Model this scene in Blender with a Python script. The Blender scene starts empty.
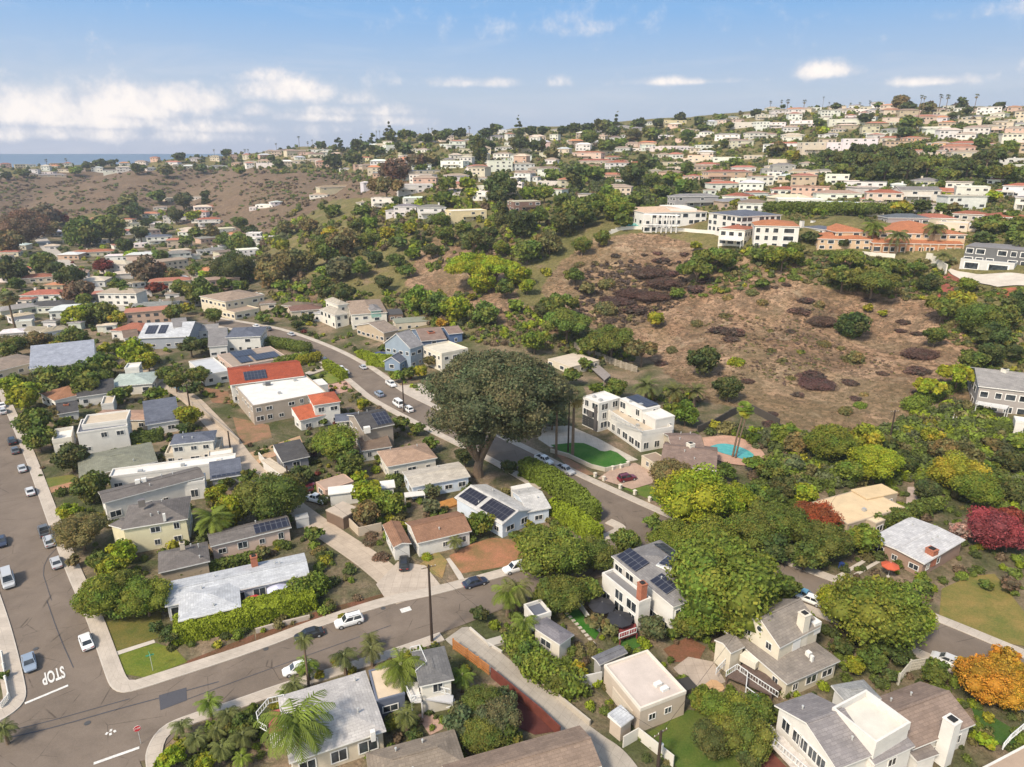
import bpy, math, random
import numpy as np
random.seed(7); RNG = np.random.default_rng(11)
SC = bpy.context.scene; COL = SC.collection
R = math.radians
# ------------------------------------------------------------------ camera model
F = 683.0; CU, CV = 512.0, 383.5; CAMZ = 75.0; PIT = R(18.7); cp, sp = math.cos(PIT), math.sin(PIT)
def rdir(u, v):
    t = (np.asarray(v, float)-CV)/F; s = (np.asarray(u, float)-CU)/F
    return s, cp-t*sp, -(sp+t*cp)
def w2p(X, Y, Z):
    z = Y*cp-(Z-CAMZ)*sp; y = -(Y*sp+(Z-CAMZ)*cp)
    return CU+F*X/z, CV+F*y/z
# ------------------------------------------------------------------ terrain: heights from a table of (u, v, distance)
FLAT = None
ctrl = []
def flatY(v):
    _, dy, dz = rdir(512, v); return CAMZ/(-dz)*dy
def col(u, flat_to, pts):
    v = 1100
    while v > flat_to+4:
        ctrl.append((u, v, flatY(v))); v -= 70 if v > 500 else 35
    ctrl.append((u, flat_to, flatY(flat_to)))
    for v, Y in pts: ctrl.append((u, v, Y))
col(0, 330, [(300, 361), (250, 560), (222, 745), (190, 960), (175, 1100), (168, 1200)])
col(128, 330, [(300, 361), (250, 558), (222, 740), (190, 930), (175, 1050), (165, 1150)])
col(256, 330, [(300, 362), (270, 450), (240, 585), (215, 720), (195, 800), (180, 900), (165, 1050), (152, 1180)])
col(384, 350, [(320, 300), (290, 345), (250, 400), (215, 470), (195, 560), (170, 760), (150, 950), (143, 1060)])
col(512, 375, [(340, 262), (300, 300), (260, 350), (222, 410), (190, 520), (160, 700), (135, 930), (129, 1020)])
col(640, 400, [(380, 228), (350, 255), (300, 300), (260, 335), (238, 352), (210, 430), (180, 600), (150, 790), (130, 940), (120, 1030)])
col(768, 450, [(430, 178), (400, 200), (350, 235), (300, 275), (260, 305), (245, 314), (200, 430), (170, 570), (140, 750), (112, 900)])
col(896, 470, [(430, 178), (400, 195), (350, 232), (300, 268), (262, 292), (230, 325), (200, 400), (165, 510), (140, 650), (110, 850)])
col(1023, 465, [(440, 168), (400, 190), (350, 220), (290, 252), (265, 268), (235, 305), (200, 370), (160, 500), (130, 640), (108, 800)])
cs, cl, cz = [], [], []
for u, v, Y in ctrl:
    s, dy, dz = rdir(u, v); cs.append(s/dy); cl.append(math.log(Y)); cz.append(CAMZ+dz/dy*Y)
cs, cl, cz = map(np.array, (cs, cl, cz))
# copies outside the frame and behind the ridge
add = []
for sg in (-1.25, 1.25):
    for k in np.where(np.abs(cs-(cs.min() if sg < 0 else cs.max())) < .13)[0]: add.append((sg, cl[k], cz[k]))
for s_, zr in zip(np.linspace(-1.2, 1.2, 13), np.interp(np.linspace(-1.2, 1.2, 13), [-.8, -.3, 0, .3, .8], [40, 60, 90, 115, 115])):
    for Y, fz in ((1500, .75), (2000, .1), (2600, -.62), (4000, -.75)):
        add.append((s_, math.log(Y), zr*fz if fz > 0 else 100*fz))
    add.append((s_, math.log(22), 0.0))
add = np.array(add)
cs = np.concatenate([cs, add[:, 0]]); cl = np.concatenate([cl, add[:, 1]]); cz = np.concatenate([cz, add[:, 2]])
KS = 1.6
def tps_k(r2):
    return np.where(r2 > 1e-12, .5*r2*np.log(np.maximum(r2, 1e-12)), 0)
P0 = np.stack([cs*KS, cl], 1); n0 = len(P0)
K_ = tps_k(((P0[:, None]-P0[None])**2).sum(2))+np.eye(n0)*2e-4
Q_ = np.concatenate([np.ones((n0, 1)), P0], 1)
A_ = np.block([[K_, Q_], [Q_.T, np.zeros((3, 3))]])
W_ = np.linalg.solve(A_, np.concatenate([cz, np.zeros(3)]))
# grid in (s = X/Y, Y)
SG = np.linspace(-1.5, 1.5, 521)
yg = [24.0]
while yg[-1] < 4000:
    y = yg[-1]; yg.append(y+max(1.25, y*.0082))
YG = np.array(yg); LY = np.log(YG)
def vnoise(x, y, seed=0):
    r = np.random.default_rng(seed).random((256, 256))
    xi = np.floor(x).astype(int); yi = np.floor(y).astype(int); fx = x-xi; fy = y-yi
    fx = fx*fx*(3-2*fx); fy = fy*fy*(3-2*fy)
    g = lambda a, b: r[a & 255, b & 255]
    return (g(xi, yi)*(1-fx)+g(xi+1, yi)*fx)*(1-fy)+(g(xi, yi+1)*(1-fx)+g(xi+1, yi+1)*fx)*fy
def fbm(x, y, sc, o=4, seed=0):
    v = 0; a = .5
    for k in range(o):
        v = v+a*vnoise(x/sc+17*k, y/sc+5*k, seed+k); sc /= 2.03; a *= .5
    return v
ZG = np.zeros((len(YG), len(SG)))
Sg, Lg = np.meshgrid(SG, LY)
for i in range(len(YG)):
    q = np.stack([np.clip(SG, -1.25, 1.25)*KS, np.full_like(SG, LY[i])], 1)
    ZG[i] = tps_k(((q[:, None]-P0[None])**2).sum(2)) @ W_[:n0]+W_[n0]+q @ W_[n0+1:]
XX = Sg*YG[:, None]; YY = np.repeat(YG[:, None], len(SG), 1)
hillm = np.clip((ZG-3)/10, 0, 1)
gul = np.abs(fbm(XX, YY, 55, 4, 3)-.47)*2
ZG += hillm*(gul-.35)*7*np.clip(400/YY, .5, 1)
fm_ = np.clip((-XX+60)/200, 0, 1)*np.clip((YY-640)/120, 0, 1)*np.clip((1230-YY)/80, 0, 1)*np.clip(ZG/14, 0, 1)
wx_ = XX+40*fbm(XX, YY, 160, 3, 21); ZG += fm_*(np.abs(np.sin(wx_/62.0+.6*np.sin(YY/140)))-.55)*15
def inpoly(u, v, poly):
    u = np.asarray(u, float); v = np.asarray(v, float); r = np.zeros(u.shape, bool)
    n = len(poly)
    for i in range(n):
        x1, y1 = poly[i]; x2, y2 = poly[(i+1) % n]
        if y1 == y2: continue
        c = ((y1 > v) != (y2 > v)) & (u < (x2-x1)*(v-y1)/(y2-y1)+x1); r ^= c
    return r
def colz(s):
    fi = np.clip((np.asarray(s)-SG[0])/(SG[1]-SG[0]), 0, len(SG)-1.001); i = fi.astype(int); f = fi-i
    return ZG[:, i]*(1-f)+ZG[:, i+1]*f
def hz(X, Y):
    X = np.asarray(X, float); Y = np.maximum(np.asarray(Y, float), YG[0])
    s = X/Y; fi = np.clip((s-SG[0])/(SG[1]-SG[0]), 0, len(SG)-1.001); i = fi.astype(int); f = fi-i
    j = np.clip(np.searchsorted(YG, Y)-1, 0, len(YG)-2); g = np.clip((Y-YG[j])/(YG[j+1]-YG[j]), 0, 1)
    return (ZG[j, i]*(1-f)+ZG[j, i+1]*f)*(1-g)+(ZG[j+1, i]*(1-f)+ZG[j+1, i+1]*f)*g
def px2w(u, v, h=0.0):
    """first point along the ray of pixel (u,v) that is h above the ground"""
    u = np.atleast_1d(np.asarray(u, float)); v = np.atleast_1d(np.asarray(v, float))
    s, dy, dz = rdir(u, v); sx = s/dy; k = dz/dy
    zc = colz(sx)+h                                  # rows x n
    ray = CAMZ+YG[:, None]*k[None]
    below = ray < zc; i = np.argmax(below, 0); none = ~below.any(0)
    i = np.clip(i, 1, None); c = np.arange(len(u))
    d0 = ray[i-1, c]-zc[i-1, c]; d1 = ray[i, c]-zc[i, c]
    f = np.clip(d0/np.where(abs(d0-d1) < 1e-9, 1, d0-d1), 0, 1); Y = YG[i-1]+(YG[i]-YG[i-1])*f
    Y = np.where(none, 1100, Y)
    return np.stack([sx*Y, Y, hz(sx*Y, Y)], 1)
def p1(u, v, h=0.0): return px2w(u, v, h)[0]
def plane(u, v, z):
    s, dy, dz = rdir(u, v); k = (z-CAMZ)/dz
    return np.array([s*k, dy*k, z])
def depth(X, Y, Z): return Y*cp-(Z-CAMZ)*sp
# crop frames: data is read off enlarged crops of the photograph
def fr(x0, y0, sc): return lambda x, y: (x0+x/sc, y0+y/sc)
ident = lambda x, y: (x, y)
# ------------------------------------------------------------------ materials
def nodes(name):
    m = bpy.data.materials.new(name); m.use_nodes = True; nt = m.node_tree
    b = nt.nodes['Principled BSDF']; return m, nt, b
def N(nt, t, **kw):
    n = nt.nodes.new(t)
    for k, v in kw.items():
        if k in n.inputs: n.inputs[k].default_value = v
        else: setattr(n, k, v)
    return n
def L(nt, a, b): nt.links.new(a, b)
def mixc(nt, fac, a, b, mode='MIX'):
    n = nt.nodes.new('ShaderNodeMix'); n.data_type = 'RGBA'; n.blend_type = mode
    for s, x in ((n.inputs[0], fac), (n.inputs[6], a), (n.inputs[7], b)):
        if hasattr(x, 'links'): L(nt, x, s)
        elif isinstance(x, (int, float)): s.default_value = x if s.type == 'VALUE' else (x, x, x, 1)
        else: s.default_value = (*x, 1)
    return n.outputs[2]
def ramp(nt, src, stops):
    n = nt.nodes.new('ShaderNodeValToRGB'); e = n.color_ramp.elements
    while len(e) < len(stops): e.new(.5)
    for k, (p, c) in enumerate(stops):
        e[k].position = p; e[k].color = (c, c, c, 1) if isinstance(c, (int, float)) else (*c, 1)
    L(nt, src, n.inputs[0]); return n.outputs[0]
def noise(nt, scale, detail=4, rough=.6, coord=None, dist=0):
    n = N(nt, 'ShaderNodeTexNoise', Scale=scale, Detail=detail, Roughness=rough, Distortion=dist)
    if coord is not None: L(nt, coord, n.inputs['Vector'])
    return n.outputs[0]
def geo(nt): return N(nt, 'ShaderNodeNewGeometry').outputs['Position']
def objc(nt): return N(nt, 'ShaderNodeTexCoord').outputs['Object']
def bump(nt, b, h, st=.3, dist=.05):
    n = N(nt, 'ShaderNodeBump', Strength=st, Distance=dist); L(nt, h, n.inputs['Height']); L(nt, n.outputs[0], b.inputs['Normal'])
M = {}
def surf(name, c=None, rough=.8, var=.12, nscale=1.5, spec=.3, fine=0, bumpst=0, metal=0, world=True):
    """colour from the object (c None) or fixed, worn by noise"""
    m, nt, b = nodes(name); b.inputs['Roughness'].default_value = rough; b.inputs['Specular IOR Level'].default_value = spec
    b.inputs['Metallic'].default_value = metal
    base = N(nt, 'ShaderNodeObjectInfo').outputs['Color'] if c is None else None
    co = geo(nt)
    n1 = ramp(nt, noise(nt, nscale, 5, .65, co), [(.3, 1-var), (.7, 1+var*.6)])
    o = mixc(nt, 1.0, base if base is not None else c, n1, 'MULTIPLY')
    if fine:
        n2 = ramp(nt, noise(nt, 9, 2, .8, co), [(.3, 1-fine), (.7, 1+fine)]); o = mixc(nt, 1.0, o, n2, 'MULTIPLY')
    L(nt, o, b.inputs['Base Color'])
    if bumpst: bump(nt, b, noise(nt, 14, 3, .7, co), bumpst)
    M[name] = m; return m
surf('stucco', None, .9, .10, .5, .2, .04, .15)
surf('membrane', None, .85, .14, .35, .25, .05, .1)
surf('paint', None, .6, .06, 2, .35)
surf('metal', None, .45, .06, 2, .5, metal=.3)
surf('trim', (.68, .66, .62), .7, .08, 2)
surf('bark', (.16, .115, .08), .95, .3, 3, .1, .2, .4)
surf('concrete', (.47, .42, .36), .92, .14, .35, .15, .08, .1)
surf('wood', None, .8, .25, 1.2, .2, .15)
surf('rubber', (.02, .02, .02), .8, .1, 3)
surf('marking', (.62, .6, .56), .8, .25, 2.5, .2, .15)
surf('brick', (.34, .13, .08), .9, .25, 4, .1, .2)
def shingle(name, ty=.42, tx=.9, dark=.72, tile=False):
    m, nt, b = nodes(name); b.inputs['Roughness'].default_value = .92; b.inputs['Specular IOR Level'].default_value = .15
    base = N(nt, 'ShaderNodeObjectInfo').outputs['Color']
    uv = N(nt, 'ShaderNodeUVMap', uv_map='UVMap').outputs[0]
    br = N(nt, 'ShaderNodeTexBrick', Scale=1.0); br.offset = .5
    br.inputs['Brick Width'].default_value = tx; br.inputs['Row Height'].default_value = ty
    br.inputs['Mortar Size'].default_value = .035; br.inputs['Mortar Smooth'].default_value = .6
    br.inputs['Color1'].default_value = (1.08, 1.08, 1.08, 1); br.inputs['Color2'].default_value = (.86, .86, .88, 1); br.inputs['Mortar'].default_value = (dark, dark, dark, 1)
    L(nt, uv, br.inputs['Vector'])
    o = mixc(nt, 1, base, br.outputs[0], 'MULTIPLY')
    n1 = ramp(nt, noise(nt, .45, 5, .7, geo(nt)), [(.3, .78), (.7, 1.15)])
    o = mixc(nt, 1, o, n1, 'MULTIPLY')
    n2 = ramp(nt, noise(nt, 7, 2, .8, geo(nt)), [(.3, .88), (.7, 1.1)])
    o = mixc(nt, 1, o, n2, 'MULTIPLY')
    L(nt, o, b.inputs['Base Color']); bump(nt, b, br.outputs[0], .5, .04)
    M[name] = m
shingle('shingle'); shingle('tile', .38, .3, .55, True)
def glass():
    m, nt, b = nodes('glass'); b.inputs['Roughness'].default_value = .12; b.inputs['Specular IOR Level'].default_value = .6
    n = ramp(nt, noise(nt, .6, 2, .5, geo(nt)), [(.35, (.012, .016, .02)), (.7, (.07, .08, .09))]); L(nt, n, b.inputs['Base Color'])
    M['glass'] = m
glass()
def solar():
    m, nt, b = nodes('solar'); b.inputs['Roughness'].default_value = .3; b.inputs['Specular IOR Level'].default_value = .4
    br = N(nt, 'ShaderNodeTexBrick', Scale=1.0); br.offset = 0
    br.inputs['Brick Width'].default_value = 1.05; br.inputs['Row Height'].default_value = 1.7; br.inputs['Mortar Size'].default_value = .045
    br.inputs['Color1'].default_value = (.018, .020, .034, 1); br.inputs['Color2'].default_value = (.026, .028, .044, 1); br.inputs['Mortar'].default_value = (.12, .125, .14, 1)
    L(nt, objc(nt), br.inputs['Vector']); L(nt, br.outputs[0], b.inputs['Base Color']); M['solar'] = m
solar()
def foliage():
    m, nt, b = nodes('foliage'); b.inputs['Roughness'].default_value = .75; b.inputs['Specular IOR Level'].default_value = .25
    base = N(nt, 'ShaderNodeObjectInfo').outputs['Color']; at = N(nt, 'ShaderNodeAttribute', attribute_name='tint').outputs['Color']
    o = mixc(nt, 1, base, at, 'MULTIPLY'); L(nt, o, b.inputs['Base Color'])
    tr = N(nt, 'ShaderNodeBsdfTranslucent'); L(nt, o, tr.inputs[0])
    ms = N(nt, 'ShaderNodeMixShader', Fac=.25); L(nt, b.outputs[0], ms.inputs[1]); L(nt, tr.outputs[0], ms.inputs[2])
    L(nt, ms.outputs[0], nt.nodes['Material Output'].inputs[0]); M['foliage'] = m
foliage()
def asphalt(name, c, var=.2):
    m, nt, b = nodes(name); b.inputs['Roughness'].default_value = .93; b.inputs['Specular IOR Level'].default_value = .15
    p = geo(nt)
    a = ramp(nt, noise(nt, .12, 5, .65, p, .6), [(.3, tuple(x*(1-var) for x in c)), (.7, tuple(x*(1+var) for x in c))])
    f = ramp(nt, noise(nt, 6, 3, .9, p), [(.3, .85), (.7, 1.12)])
    o = mixc(nt, 1, a, f, 'MULTIPLY')
    cr = N(nt, 'ShaderNodeTexVoronoi', Scale=.16, feature='DISTANCE_TO_EDGE'); L(nt, p, cr.inputs['Vector'])
    k = ramp(nt, cr.outputs[0], [(0, .45), (.012, 1)])
    kk = mixc(nt, ramp(nt, noise(nt, .3, 3, .5, p), [(.45, 0), (.6, 1)]), (1, 1, 1), k)
    o = mixc(nt, 1, o, kk, 'MULTIPLY'); L(nt, o, b.inputs['Base Color']); M[name] = m
asphalt('asphalt', (.165, .132, .105)); asphalt('asphalt_dark', (.085, .08, .08)); asphalt('asphalt_patch', (.075, .075, .085), .08)
def slab():
    m, nt, b = nodes('paving'); b.inputs['Roughness'].default_value = .93; b.inputs['Specular IOR Level'].default_value = .12
    p = geo(nt); base = N(nt, 'ShaderNodeObjectInfo').outputs['Color']
    a = ramp(nt, noise(nt, .3, 5, .7, p), [(.3, .8), (.7, 1.1)]); f = ramp(nt, noise(nt, 5, 3, .8, p), [(.3, .92), (.7, 1.06)])
    o = mixc(nt, 1, mixc(nt, 1, base, a, 'MULTIPLY'), f, 'MULTIPLY')
    uv = N(nt, 'ShaderNodeUVMap', uv_map='UVMap').outputs[0]
    br = N(nt, 'ShaderNodeTexBrick', Scale=1.0); br.offset = 0; br.inputs['Brick Width'].default_value = 1.5; br.inputs['Row Height'].default_value = 1.6; br.inputs['Mortar Size'].default_value = .02
    br.inputs['Color1'].default_value = (1, 1, 1, 1); br.inputs['Color2'].default_value = (.93, .93, .93, 1); br.inputs['Mortar'].default_value = (.6, .6, .6, 1)
    L(nt, uv, br.inputs['Vector']); o = mixc(nt, 1, o, br.outputs[0], 'MULTIPLY')
    L(nt, o, b.inputs['Base Color']); M['paving'] = m
slab()
def lawn():
    m, nt, b = nodes('lawn'); b.inputs['Roughness'].default_value = .95; b.inputs['Specular IOR Level'].default_value = .1
    p = geo(nt); base = N(nt, 'ShaderNodeObjectInfo').outputs['Color']
    a = ramp(nt, noise(nt, .25, 4, .7, p), [(.35, (.75, .9, .7)), (.65, (1.35, 1.12, 1.1))]); f = ramp(nt, noise(nt, 4, 4, .85, p), [(.3, .7), (.7, 1.25)])
    L(nt, mixc(nt, 1, mixc(nt, 1, base, a, 'MULTIPLY'), f, 'MULTIPLY'), b.inputs['Base Color']); bump(nt, b, f, .5, .08); M['lawn'] = m
lawn()
def mul_(nt, a, k):
    n = N(nt, 'ShaderNodeMath', operation='MULTIPLY'); L(nt, a, n.inputs[0]); n.inputs[1].default_value = k; return n.outputs[0]
def groundmat():
    m, nt, b = nodes('ground'); b.inputs['Roughness'].default_value = .97; b.inputs['Specular IOR Level'].default_value = .05
    p = geo(nt); z = N(nt, 'ShaderNodeAttribute', attribute_name='zone'); sx = N(nt, 'ShaderNodeSeparateColor'); L(nt, z.outputs['Color'], sx.inputs[0])
    # dry hillside
    dry = ramp(nt, noise(nt, .035, 6, .7, p, 1.2), [(.3, (.15, .092, .055)), (.45, (.265, .165, .10)), (.6, (.35, .232, .148)), (.75, (.42, .31, .20))])
    tuft = ramp(nt, noise(nt, .55, 5, .85, p, .8), [(.42, .38), (.52, 1), (.75, 1.2)])
    dry = mixc(nt, 1, dry, tuft, 'MULTIPLY')
    grn = ramp(nt, noise(nt, .06, 5, .7, p), [(.35, (.11, .11, .042)), (.55, (.175, .15, .062)), (.7, (.22, .16, .10))])
    grn = mixc(nt, 1, grn, ramp(nt, noise(nt, .8, 4, .8, p), [(.35, .6), (.65, 1.25)]), 'MULTIPLY')
    yard = ramp(nt, noise(nt, .09, 5, .6, p, .5), [(.38, (.075, .085, .035)), (.5, (.14, .12, .07)), (.62, (.25, .185, .125))])
    yard = mixc(nt, 1, yard, ramp(nt, noise(nt, 1.6, 4, .8, p), [(.35, .7), (.65, 1.2)]), 'MULTIPLY')
    wob = ramp(nt, noise(nt, .08, 5, .75, p), [(.35, -.25), (.65, .25)])
    ad = N(nt, 'ShaderNodeMath', operation='ADD'); L(nt, sx.outputs[0], ad.inputs[0]); 
    nn = noise(nt, .09, 5, .75, p); mm = N(nt, 'ShaderNodeMapRange'); L(nt, nn, mm.inputs[0]); mm.inputs[1].default_value = .3; mm.inputs[2].default_value = .7; mm.inputs[3].default_value = -.35; mm.inputs[4].default_value = .35
    L(nt, mm.outputs[0], ad.inputs[1]); fd = ramp(nt, ad.outputs[0], [(.42, 0), (.58, 1)])
    dk = ramp(nt, noise(nt, .028, 6, .72, p, 2.0), [(.42, 0), (.50, 1), (.56, 0)]); dry = mixc(nt, mul_(nt, dk, .62), dry, (.10, .076, .048))
    pale = ramp(nt, noise(nt, .05, 5, .75, p, 1.5), [(.58, 0), (.68, 1)]); dry = mixc(nt, mul_(nt, pale, .5), dry, (.40, .31, .21))
    olive = ramp(nt, noise(nt, .016, 5, .7, p, 1.0), [(.48, 0), (.6, 1)]); dry = mixc(nt, mul_(nt, olive, .32), dry, (.15, .125, .06))
    dry = mixc(nt, mul_(nt, sx.outputs[2], .62), dry, (.125, .095, .068))
    o = mixc(nt, sx.outputs[1], yard, grn); o = mixc(nt, fd, o, dry)
    L(nt, o, b.inputs['Base Color']); bump(nt, b, tuft, .6, .3); M['ground'] = m
groundmat()
def seamat():
    m, nt, b = nodes('water'); b.inputs['Base Color'].default_value = (.02, .06, .10, 1); b.inputs['Roughness'].default_value = .3
    bump(nt, b, noise(nt, .05, 5, .6, geo(nt)), .5, 2); M['water'] = m
    m, nt, b = nodes('pool_water'); b.inputs['Roughness'].default_value = .08
    L(nt, ramp(nt, noise(nt, 1.2, 3, .5, geo(nt)), [(.3, (.05, .27, .26)), (.7, (.09, .36, .33))]), b.inputs['Base Color']); M['pool_water'] = m
seamat()
# ------------------------------------------------------------------ mesh helpers
class MB:
    def __init__(s): s.v = []; s.f = []; s.m = []; s.uv = []
    def face(s, pts, mat=0, uv=None):
        k = len(s.v); s.v += [tuple(p) for p in pts]; s.f.append(tuple(range(k, k+len(pts)))); s.m.append(mat)
        s.uv += list(uv) if uv is not None else [(p[0], p[1]) for p in pts]
    def box(s, x0, x1, y0, y1, z0, z1, mat=0, bottom=True, top=True):
        a = [(x0, y0, z0), (x1, y0, z0), (x1, y1, z0), (x0, y1, z0)]; b = [(p[0], p[1], z1) for p in a]
        for i in range(4):
            j = (i+1) % 4; s.face([a[i], a[j], b[j], b[i]], mat, [(0, 0), (math.dist(a[i], a[j]), 0), (math.dist(a[i], a[j]), z1-z0), (0, z1-z0)])
        if top: s.face(b, mat)
        if bottom: s.face(a[::-1], mat)
    def prism(s, poly, z0, z1, mat=0, top=True, bottom=False):
        n = len(poly)
        for i in range(n):
            p, q = poly[i], poly[(i+1) % n]; s.face([(p[0], p[1], z0), (q[0], q[1], z0), (q[0], q[1], z1), (p[0], p[1], z1)], mat)
        if top: s.face([(p[0], p[1], z1) for p in poly], mat)
        if bottom: s.face([(p[0], p[1], z0) for p in poly[::-1]], mat)
    def bar(s, p, q, w, mat=0, h=None):
        p = np.array(p, float); q = np.array(q, float); d = q-p; l = np.linalg.norm(d); d /= max(l, 1e-9)
        up = np.array([0, 0, 1.]) if abs(d[2]) < .95 else np.array([1., 0, 0]); x = np.cross(d, up); x /= np.linalg.norm(x); y = np.cross(x, d)
        h = h or w; c = [x*w/2*a+y*h/2*b for a, b in ((-1, -1), (1, -1), (1, 1), (-1, 1))]
        for i in range(4): s.face([p+c[i], q+c[i], q+c[(i+1) % 4], p+c[(i+1) % 4]][::-1], mat)
        s.face([p+k for k in c], mat); s.face([q+k for k in c[::-1]], mat)
    def tube(s, pts, rad, n=8, mat=0, cap=True):
        pts = [np.array(p, float) for p in pts]; rings = []
        for i, p in enumerate(pts):
            d = pts[min(i+1, len(pts)-1)]-pts[max(i-1, 0)]; d /= max(np.linalg.norm(d), 1e-9)
            up = np.array([0, 0, 1.]) if abs(d[2]) < .9 else np.array([1., 0, 0]); x = np.cross(d, up); x /= np.linalg.norm(x); y = np.cross(x, d)
            rings.append([p+(x*math.cos(a)+y*math.sin(a))*rad[i] for a in np.linspace(0, 2*math.pi, n, endpoint=False)])
        for i in range(len(pts)-1):
            for k in range(n):
                j = (k+1) % n; s.face([rings[i][k], rings[i+1][k], rings[i+1][j], rings[i][j]][::-1], mat)
        if cap: s.face(rings[-1], mat); s.face(rings[0][::-1], mat)
    def mesh(s, name, mats):
        me = bpy.data.meshes.new(name); me.from_pydata(s.v, [], s.f)
        for m in mats: me.materials.append(M[m] if isinstance(m, str) else m)
        if len(mats) > 1: me.polygons.foreach_set('material_index', s.m)
        ul = me.uv_layers.new(name='UVMap'); ul.data.foreach_set('uv', np.array(s.uv, np.float32).ravel())
        me.validate(); me.update(); return me
    def build(s, name, mats, parent=None, color=None, loc=None, rot=None, smooth=False):
        me = s.mesh(name, mats)
        if smooth: me.polygons.foreach_set('use_smooth', [True]*len(me.polygons))
        return link(name, me, parent, color, loc, rot)
def link(name, me, parent=None, color=None, loc=None, rot=None, scale=None):
    o = bpy.data.objects.new(name, me); COL.objects.link(o)
    if parent is not None: o.parent = parent
    if color is not None: o.color = (*color, 1)
    if loc is not None: o.location = tuple(float(x) for x in loc)
    if rot is not None: o.rotation_euler = (0, 0, float(rot)) if isinstance(rot, (int, float, np.floating)) else rot
    if scale is not None: o.scale = (scale,)*3 if isinstance(scale, (int, float)) else scale
    return o
def tag(o, label=None, cat=None, group=None, kind=None):
    if label: o['label'] = label
    if cat: o['category'] = cat
    if group: o['group'] = group
    if kind: o['kind'] = kind
    return o
def root(name, loc, rot=0): return link(name, None, None, None, loc, rot)
# automatic labels are resolved at the end, when every position is known
AUTO = []
def auto(o, look, cat, u, v, group=None):
    o['category'] = cat
    if group: o['group'] = group
    AUTO.append((o, look, float(u), float(v)))
def quads_mesh(name, V, nq, tint, mats=('foliage',), cores=None):
    """V (nq*4,3) quads with optional triangles (cores: verts, tris, tint)"""
    me = bpy.data.meshes.new(name); nv = len(V); fc = np.arange(nq*4, dtype=np.int32); starts = np.arange(nq, dtype=np.int32)*4; tot = np.full(nq, 4, np.int32)
    if cores is not None:
        cv, ct, ctt = cores; V = np.concatenate([V, cv]); fc = np.concatenate([fc, (ct+nv).ravel().astype(np.int32)])
        starts = np.concatenate([starts, nq*4+np.arange(len(ct), dtype=np.int32)*3]); tot = np.concatenate([tot, np.full(len(ct), 3, np.int32)]); tint = np.concatenate([tint, ctt])
    me.vertices.add(len(V)); me.vertices.foreach_set('co', V.astype(np.float32).ravel())
    me.loops.add(len(fc)); me.loops.foreach_set('vertex_index', fc)
    me.polygons.add(len(starts)); me.polygons.foreach_set('loop_start', starts); me.polygons.foreach_set('loop_total', tot)
    at = me.attributes.new('tint', 'FLOAT_COLOR', 'POINT'); c = np.ones((len(V), 4), np.float32); c[:, :3] = tint; at.data.foreach_set('color', c.ravel())
    for m in mats: me.materials.append(M[m])
    me.update(calc_edges=True); return me
SUN_E, SUN_ANG, SKY_S, DUST, CLOUD_V, SKY_TINT, EXPO, HAZE = 2.7, 9.0, .15, 1.0, 4.4, (1.10, .98, .82), 0.97, 0.00012
# ------------------------------------------------------------------ foliage
def ico(sub=1):
    import bmesh
    bm = bmesh.new(); bmesh.ops.create_icosphere(bm, subdivisions=sub, radius=1); bm.verts.ensure_lookup_table()
    v = np.array([x.co[:] for x in bm.verts]); f = np.array([[w.index for w in x.verts] for x in bm.faces]); bm.free(); return v, f
ICO1 = ico(1); ICO2 = ico(2)
def unit(a): return a/np.maximum(np.linalg.norm(a, axis=1, keepdims=True), 1e-9)
def leaves(cen, rad, n, size, rng, tint, up=.25, shell=(.78, 1.08), wild=.75):
    """n leaf quads on clumps cen/rad (k,3); returns quad vertices and per-vertex tint"""
    w = (rad[:, 0]*rad[:, 1]); k = rng.choice(len(cen), n, p=w/w.sum())
    d = rng.normal(size=(n, 3)); d[:, 2] += up; d = unit(d)
    p = cen[k]+d*rad[k]*rng.uniform(*shell, (n, 1))
    nm = unit(d+rng.normal(size=(n, 3))*wild); t = unit(np.cross(nm, rng.normal(size=(n, 3)))); b = np.cross(nm, t)
    sz = size*rng.uniform(.6, 1.35, (n, 1)); q = np.stack([-t-b*.55, t-b*.55, t*.8+b*.6, -t*.8+b*.6], 1)*sz[:, None]
    V = (p[:, None]+q).reshape(-1, 3)
    T = tint[k]*rng.uniform(.72, 1.3, (n, 1)); T[:, 0] *= rng.uniform(.85, 1.2, n)
    return V, np.repeat(T, 4, 0)
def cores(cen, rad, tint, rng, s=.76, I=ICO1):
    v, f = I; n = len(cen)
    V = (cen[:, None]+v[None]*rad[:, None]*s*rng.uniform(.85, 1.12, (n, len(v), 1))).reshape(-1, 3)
    Fc = (f[None]+(np.arange(n)*len(v))[:, None, None]).reshape(-1, 3); return V, Fc, np.repeat(tint*.8, len(v), 0)
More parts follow.
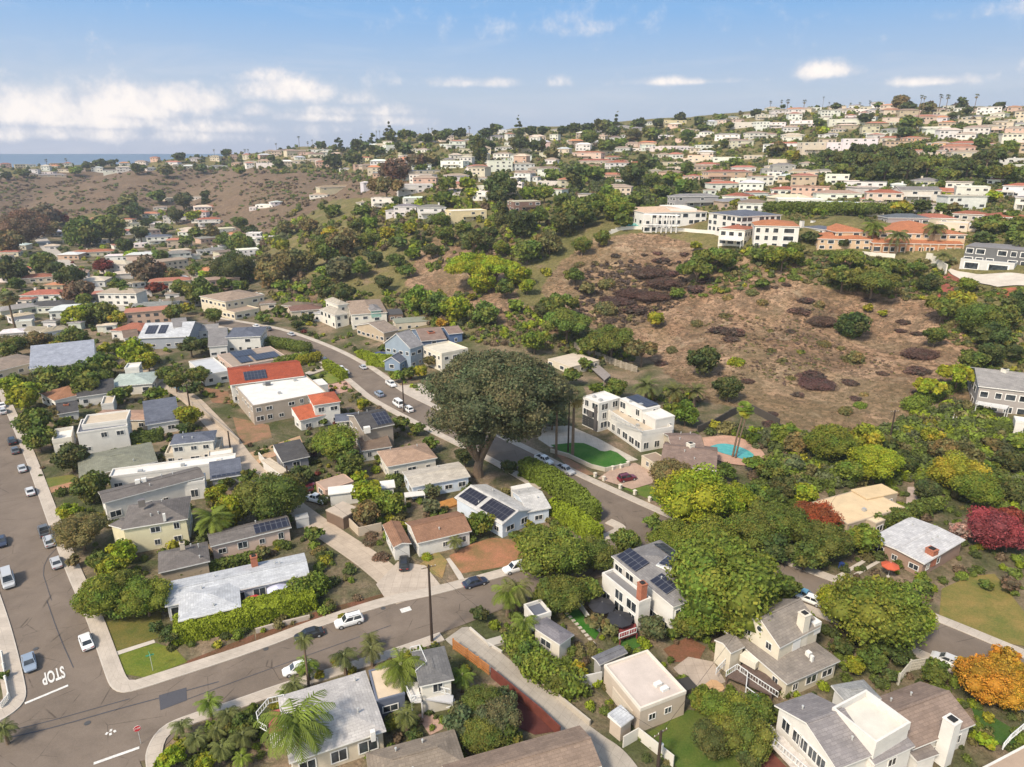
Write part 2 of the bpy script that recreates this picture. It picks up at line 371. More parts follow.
def crown(kind, k, n, size, seed):
    rng = np.random.default_rng(seed)
    if kind == 'round':
        c = unit(rng.normal(size=(k, 3)))*rng.uniform(.35, .74, (k, 1)); c[:, 2] = c[:, 2]*.72+.05; r = rng.uniform(.24, .42, (k, 1))*np.array([1, 1, .85])
        c = np.concatenate([c, [[0, 0, -.05]]]); r = np.concatenate([r, [[.62, .62, .5]]])
    elif kind == 'fig':                                       # broad irregular crown of separate limbs' masses
        a = rng.uniform(0, 6.3, k); lob = 1+.16*np.sin(a*3+1)+.12*np.sin(a*5); q = np.sqrt(rng.uniform(.0, 1, k))*.80*lob; top = .58*(1-(q/.98)**2)+.06*np.sin(a*4+q*9); z = np.where(rng.random(k) < .6, top, rng.uniform(-.42, .5, k)*(1-(q*.9)**2)); c = np.stack([np.cos(a)*q, np.sin(a)*q, z], 1); r = rng.uniform(.11, .24, (k, 1))*np.array([1, 1, .72])
    elif kind == 'spread':
        a = rng.uniform(0, 6.3, k); q = np.sqrt(rng.uniform(.02, 1, k))*.78; c = np.stack([np.cos(a)*q, np.sin(a)*q, .42*(1-q**2)-.12+rng.normal(size=k)*.07], 1); r = rng.uniform(.17, .3, (k, 1))*np.array([1, 1, .7])
    elif kind == 'tall':
        z = rng.uniform(-1.2, 1.25, k); q = (1-(np.abs(z)/1.45)**2.2)*.55; a = rng.uniform(0, 6.3, k); c = np.stack([np.cos(a)*q, np.sin(a)*q, z], 1); r = rng.uniform(.22, .36, (k, 1))*np.array([1, 1, 1.2])
        c = np.concatenate([c, [[0, 0, 0]]]); r = np.concatenate([r, [[.5, .5, 1.1]]])
    elif kind == 'cone':
        z = rng.uniform(0, 1, k)**1.3; q = (1-z)*.62; a = rng.uniform(0, 6.3, k); c = np.stack([np.cos(a)*q, np.sin(a)*q, -.9+z*2.6], 1); r = (rng.uniform(.16, .28, k)*(1.15-z))[:, None]*np.array([1, 1, .55])
    elif kind == 'shrub':
        c = unit(rng.normal(size=(k, 3)))*rng.uniform(.3, .7, (k, 1)); c[:, 2] = np.abs(c[:, 2])*.6+.15; r = rng.uniform(.28, .45, (k, 1))*np.array([1, 1, .9])
        c = np.concatenate([c, [[0, 0, .1]]]); r = np.concatenate([r, [[.7, .7, .6]]])
    c = np.asarray(c, float); r = np.asarray(r, float)
    t = np.ones((len(c), 3))*rng.uniform(.8, 1.2, (len(c), 1)); t[:, 0] *= rng.uniform(.85, 1.25, len(c))
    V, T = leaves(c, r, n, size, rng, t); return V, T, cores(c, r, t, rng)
PROTO = {}
LOD = {'n': (60, 17000, .028), 'm': (24, 2000, .075), 'f': (9, 330, .19)}
def proto(kind, lod, i):
    key = (kind, lod, i)
    if key not in PROTO:
        k, n, s = LOD[lod]; V, T, c = crown(kind, k, n, s, abs(hash_(key)) % 9999); PROTO[key] = quads_mesh('crown_'+kind, V, n, T, cores=c)
    return PROTO[key]
def hash_(key):
    h = 7
    for ch in repr(key): h = (h*31+ord(ch)) % 1000003
    return h
def trunk_mesh():
    b = MB(); b.tube([(0, 0, -.02), (.01, .01, .5), (0, .02, .92)], [.085, .06, .045], 8)
    for a in (0.3, 2.2, 4.4, 5.4): b.tube([(0, .01, .62), (.2*math.cos(a), .2*math.sin(a), .85), (.42*math.cos(a), .42*math.sin(a), 1.02)], [.045, .03, .015], 5)
    return b.mesh('trunk', ['bark'])
TRUNK = trunk_mesh()
FC = {'g': (.115, .148, .026), 'l': (.225, .275, .018), 'd': (.078, .098, .026), 'o': (.165, .145, .052), 'y': (.26, .245, .022), 'r': (.18, .046, .030), 'R': (.27, .08, .028),
      'a': (.40, .23, .024), 'm': (.27, .06, .068), 'n': (.160, .112, .066), 'w': (.144, .190, .024), 'p': (.38, .25, .21), 'k': (.108, .122, .052), 'q': (.128, .140, .040)}
CN = {'g': 'mid green', 'l': 'bright lime green', 'd': 'dark green', 'o': 'dull olive', 'y': 'yellow green', 'r': 'dark red leaved', 'R': 'rust red', 'a': 'golden orange', 'm': 'crimson leaved', 'n': 'brownish', 'w': 'fresh green', 'p': 'pale pink', 'k': 'grey green', 'q': 'green'}
TREES = []                                   # (x, y, r) of what stands, to keep scatter off
def jit(c, a=.12):
    k = 1+random.uniform(-a, a); return tuple(x*k*(1+random.uniform(-a, a)*.5) for x in c)
def tree(u, v, r, col='g', kind='round', hk=1.15, look=None, flat=1.0):
    """crown centre and radius in pixels; the crown stands hk crown radii above the ground"""
    h = 4.0
    for _ in range(3):
        q = p1(u, v, h); Rm = r*depth(*(q+[0, 0, h]))/F; h = Rm*hk
    q = p1(u, v, h); lod = 'n' if r > 17 else ('m' if r > 7 else 'f')
    t = root('tree', q)
    if kind == 'cone': t.name = 'conifer'
    Rc = Rm*(1.30 if r > 12 else 1.12 if v > 330 else 1.0); c = link('crown', proto(kind, lod, random.randrange(3)), t, jit(FC[col]), (0, 0, h), random.uniform(0, 6.28), (Rc, Rc, Rc*flat*random.uniform(.9, 1.08)))
    link('trunk', TRUNK, t, None, (0, 0, -.3), random.uniform(0, 6.28), (Rm*.9, Rm*.9, h+.3))
    sz = 'tiny' if r < 5 else 'small' if r < 9 else 'medium' if r < 15 else 'large' if r < 26 else 'huge'
    kd = {'round': 'bushy tree', 'spread': 'flat topped tree', 'tall': 'tall narrow tree', 'cone': 'pointed conifer'}[kind]
    auto(t, look or f"{sz} {CN[col]} {kd}", 'tree', u, v, 'trees of the hillside suburb'); TREES.append((q[0], q[1], Rm)); return t
MERGED = []
def tree_merged(u, v, r, col, kind, hk, flat):
    """one of the many smallest trees: its crown and stem go into the single far tree mass"""
    h = 3.0
    for _ in range(2): q = p1(u, v, h); Rm = r*depth(*(q+[0, 0, h]))/F; h = Rm*hk
    q = p1(u, v, h); key = (kind, 'f', random.randrange(3)); k_, n_, s_ = LOD['f']
    if key not in FARC: FARC[key] = crown(kind, k_, n_, s_, hash_(key) % 9999)
    V_, T_, (cv, ct, ctt) = FARC[key]; a = random.uniform(0, 6.28); Rz = np.array([[math.cos(a), math.sin(a), 0], [-math.sin(a), math.cos(a), 0], [0, 0, 1.]]); S_ = np.array([Rm, Rm, Rm*flat])*1.14; off = q+np.array([0, 0, h]); c = np.array(jit(FC[col]))
    MERGED.append(((V_ @ Rz)*S_+off, T_*c, (cv @ Rz)*S_+off, ct, ctt*c)); TREES.append((q[0], q[1], Rm))
FARC = {}
def finish_merged():
    CV_, CT_, CC_, n = [], [], [], 0
    for _, _, cv, ct, cc in MERGED: CV_.append(cv); CT_.append(ct+n); CC_.append(cc); n += len(cv)
    V_ = np.concatenate([m_[0] for m_ in MERGED]); T_ = np.concatenate([m_[1] for m_ in MERGED])
    o = link('distant_trees', quads_mesh('distant_trees', V_, len(V_)//4, T_, cores=(np.concatenate(CV_), np.concatenate(CT_), np.concatenate(CC_))), None, (1, 1, 1)); tag(o, "small distant trees dotted among the far hillside houses", 'woodland', None, 'stuff')
def shrub(u, v, r, col='g', look=None):
    dry_ = col == 'n' and u > 560 and 215 < v < 440; r = r*1.35 if dry_ else r
    q = p1(u, v, 0.5); Rm = r*depth(*q)/F; lod = 'n' if r > 17 else ('m' if r > 7 else 'f')
    t = link('shrub', proto('shrub', lod, random.randrange(3)), None, jit((.105, .070, .054) if dry_ else FC[col]), (q[0], q[1], q[2]-.1*Rm), random.uniform(0, 6.28), (Rm, Rm, Rm*(random.uniform(.4, .55) if dry_ else random.uniform(.75, 1))))
    sz = 'tiny' if r < 5 else 'small' if r < 9 else 'medium' if r < 15 else 'large'
    auto(t, look or (f"{sz} dark maroon brown dry shrub" if dry_ else f"{sz} {CN[col]} rounded shrub"), 'shrub', u, v, 'shrubs on slopes and in gardens'); TREES.append((q[0], q[1], Rm)); return t
def fronds(kind, seed, n=34, seg=7, leaf=13):
    rng = np.random.default_rng(seed); V = []; T = []
    for i in range(n):
        az = i*2.399+rng.uniform(-.2, .2); el = rng.uniform(-.45, 1.25) if kind == 'date' else rng.uniform(-.1, 1.1) if kind == 'queen' else rng.uniform(-.9, 1.4)
        ln = rng.uniform(.85, 1.05)*(1 if kind != 'fan' else .8); d = np.array([math.cos(az), math.sin(az)]); p = np.zeros(3); pts = [p.copy()]; e = el
        for s in range(seg*2):
            p = p+np.array([d[0]*math.cos(e), d[1]*math.cos(e), math.sin(e)])*ln/(seg*2); pts.append(p.copy()); e -= (1.75 if kind == 'queen' else 1.25 if kind == 'date' else .7)/(seg*2)
        pts = np.array(pts); side = np.array([-d[1], d[0], 0]); tt = rng.uniform(.75, 1.2); tc = np.array([tt, tt, tt]) if el > -.2 else np.array([tt*1.7, tt*1.15, tt*.8])
        if kind == 'fan':
            tip = pts[seg]; out = unit((pts[seg]-pts[seg-1])[None])[0]
            for a in np.linspace(-1.3, 1.3, 9):
                q = tip+(out*math.cos(a)+side*math.sin(a))*.5; w = .05*(side*math.cos(a)-out*math.sin(a)); V.append([tip-w*.4, tip+w*.4, q+w+[0, 0, -.08], q-w+[0, 0, -.08]]); T.append(tc)
            w = side*.012; V.append([pts[0]-w, pts[0]+w, tip+w, tip-w]); T.append(tc*1.3); continue
        for s in range(leaf):
            f = (s+.6)/leaf; x = f*(len(pts)-1.01); a = pts[int(x)]+(pts[int(x)+1]-pts[int(x)])*(x-int(x)); dr = unit((pts[int(x)+1]-pts[int(x)])[None])[0]
            ll = (.30 if kind == 'queen' else .22)*math.sin(math.pi*(f*.85+.12))**.6
            for sg in (-1, 1):
                droop = np.array([0, 0, -1])*(.75 if kind == 'queen' else .25)*rng.uniform(.6, 1.3); o = unit((side*sg+dr*.75+droop)[None])[0]*ll; w = dr*.024
                V.append([a-w, a+w, a+o+w*.3, a+o-w*.3]); T.append(tc*rng.uniform(.8, 1.2))
        for s in range(0, len(pts)-1, 3):
            w = side*.010; j = min(s+3, len(pts)-1); V.append([pts[s]-w, pts[s]+w, pts[j]+w, pts[j]-w]); T.append(tc*1.2)
    V = np.array(V).reshape(-1, 3); T = np.repeat(np.array(T), 4, 0); c = np.array([[0, 0, 0.]]); r = np.array([[.12, .12, .14]])
    return quads_mesh('fronds_'+kind, V, len(V)//4, T, cores=cores(c, r, np.ones((1, 3))*.9, rng, 1))
PALM = {}
def palm(u, v, r, kind='queen', vb=None, col='w', look=None, hk=1.1, ub=None):
    """crown centre (u, v), frond reach in pixels, trunk foot at row vb if the photo shows it"""
    if kind == 'queen' and 5 < r < 30: r *= 1.4
    if vb is not None:
        q = p1(ub or u, vb); _, dy, dz = rdir(u, v); h = CAMZ+dz/dy*q[1]-q[2]; Rm = r*depth(q[0], q[1], q[2]+h)/F; lean = ((u-(ub or u))*depth(*q)/F, 0)
    else:
        h = 4.0; lean = (0, 0)
        for _ in range(3):
            q = p1(u, v, h); Rm = r*depth(*(q+[0, 0, h]))/F; h = Rm*hk
        q = p1(u, v, h)
    far = r < 9; key = (kind, far, random.randrange(2))
    if key not in PALM: PALM[key] = fronds(kind, hash_(key) % 999, *((13, 3, 5) if far else (46, 6, 16) if kind == 'date' else (24, 6, 16)))
    t = root('palm_tree', q); c = link('crown', PALM[key], t, jit(FC[col]), (lean[0], lean[1], h), random.uniform(0, 6.28), (Rm, Rm, Rm))
    b = MB(); tr = max(.16, min(.42, Rm*.10)) if kind != 'date' else Rm*.11
    b.tube([(0, 0, -.5), (lean[0]*.4, 0, h*.5), (lean[0], lean[1], h)], [tr*1.25, tr*.95, tr*.85], 7); b.build('trunk', ['bark'], t)
    if kind == 'queen' and r > 12:
        b = MB(); b.tube([(lean[0], lean[1], h-.6), (lean[0], lean[1], h+.5)], [tr*1.3, tr*.6], 7); b.build('crown_shaft', ['wood'], t, (.16, .17, .07))
    sz = 'tiny' if r < 5 else 'small' if r < 9 else 'medium' if r < 15 else 'large' if r < 26 else 'huge'
    kd = {'queen': 'feather palm', 'date': 'dense date palm', 'fan': 'tall slender fan palm'}[kind]
    auto(t, look or f"{sz} {kd}", 'palm tree', u, v, 'palm trees'); TREES.append((q[0], q[1], Rm*.5)); return t
def leafy_mesh(cen, rad, n, size, seed, col, core=.85):
    rng = np.random.default_rng(seed); cen = np.array(cen, float); rad = np.array(rad, float); t = np.ones((len(cen), 3))*rng.uniform(.8, 1.2, (len(cen), 1))*np.array(col)/np.array(col).max() if False else np.ones((len(cen), 3))*rng.uniform(.8, 1.2, (len(cen), 1))
    V, T = leaves(cen, rad, n, size, rng, t, up=.3); return quads_mesh('hedge', V, n, T, cores=cores(cen, rad, t, rng, core))
def box_hedge(P, w, h, col, label, leaf, dens, cat, name):
    """flat topped hedge cut to a box: leaves on the cut faces over a solid core"""
    rng = np.random.default_rng(len(label)); o0 = P[0]; LV, LT, b = [], [], MB(); CV_, CF_ = [], []; k = 0
    for a, c in zip(P[:-1], P[1:]):
        a, c = a-o0, c-o0; l = np.linalg.norm((c-a)[:2]); d = (c-a)/max(l, 1e-6); s = np.array([-d[1], d[0], 0]); a = a-d*w*.3; l += w*.6
        for (u0, n_, ar) in ((0, np.array([0, 0, 1.]), l*w), (1, s, l*h), (-1, -s, l*h), (2, d, w*h), (-2, -d, w*h)):
            n = int(ar*dens); x = rng.random(n)*l; y = (rng.random(n)-.5)*w; z = rng.random(n)*h
            if u0 == 0: z = np.full(n, h)
            if abs(u0) == 1: y = np.full(n, u0*w/2)
            if u0 == 2: x = np.full(n, l)
            if u0 == -2: x = np.zeros(n)
            wob = .16*(np.sin(x*1.3+y*2)+np.sin(z*2.1+x*2.9)); p = a+x[:, None]*d+y[:, None]*s+z[:, None]*np.array([0, 0, 1.])+n_*(wob+rng.normal(size=n)*.09)[:, None]
            nm = unit(n_+rng.normal(size=(n, 3))*.6); t = unit(np.cross(nm, rng.normal(size=(n, 3)))); bb = np.cross(nm, t); sz = leaf*rng.uniform(.6, 1.3, (n, 1)); LV.append((p[:, None]+np.stack([-t-bb*.6, t-bb*.6, t*.8+bb*.6, -t*.8+bb*.6], 1)*sz[:, None]).reshape(-1, 3)); tt = rng.uniform(.7, 1.25, (n, 1))*np.ones((1, 3)); LT.append(np.repeat(tt, 4, 0))
        q = [a+s*w*.46, a-s*w*.46, a+d*l-s*w*.46, a+d*l+s*w*.46]; q = q+[x_+np.array([0, 0, h*.96]) for x_ in q]; CV_ += q; CF_ += [(k+4, k+5, k+6), (k+4, k+6, k+7)]+[t_ for i in range(4) for t_ in ((k+i, k+(i+1) % 4, k+4+(i+1) % 4), (k+i, k+4+(i+1) % 4, k+4+i))]; k += 8
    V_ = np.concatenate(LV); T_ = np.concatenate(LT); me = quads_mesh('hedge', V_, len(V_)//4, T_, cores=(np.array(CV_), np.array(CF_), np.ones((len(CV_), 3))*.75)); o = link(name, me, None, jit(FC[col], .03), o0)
    tag(o, label, cat); TREES.extend((p[0]+0, p[1], w) for p in P); return o
def hedge(pts, w, h, col, label, box=True, cat='hedge', name='hedge', leaf=.22, dens=26):
    """hedge along ground pixels"""
    P = [p1(*p) for p in pts]; o0 = P[0]; cen = []; rad = []
    rng = random.Random(len(label))
    if 'clipped' in label or 'square' in label or 'screen' in label:
        return box_hedge(P, w, h, col, label, leaf, dens, cat, name)
    for a, b in zip(P[:-1], P[1:]):
        l = np.linalg.norm(b-a); n = max(1, int(l/(w*.42)))
        for i in range(n+1):
            p = a+(b-a)*i/n-o0; hh = h*rng.uniform(.93, 1.05)
            lv = max(1, int(round(hh/(w*.7))))
            for k in range(lv): cen.append((p[0], p[1], hh*(k+.5)/lv)); rad.append((w*.56, w*.56, hh/lv*.72))
    area = sum(r[0]*r[2] for r in rad)*3.5; n = int(min(26000, area*dens))
    me = leafy_mesh(cen, rad, n, leaf, len(cen), col); o = link(name, me, None, jit(FC[col], .03), o0)
    tag(o, label, cat); TREES.extend((p[0], p[1], w) for p in P); return o
# ------------------------------------------------------------------ draped sheets on the ground
def resample(P, step):
    P = [np.array(p[:2], float) for p in P]; out = [P[0]]
    for a, b in zip(P[:-1], P[1:]):
        n = max(1, int(np.linalg.norm(b-a)/step))
        for i in range(1, n+1): out.append(a+(b-a)*i/n)
    return np.array(out)
def smooth(P, k=3):
    P = np.array(P, float)
    for _ in range(k):
        Q = [P[0]]
        for a, b in zip(P[:-1], P[1:]): Q += [a*.75+b*.25, a*.25+b*.75]
        Q.append(P[-1]); P = np.array(Q)
    return P
def G(pts, f=ident): return [p1(*f(*p))[:2] for p in pts]
def strip(name, A, B, z, mat, nx=6, kind='structure', color=None, side=0.0):
    """sheet between two world polylines (resampled to the same count), side = depth of the outer face (kerb)"""
    A = resample(smooth(A), .5); B = resample(smooth(B), .5); n = int(max(len(A), len(B))*.5)+2
    def eq(P):
        d = np.r_[0, np.cumsum(np.linalg.norm(np.diff(P, axis=0), axis=1))]; t = np.linspace(0, d[-1], n); return np.stack([np.interp(t, d, P[:, 0]), np.interp(t, d, P[:, 1])], 1), t
    A, ta = eq(A); B, _ = eq(B); b = MB(); o = A[0]; z0 = float(hz(*o))
    W = np.linspace(0, 1, nx+1); grid = A[:, None]*(1-W[None, :, None])+B[:, None]*W[None, :, None]; zz = hz(grid[..., 0], grid[..., 1])+z
    P = np.concatenate([grid-o, (zz-z0)[..., None]], 2); wd = np.linalg.norm(B-A, axis=1)
    for i in range(n-1):
        for j in range(nx): b.face([P[i, j], P[i, j+1], P[i+1, j+1], P[i+1, j]], 0, [(ta[i], W[j]*wd[i]), (ta[i], W[j+1]*wd[i]), (ta[i+1], W[j+1]*wd[i]), (ta[i+1], W[j]*wd[i])])
        if side:
            for j in (0, nx):
                q = [P[i, j], P[i+1, j], P[i+1, j]-[0, 0, side], P[i, j]-[0, 0, side]]; b.face(q if j else q[::-1], 0)
    ob = b.build(name, [mat], None, color, (o[0], o[1], z0)); ob['kind'] = kind; return ob
def offset(P, d):
    P = np.array(P, float); T = np.gradient(P, axis=0); T /= np.linalg.norm(T, axis=1, keepdims=True); return P+np.stack([-T[:, 1], T[:, 0]], 1)*d
def patch(name, pts, z, mat, color=None, kind='structure', f=ident, step=1.6, label=None, cat=None, sm=0):
    """flat sheet with the given outline (pixels), draped on the ground"""
    import bmesh
    P = np.array(G(pts, f));
    if sm: P = smooth(np.vstack([P, P[:1]]), sm)[:-1]
    o = P.mean(0); z0 = float(hz(*o)); bm = bmesh.new(); vs = [bm.verts.new((p[0]-o[0], p[1]-o[1], 0)) for p in P]
    bm.faces.new(vs)
    ext = np.ptp(P, axis=0); st = max(step, ext.max()/60)
    for ax in (0, 1):
        for x in np.arange(P[:, ax].min()+st, P[:, ax].max(), st):
            co = [0, 0, 0]; co[ax] = x-o[ax]; no = [0, 0, 0]; no[ax] = 1
            bmesh.ops.bisect_plane(bm, geom=bm.verts[:]+bm.edges[:]+bm.faces[:], plane_co=co, plane_no=no)
    bmesh.ops.triangulate(bm, faces=[f_ for f_ in bm.faces if len(f_.verts) > 4])
    V = np.array([v.co[:] for v in bm.verts]); H = hz(V[:, 0]+o[0], V[:, 1]+o[1])
    for v, h in zip(bm.verts, H): v.co.z = h-z0+z
    uvl = bm.loops.layers.uv.new('UVMap')
    for f_ in bm.faces:
        if f_.normal.z < 0: f_.normal_flip()
        for lp in f_.loops: lp[uvl].uv = (lp.vert.co.x, lp.vert.co.y)
    me = bpy.data.meshes.new(name); bm.to_mesh(me); bm.free(); me.materials.append(M[mat])
    ob = link(name, me, None, color, (o[0], o[1], z0)); ob['kind'] = kind
    if label: del ob['kind']; tag(ob, label, cat)
    return ob
# ------------------------------------------------------------------ houses
WC = {'w': (.60, .575, .53), 'c': (.52, .45, .345), 't': (.40, .32, .23), 'g': (.33, .32, .30), 'b': (.20, .26, .33), 'n': (.16, .11, .08), 'k': (.56, .42, .34), 'o': (.60, .36, .20), 'y': (.56, .48, .30), 's': (.10, .12, .15), 'i': (.62, .58, .50), 'p': (.50, .34, .26), 'u': (.13, .20, .33), 'l': (.55, .60, .66)}
RC = {'w': (.62, .60, .56), 'g': (.20, .19, .185), 'd': (.075, .072, .072), 't': (.29, .22, .165), 'n': (.17, .125, .095), 'r': (.33, .125, .078), 'o': (.42, .17, .08), 'c': (.48, .40, .30), 's': (.11, .12, .15), 'e': (.20, .20, .15), 'm': (.36, .41, .37), 'l': (.44, .45, .46), 'q': (.145, .13, .12)}
WN = {'w': 'white', 'c': 'cream', 't': 'tan', 'g': 'grey', 'b': 'blue grey', 'n': 'brown', 'k': 'peach', 'o': 'orange', 'y': 'ochre', 's': 'slate', 'i': 'ivory', 'p': 'terracotta', 'u': 'blue', 'l': 'pale blue'}
RN = {'w': 'white', 'g': 'grey', 'd': 'charcoal', 't': 'tan', 'n': 'brown', 'r': 'red tile', 'o': 'orange tile', 'c': 'cream', 's': 'slate', 'e': 'olive grey', 'm': 'mint', 'l': 'pale grey', 'q': 'dark brown'}
def window_meshes():
    b = MB(); f = .07
    for x0, x1, z0, z1 in ((-.5, .5, 0, f), (-.5, .5, 1-f, 1), (-.5, -.5+f, f, 1-f), (.5-f, .5, f, 1-f), (-.02, .02, f, 1-f)): b.box(x0, x1, -.02, .06, z0, z1)
    fr_ = b.mesh('window', ['trim']); b = MB(); b.face([(-.47, .022, .04), (-.47, .022, .96), (.47, .022, .96), (.47, .022, .04)][::-1]); pn = b.mesh('pane', ['glass'])
    b = MB(); b.box(-.5, .5, -.02, .05, 0, 1, 0); b.face([(-.42, .055, .1), (.42, .055, .1), (.42, .055, .9), (-.42, .055, .9)][::-1], 1); return fr_, pn, b.mesh('window', ['trim', 'glass'])
WFR, WPN, WFAR = window_meshes()
b = MB(); b.box(-.5, .5, -.02, .06, 0, 1, 0); b.box(-.42, .42, .05, .08, 0, .94, 1); DOOR = b.mesh('door', ['trim', 'wood'])
b = MB(); b.box(-.5, .5, -.02, .06, 0, 1, 0)
for k in range(4): b.box(-.46, .46, .05, .08, .03+k*.235, .24+k*.235, 0)
GDOOR = b.mesh('garage_door', ['paint'])
HOUSES = []
class Vol: pass
def add_window(rt, q, ang, w, h, near, col=None, glassy=False):
    if near:
        a = link('window', WFR, rt, col, q, ang, (w, 1.5, h)); link('pane', WPN, a)
    else: link('window', WFAR, rt, col, q, ang, (w, 1.6, h))
def vol(rt, A, B, C, h, roof='f', ph=None, wc='w', rc='g', f=ident, ov=.4, win=1, par=.5, zb=None, drop=3.5, sol=(), fl=None, faces=None, big=False, roofname='roof', wname='wall'):
    A, B, C = f(*A), f(*B), f(*C)
    if zb is None:
        q = p1(*B, h); zb = q[2]
    z = zb+h; a, b_, c = (plane(*p, z) for p in (A, B, C))
    ux = (a-b_)[:2]; Lx = np.linalg.norm(ux); ux = ux/Lx; vy = np.array([-ux[1], ux[0]]); D = float(np.dot((c-b_)[:2], vy))
    if D < 0: ux = -ux; vy = -vy; fl_ = True; D = -D            # local x runs from A to B
    else: fl_ = False
    D = max(D, 2.0); o = b_[:2]+(-ux if fl_ else ux)*Lx/2+vy*D/2; ang = math.atan2(ux[1], ux[0])
    V = Vol(); V.L, V.D, V.o, V.ang, V.zb, V.h, V.flip, V.rt, V.ux, V.vy = Lx, D, o, ang, zb, h, fl_, rt, ux, vy
    if rt.get('_set') is None: rt.location = (o[0], o[1], zb); rt['_set'] = 1
    rl = np.array(rt.location); loc = np.array([o[0], o[1], zb])-rl; V.loc = loc
    HOUSES.append((o[0], o[1], math.hypot(Lx, D)/2)); X, Yh = Lx/2, D/2
    dist = math.hypot(o[0], o[1]); near = dist < 235
    V.near = near; ix = min(ov, X*.2); wx, wy = X-ix, Yh-min(ov, Yh*.2)
    if roof == 'f': wx, wy = X-.06, Yh-.06
    ph = ph if ph is not None else {'f': 0, 'g': .28, 'h': .26, 'x': .28, 's': .15}[roof]
    long_x = (X >= Yh) if roof == 'h' else roof != 'x'
    span = (Yh if long_x else X); rz = ph*span*1.0 if ph < 1.01 else ph
    V.wx, V.wy = wx, wy; gg = max(0, rz*(1-(wy/Yh if long_x else wx/X))-.02) if roof in 'gx' else 0
    w = MB(); corners = [(-wx, -wy), (wx, -wy), (wx, wy), (-wx, wy)]
    w.prism(corners, -drop, h-.03+gg, 0, top=False)
    if roof in 'gx':                                           # gable triangles belong to the wall
        gz = h-.03+rz-.03; hb = h-.03+gg
        for sg in (-1, 1):
            t = [(sg*wx, -wy, hb), (sg*wx, wy, hb), (sg*wx, 0, gz)] if long_x else [(-wx, sg*wy, hb), (wx, sg*wy, hb), (0, sg*wy, gz)]
            w.face(t if (sg > 0) == long_x else t[::-1])
    w.build(wname, ['stucco'], rt, WC.get(wc, wc), loc, ang)
    r = MB(); th = .22
    rm = 'tile' if rc in ('r', 'o') or (not isinstance(rc, str) and rc[0] > 2.2*rc[2]) else 'shingle' if roof != 'f' and rc != 'w' else 'membrane'
    tc = RC.get(rc, rc)
    if roof == 'f':
        if par:                                                # parapet ring round a sunken membrane
            r.box(-X+.1, X-.1, -Yh+.1, Yh-.1, h-.1, h+.02, 0); t = .28; r.build(roofname, ['membrane'], rt, tc, loc, ang); r = MB()
            for x0, x1, y0, y1 in ((-X, X, -Yh, -Yh+t), (-X, X, Yh-t, Yh), (-X, -X+t, -Yh+t, Yh-t), (X-t, X, -Yh+t, Yh-t)): r.box(x0, x1, y0, y1, h-.2, h+par, 0)
            r.build('parapet', ['stucco'], rt, WC.get(wc, wc), loc, ang)
        else:
            r.box(-X, X, -Yh, Yh, h-.03, h+.22, 0); r.build(roofname, ['membrane'], rt, tc, loc, ang)
    else:
        e = [(-X, -Yh), (X, -Yh), (X, Yh), (-X, Yh)]; zt = h-.03+th
        if roof not in 'gx': r.prism(e, h-.03, h-.03+th, 1, top=False, bottom=True)
        if roof == 's':
            r.face([(-X, -Yh, zt), (X, -Yh, zt), (X, Yh, zt+rz), (-X, Yh, zt+rz)]); r.face([(-X, -Yh, zt), (-X, Yh, zt+rz), (-X, Yh, zt)], 1); r.face([(X, -Yh, zt), (X, Yh, zt), (X, Yh, zt+rz)], 1); r.face([(-X, Yh, zt), (-X, Yh, zt+rz), (X, Yh, zt+rz), (X, Yh, zt)], 1)
            V.ridge = 0
        else:
            in_ = 0 if roof in 'gx' else min(span, (X if long_x else Yh)*.96)
            sl = math.hypot(span, rz)
            def uvq(pts):
                P = np.array(pts); n = np.cross(P[1]-P[0], P[2]-P[0]); n /= np.linalg.norm(n); t = np.array([-n[1], n[0], 0]); t /= max(np.linalg.norm(t), 1e-6); s_ = np.cross(n, t); return [(p @ t, p @ s_) for p in P]
            if long_x: ra, rb = (-X+in_, 0, zt+rz), (X-in_, 0, zt+rz); fs = [[(-X, -Yh, zt), (X, -Yh, zt), rb, ra], [(X, Yh, zt), (-X, Yh, zt), ra, rb]]; en = [[(-X, Yh, zt), (-X, -Yh, zt), ra], [(X, -Yh, zt), (X, Yh, zt), rb]]
            else: ra, rb = (0, -Yh+in_, zt+rz), (0, Yh-in_, zt+rz); fs = [[(X, -Yh, zt), (X, Yh, zt), rb, ra], [(-X, Yh, zt), (-X, -Yh, zt), ra, rb]]; en = [[(-X, -Yh, zt), (X, -Yh, zt), ra], [(X, Yh, zt), (-X, Yh, zt), rb]]
            for q in fs: r.face(q, 0, uvq(q))
            if roof == 'h':
                for q in en: r.face(q, 0, uvq(q))
            else:                                             # each slope is a slab: soffit, eave board and barge boards
                dn = np.array([0, 0, -th])
                for q in fs:
                    q = [np.array(p_) for p_ in q]; r.face([p_+dn for p_ in q[::-1]], 1)
                    for a_, b2_ in ((q[0], q[1]), (q[1], q[2]), (q[3], q[0])): r.face([a_+dn, b2_+dn, b2_, a_], 1)
            if near or dist < 330: r.bar(np.array(ra)+[0, 0, .02], np.array(rb)+[0, 0, .02], .3, 0, .1)
        V.roofobj = r.build(roofname, [rm, 'trim' if rc not in ('d',) else 'trim'], rt, tc, loc, ang)
    V.rz, V.long_x, V.roof, V.X, V.Y, V.ph = rz, long_x, roof, X, Yh, ph
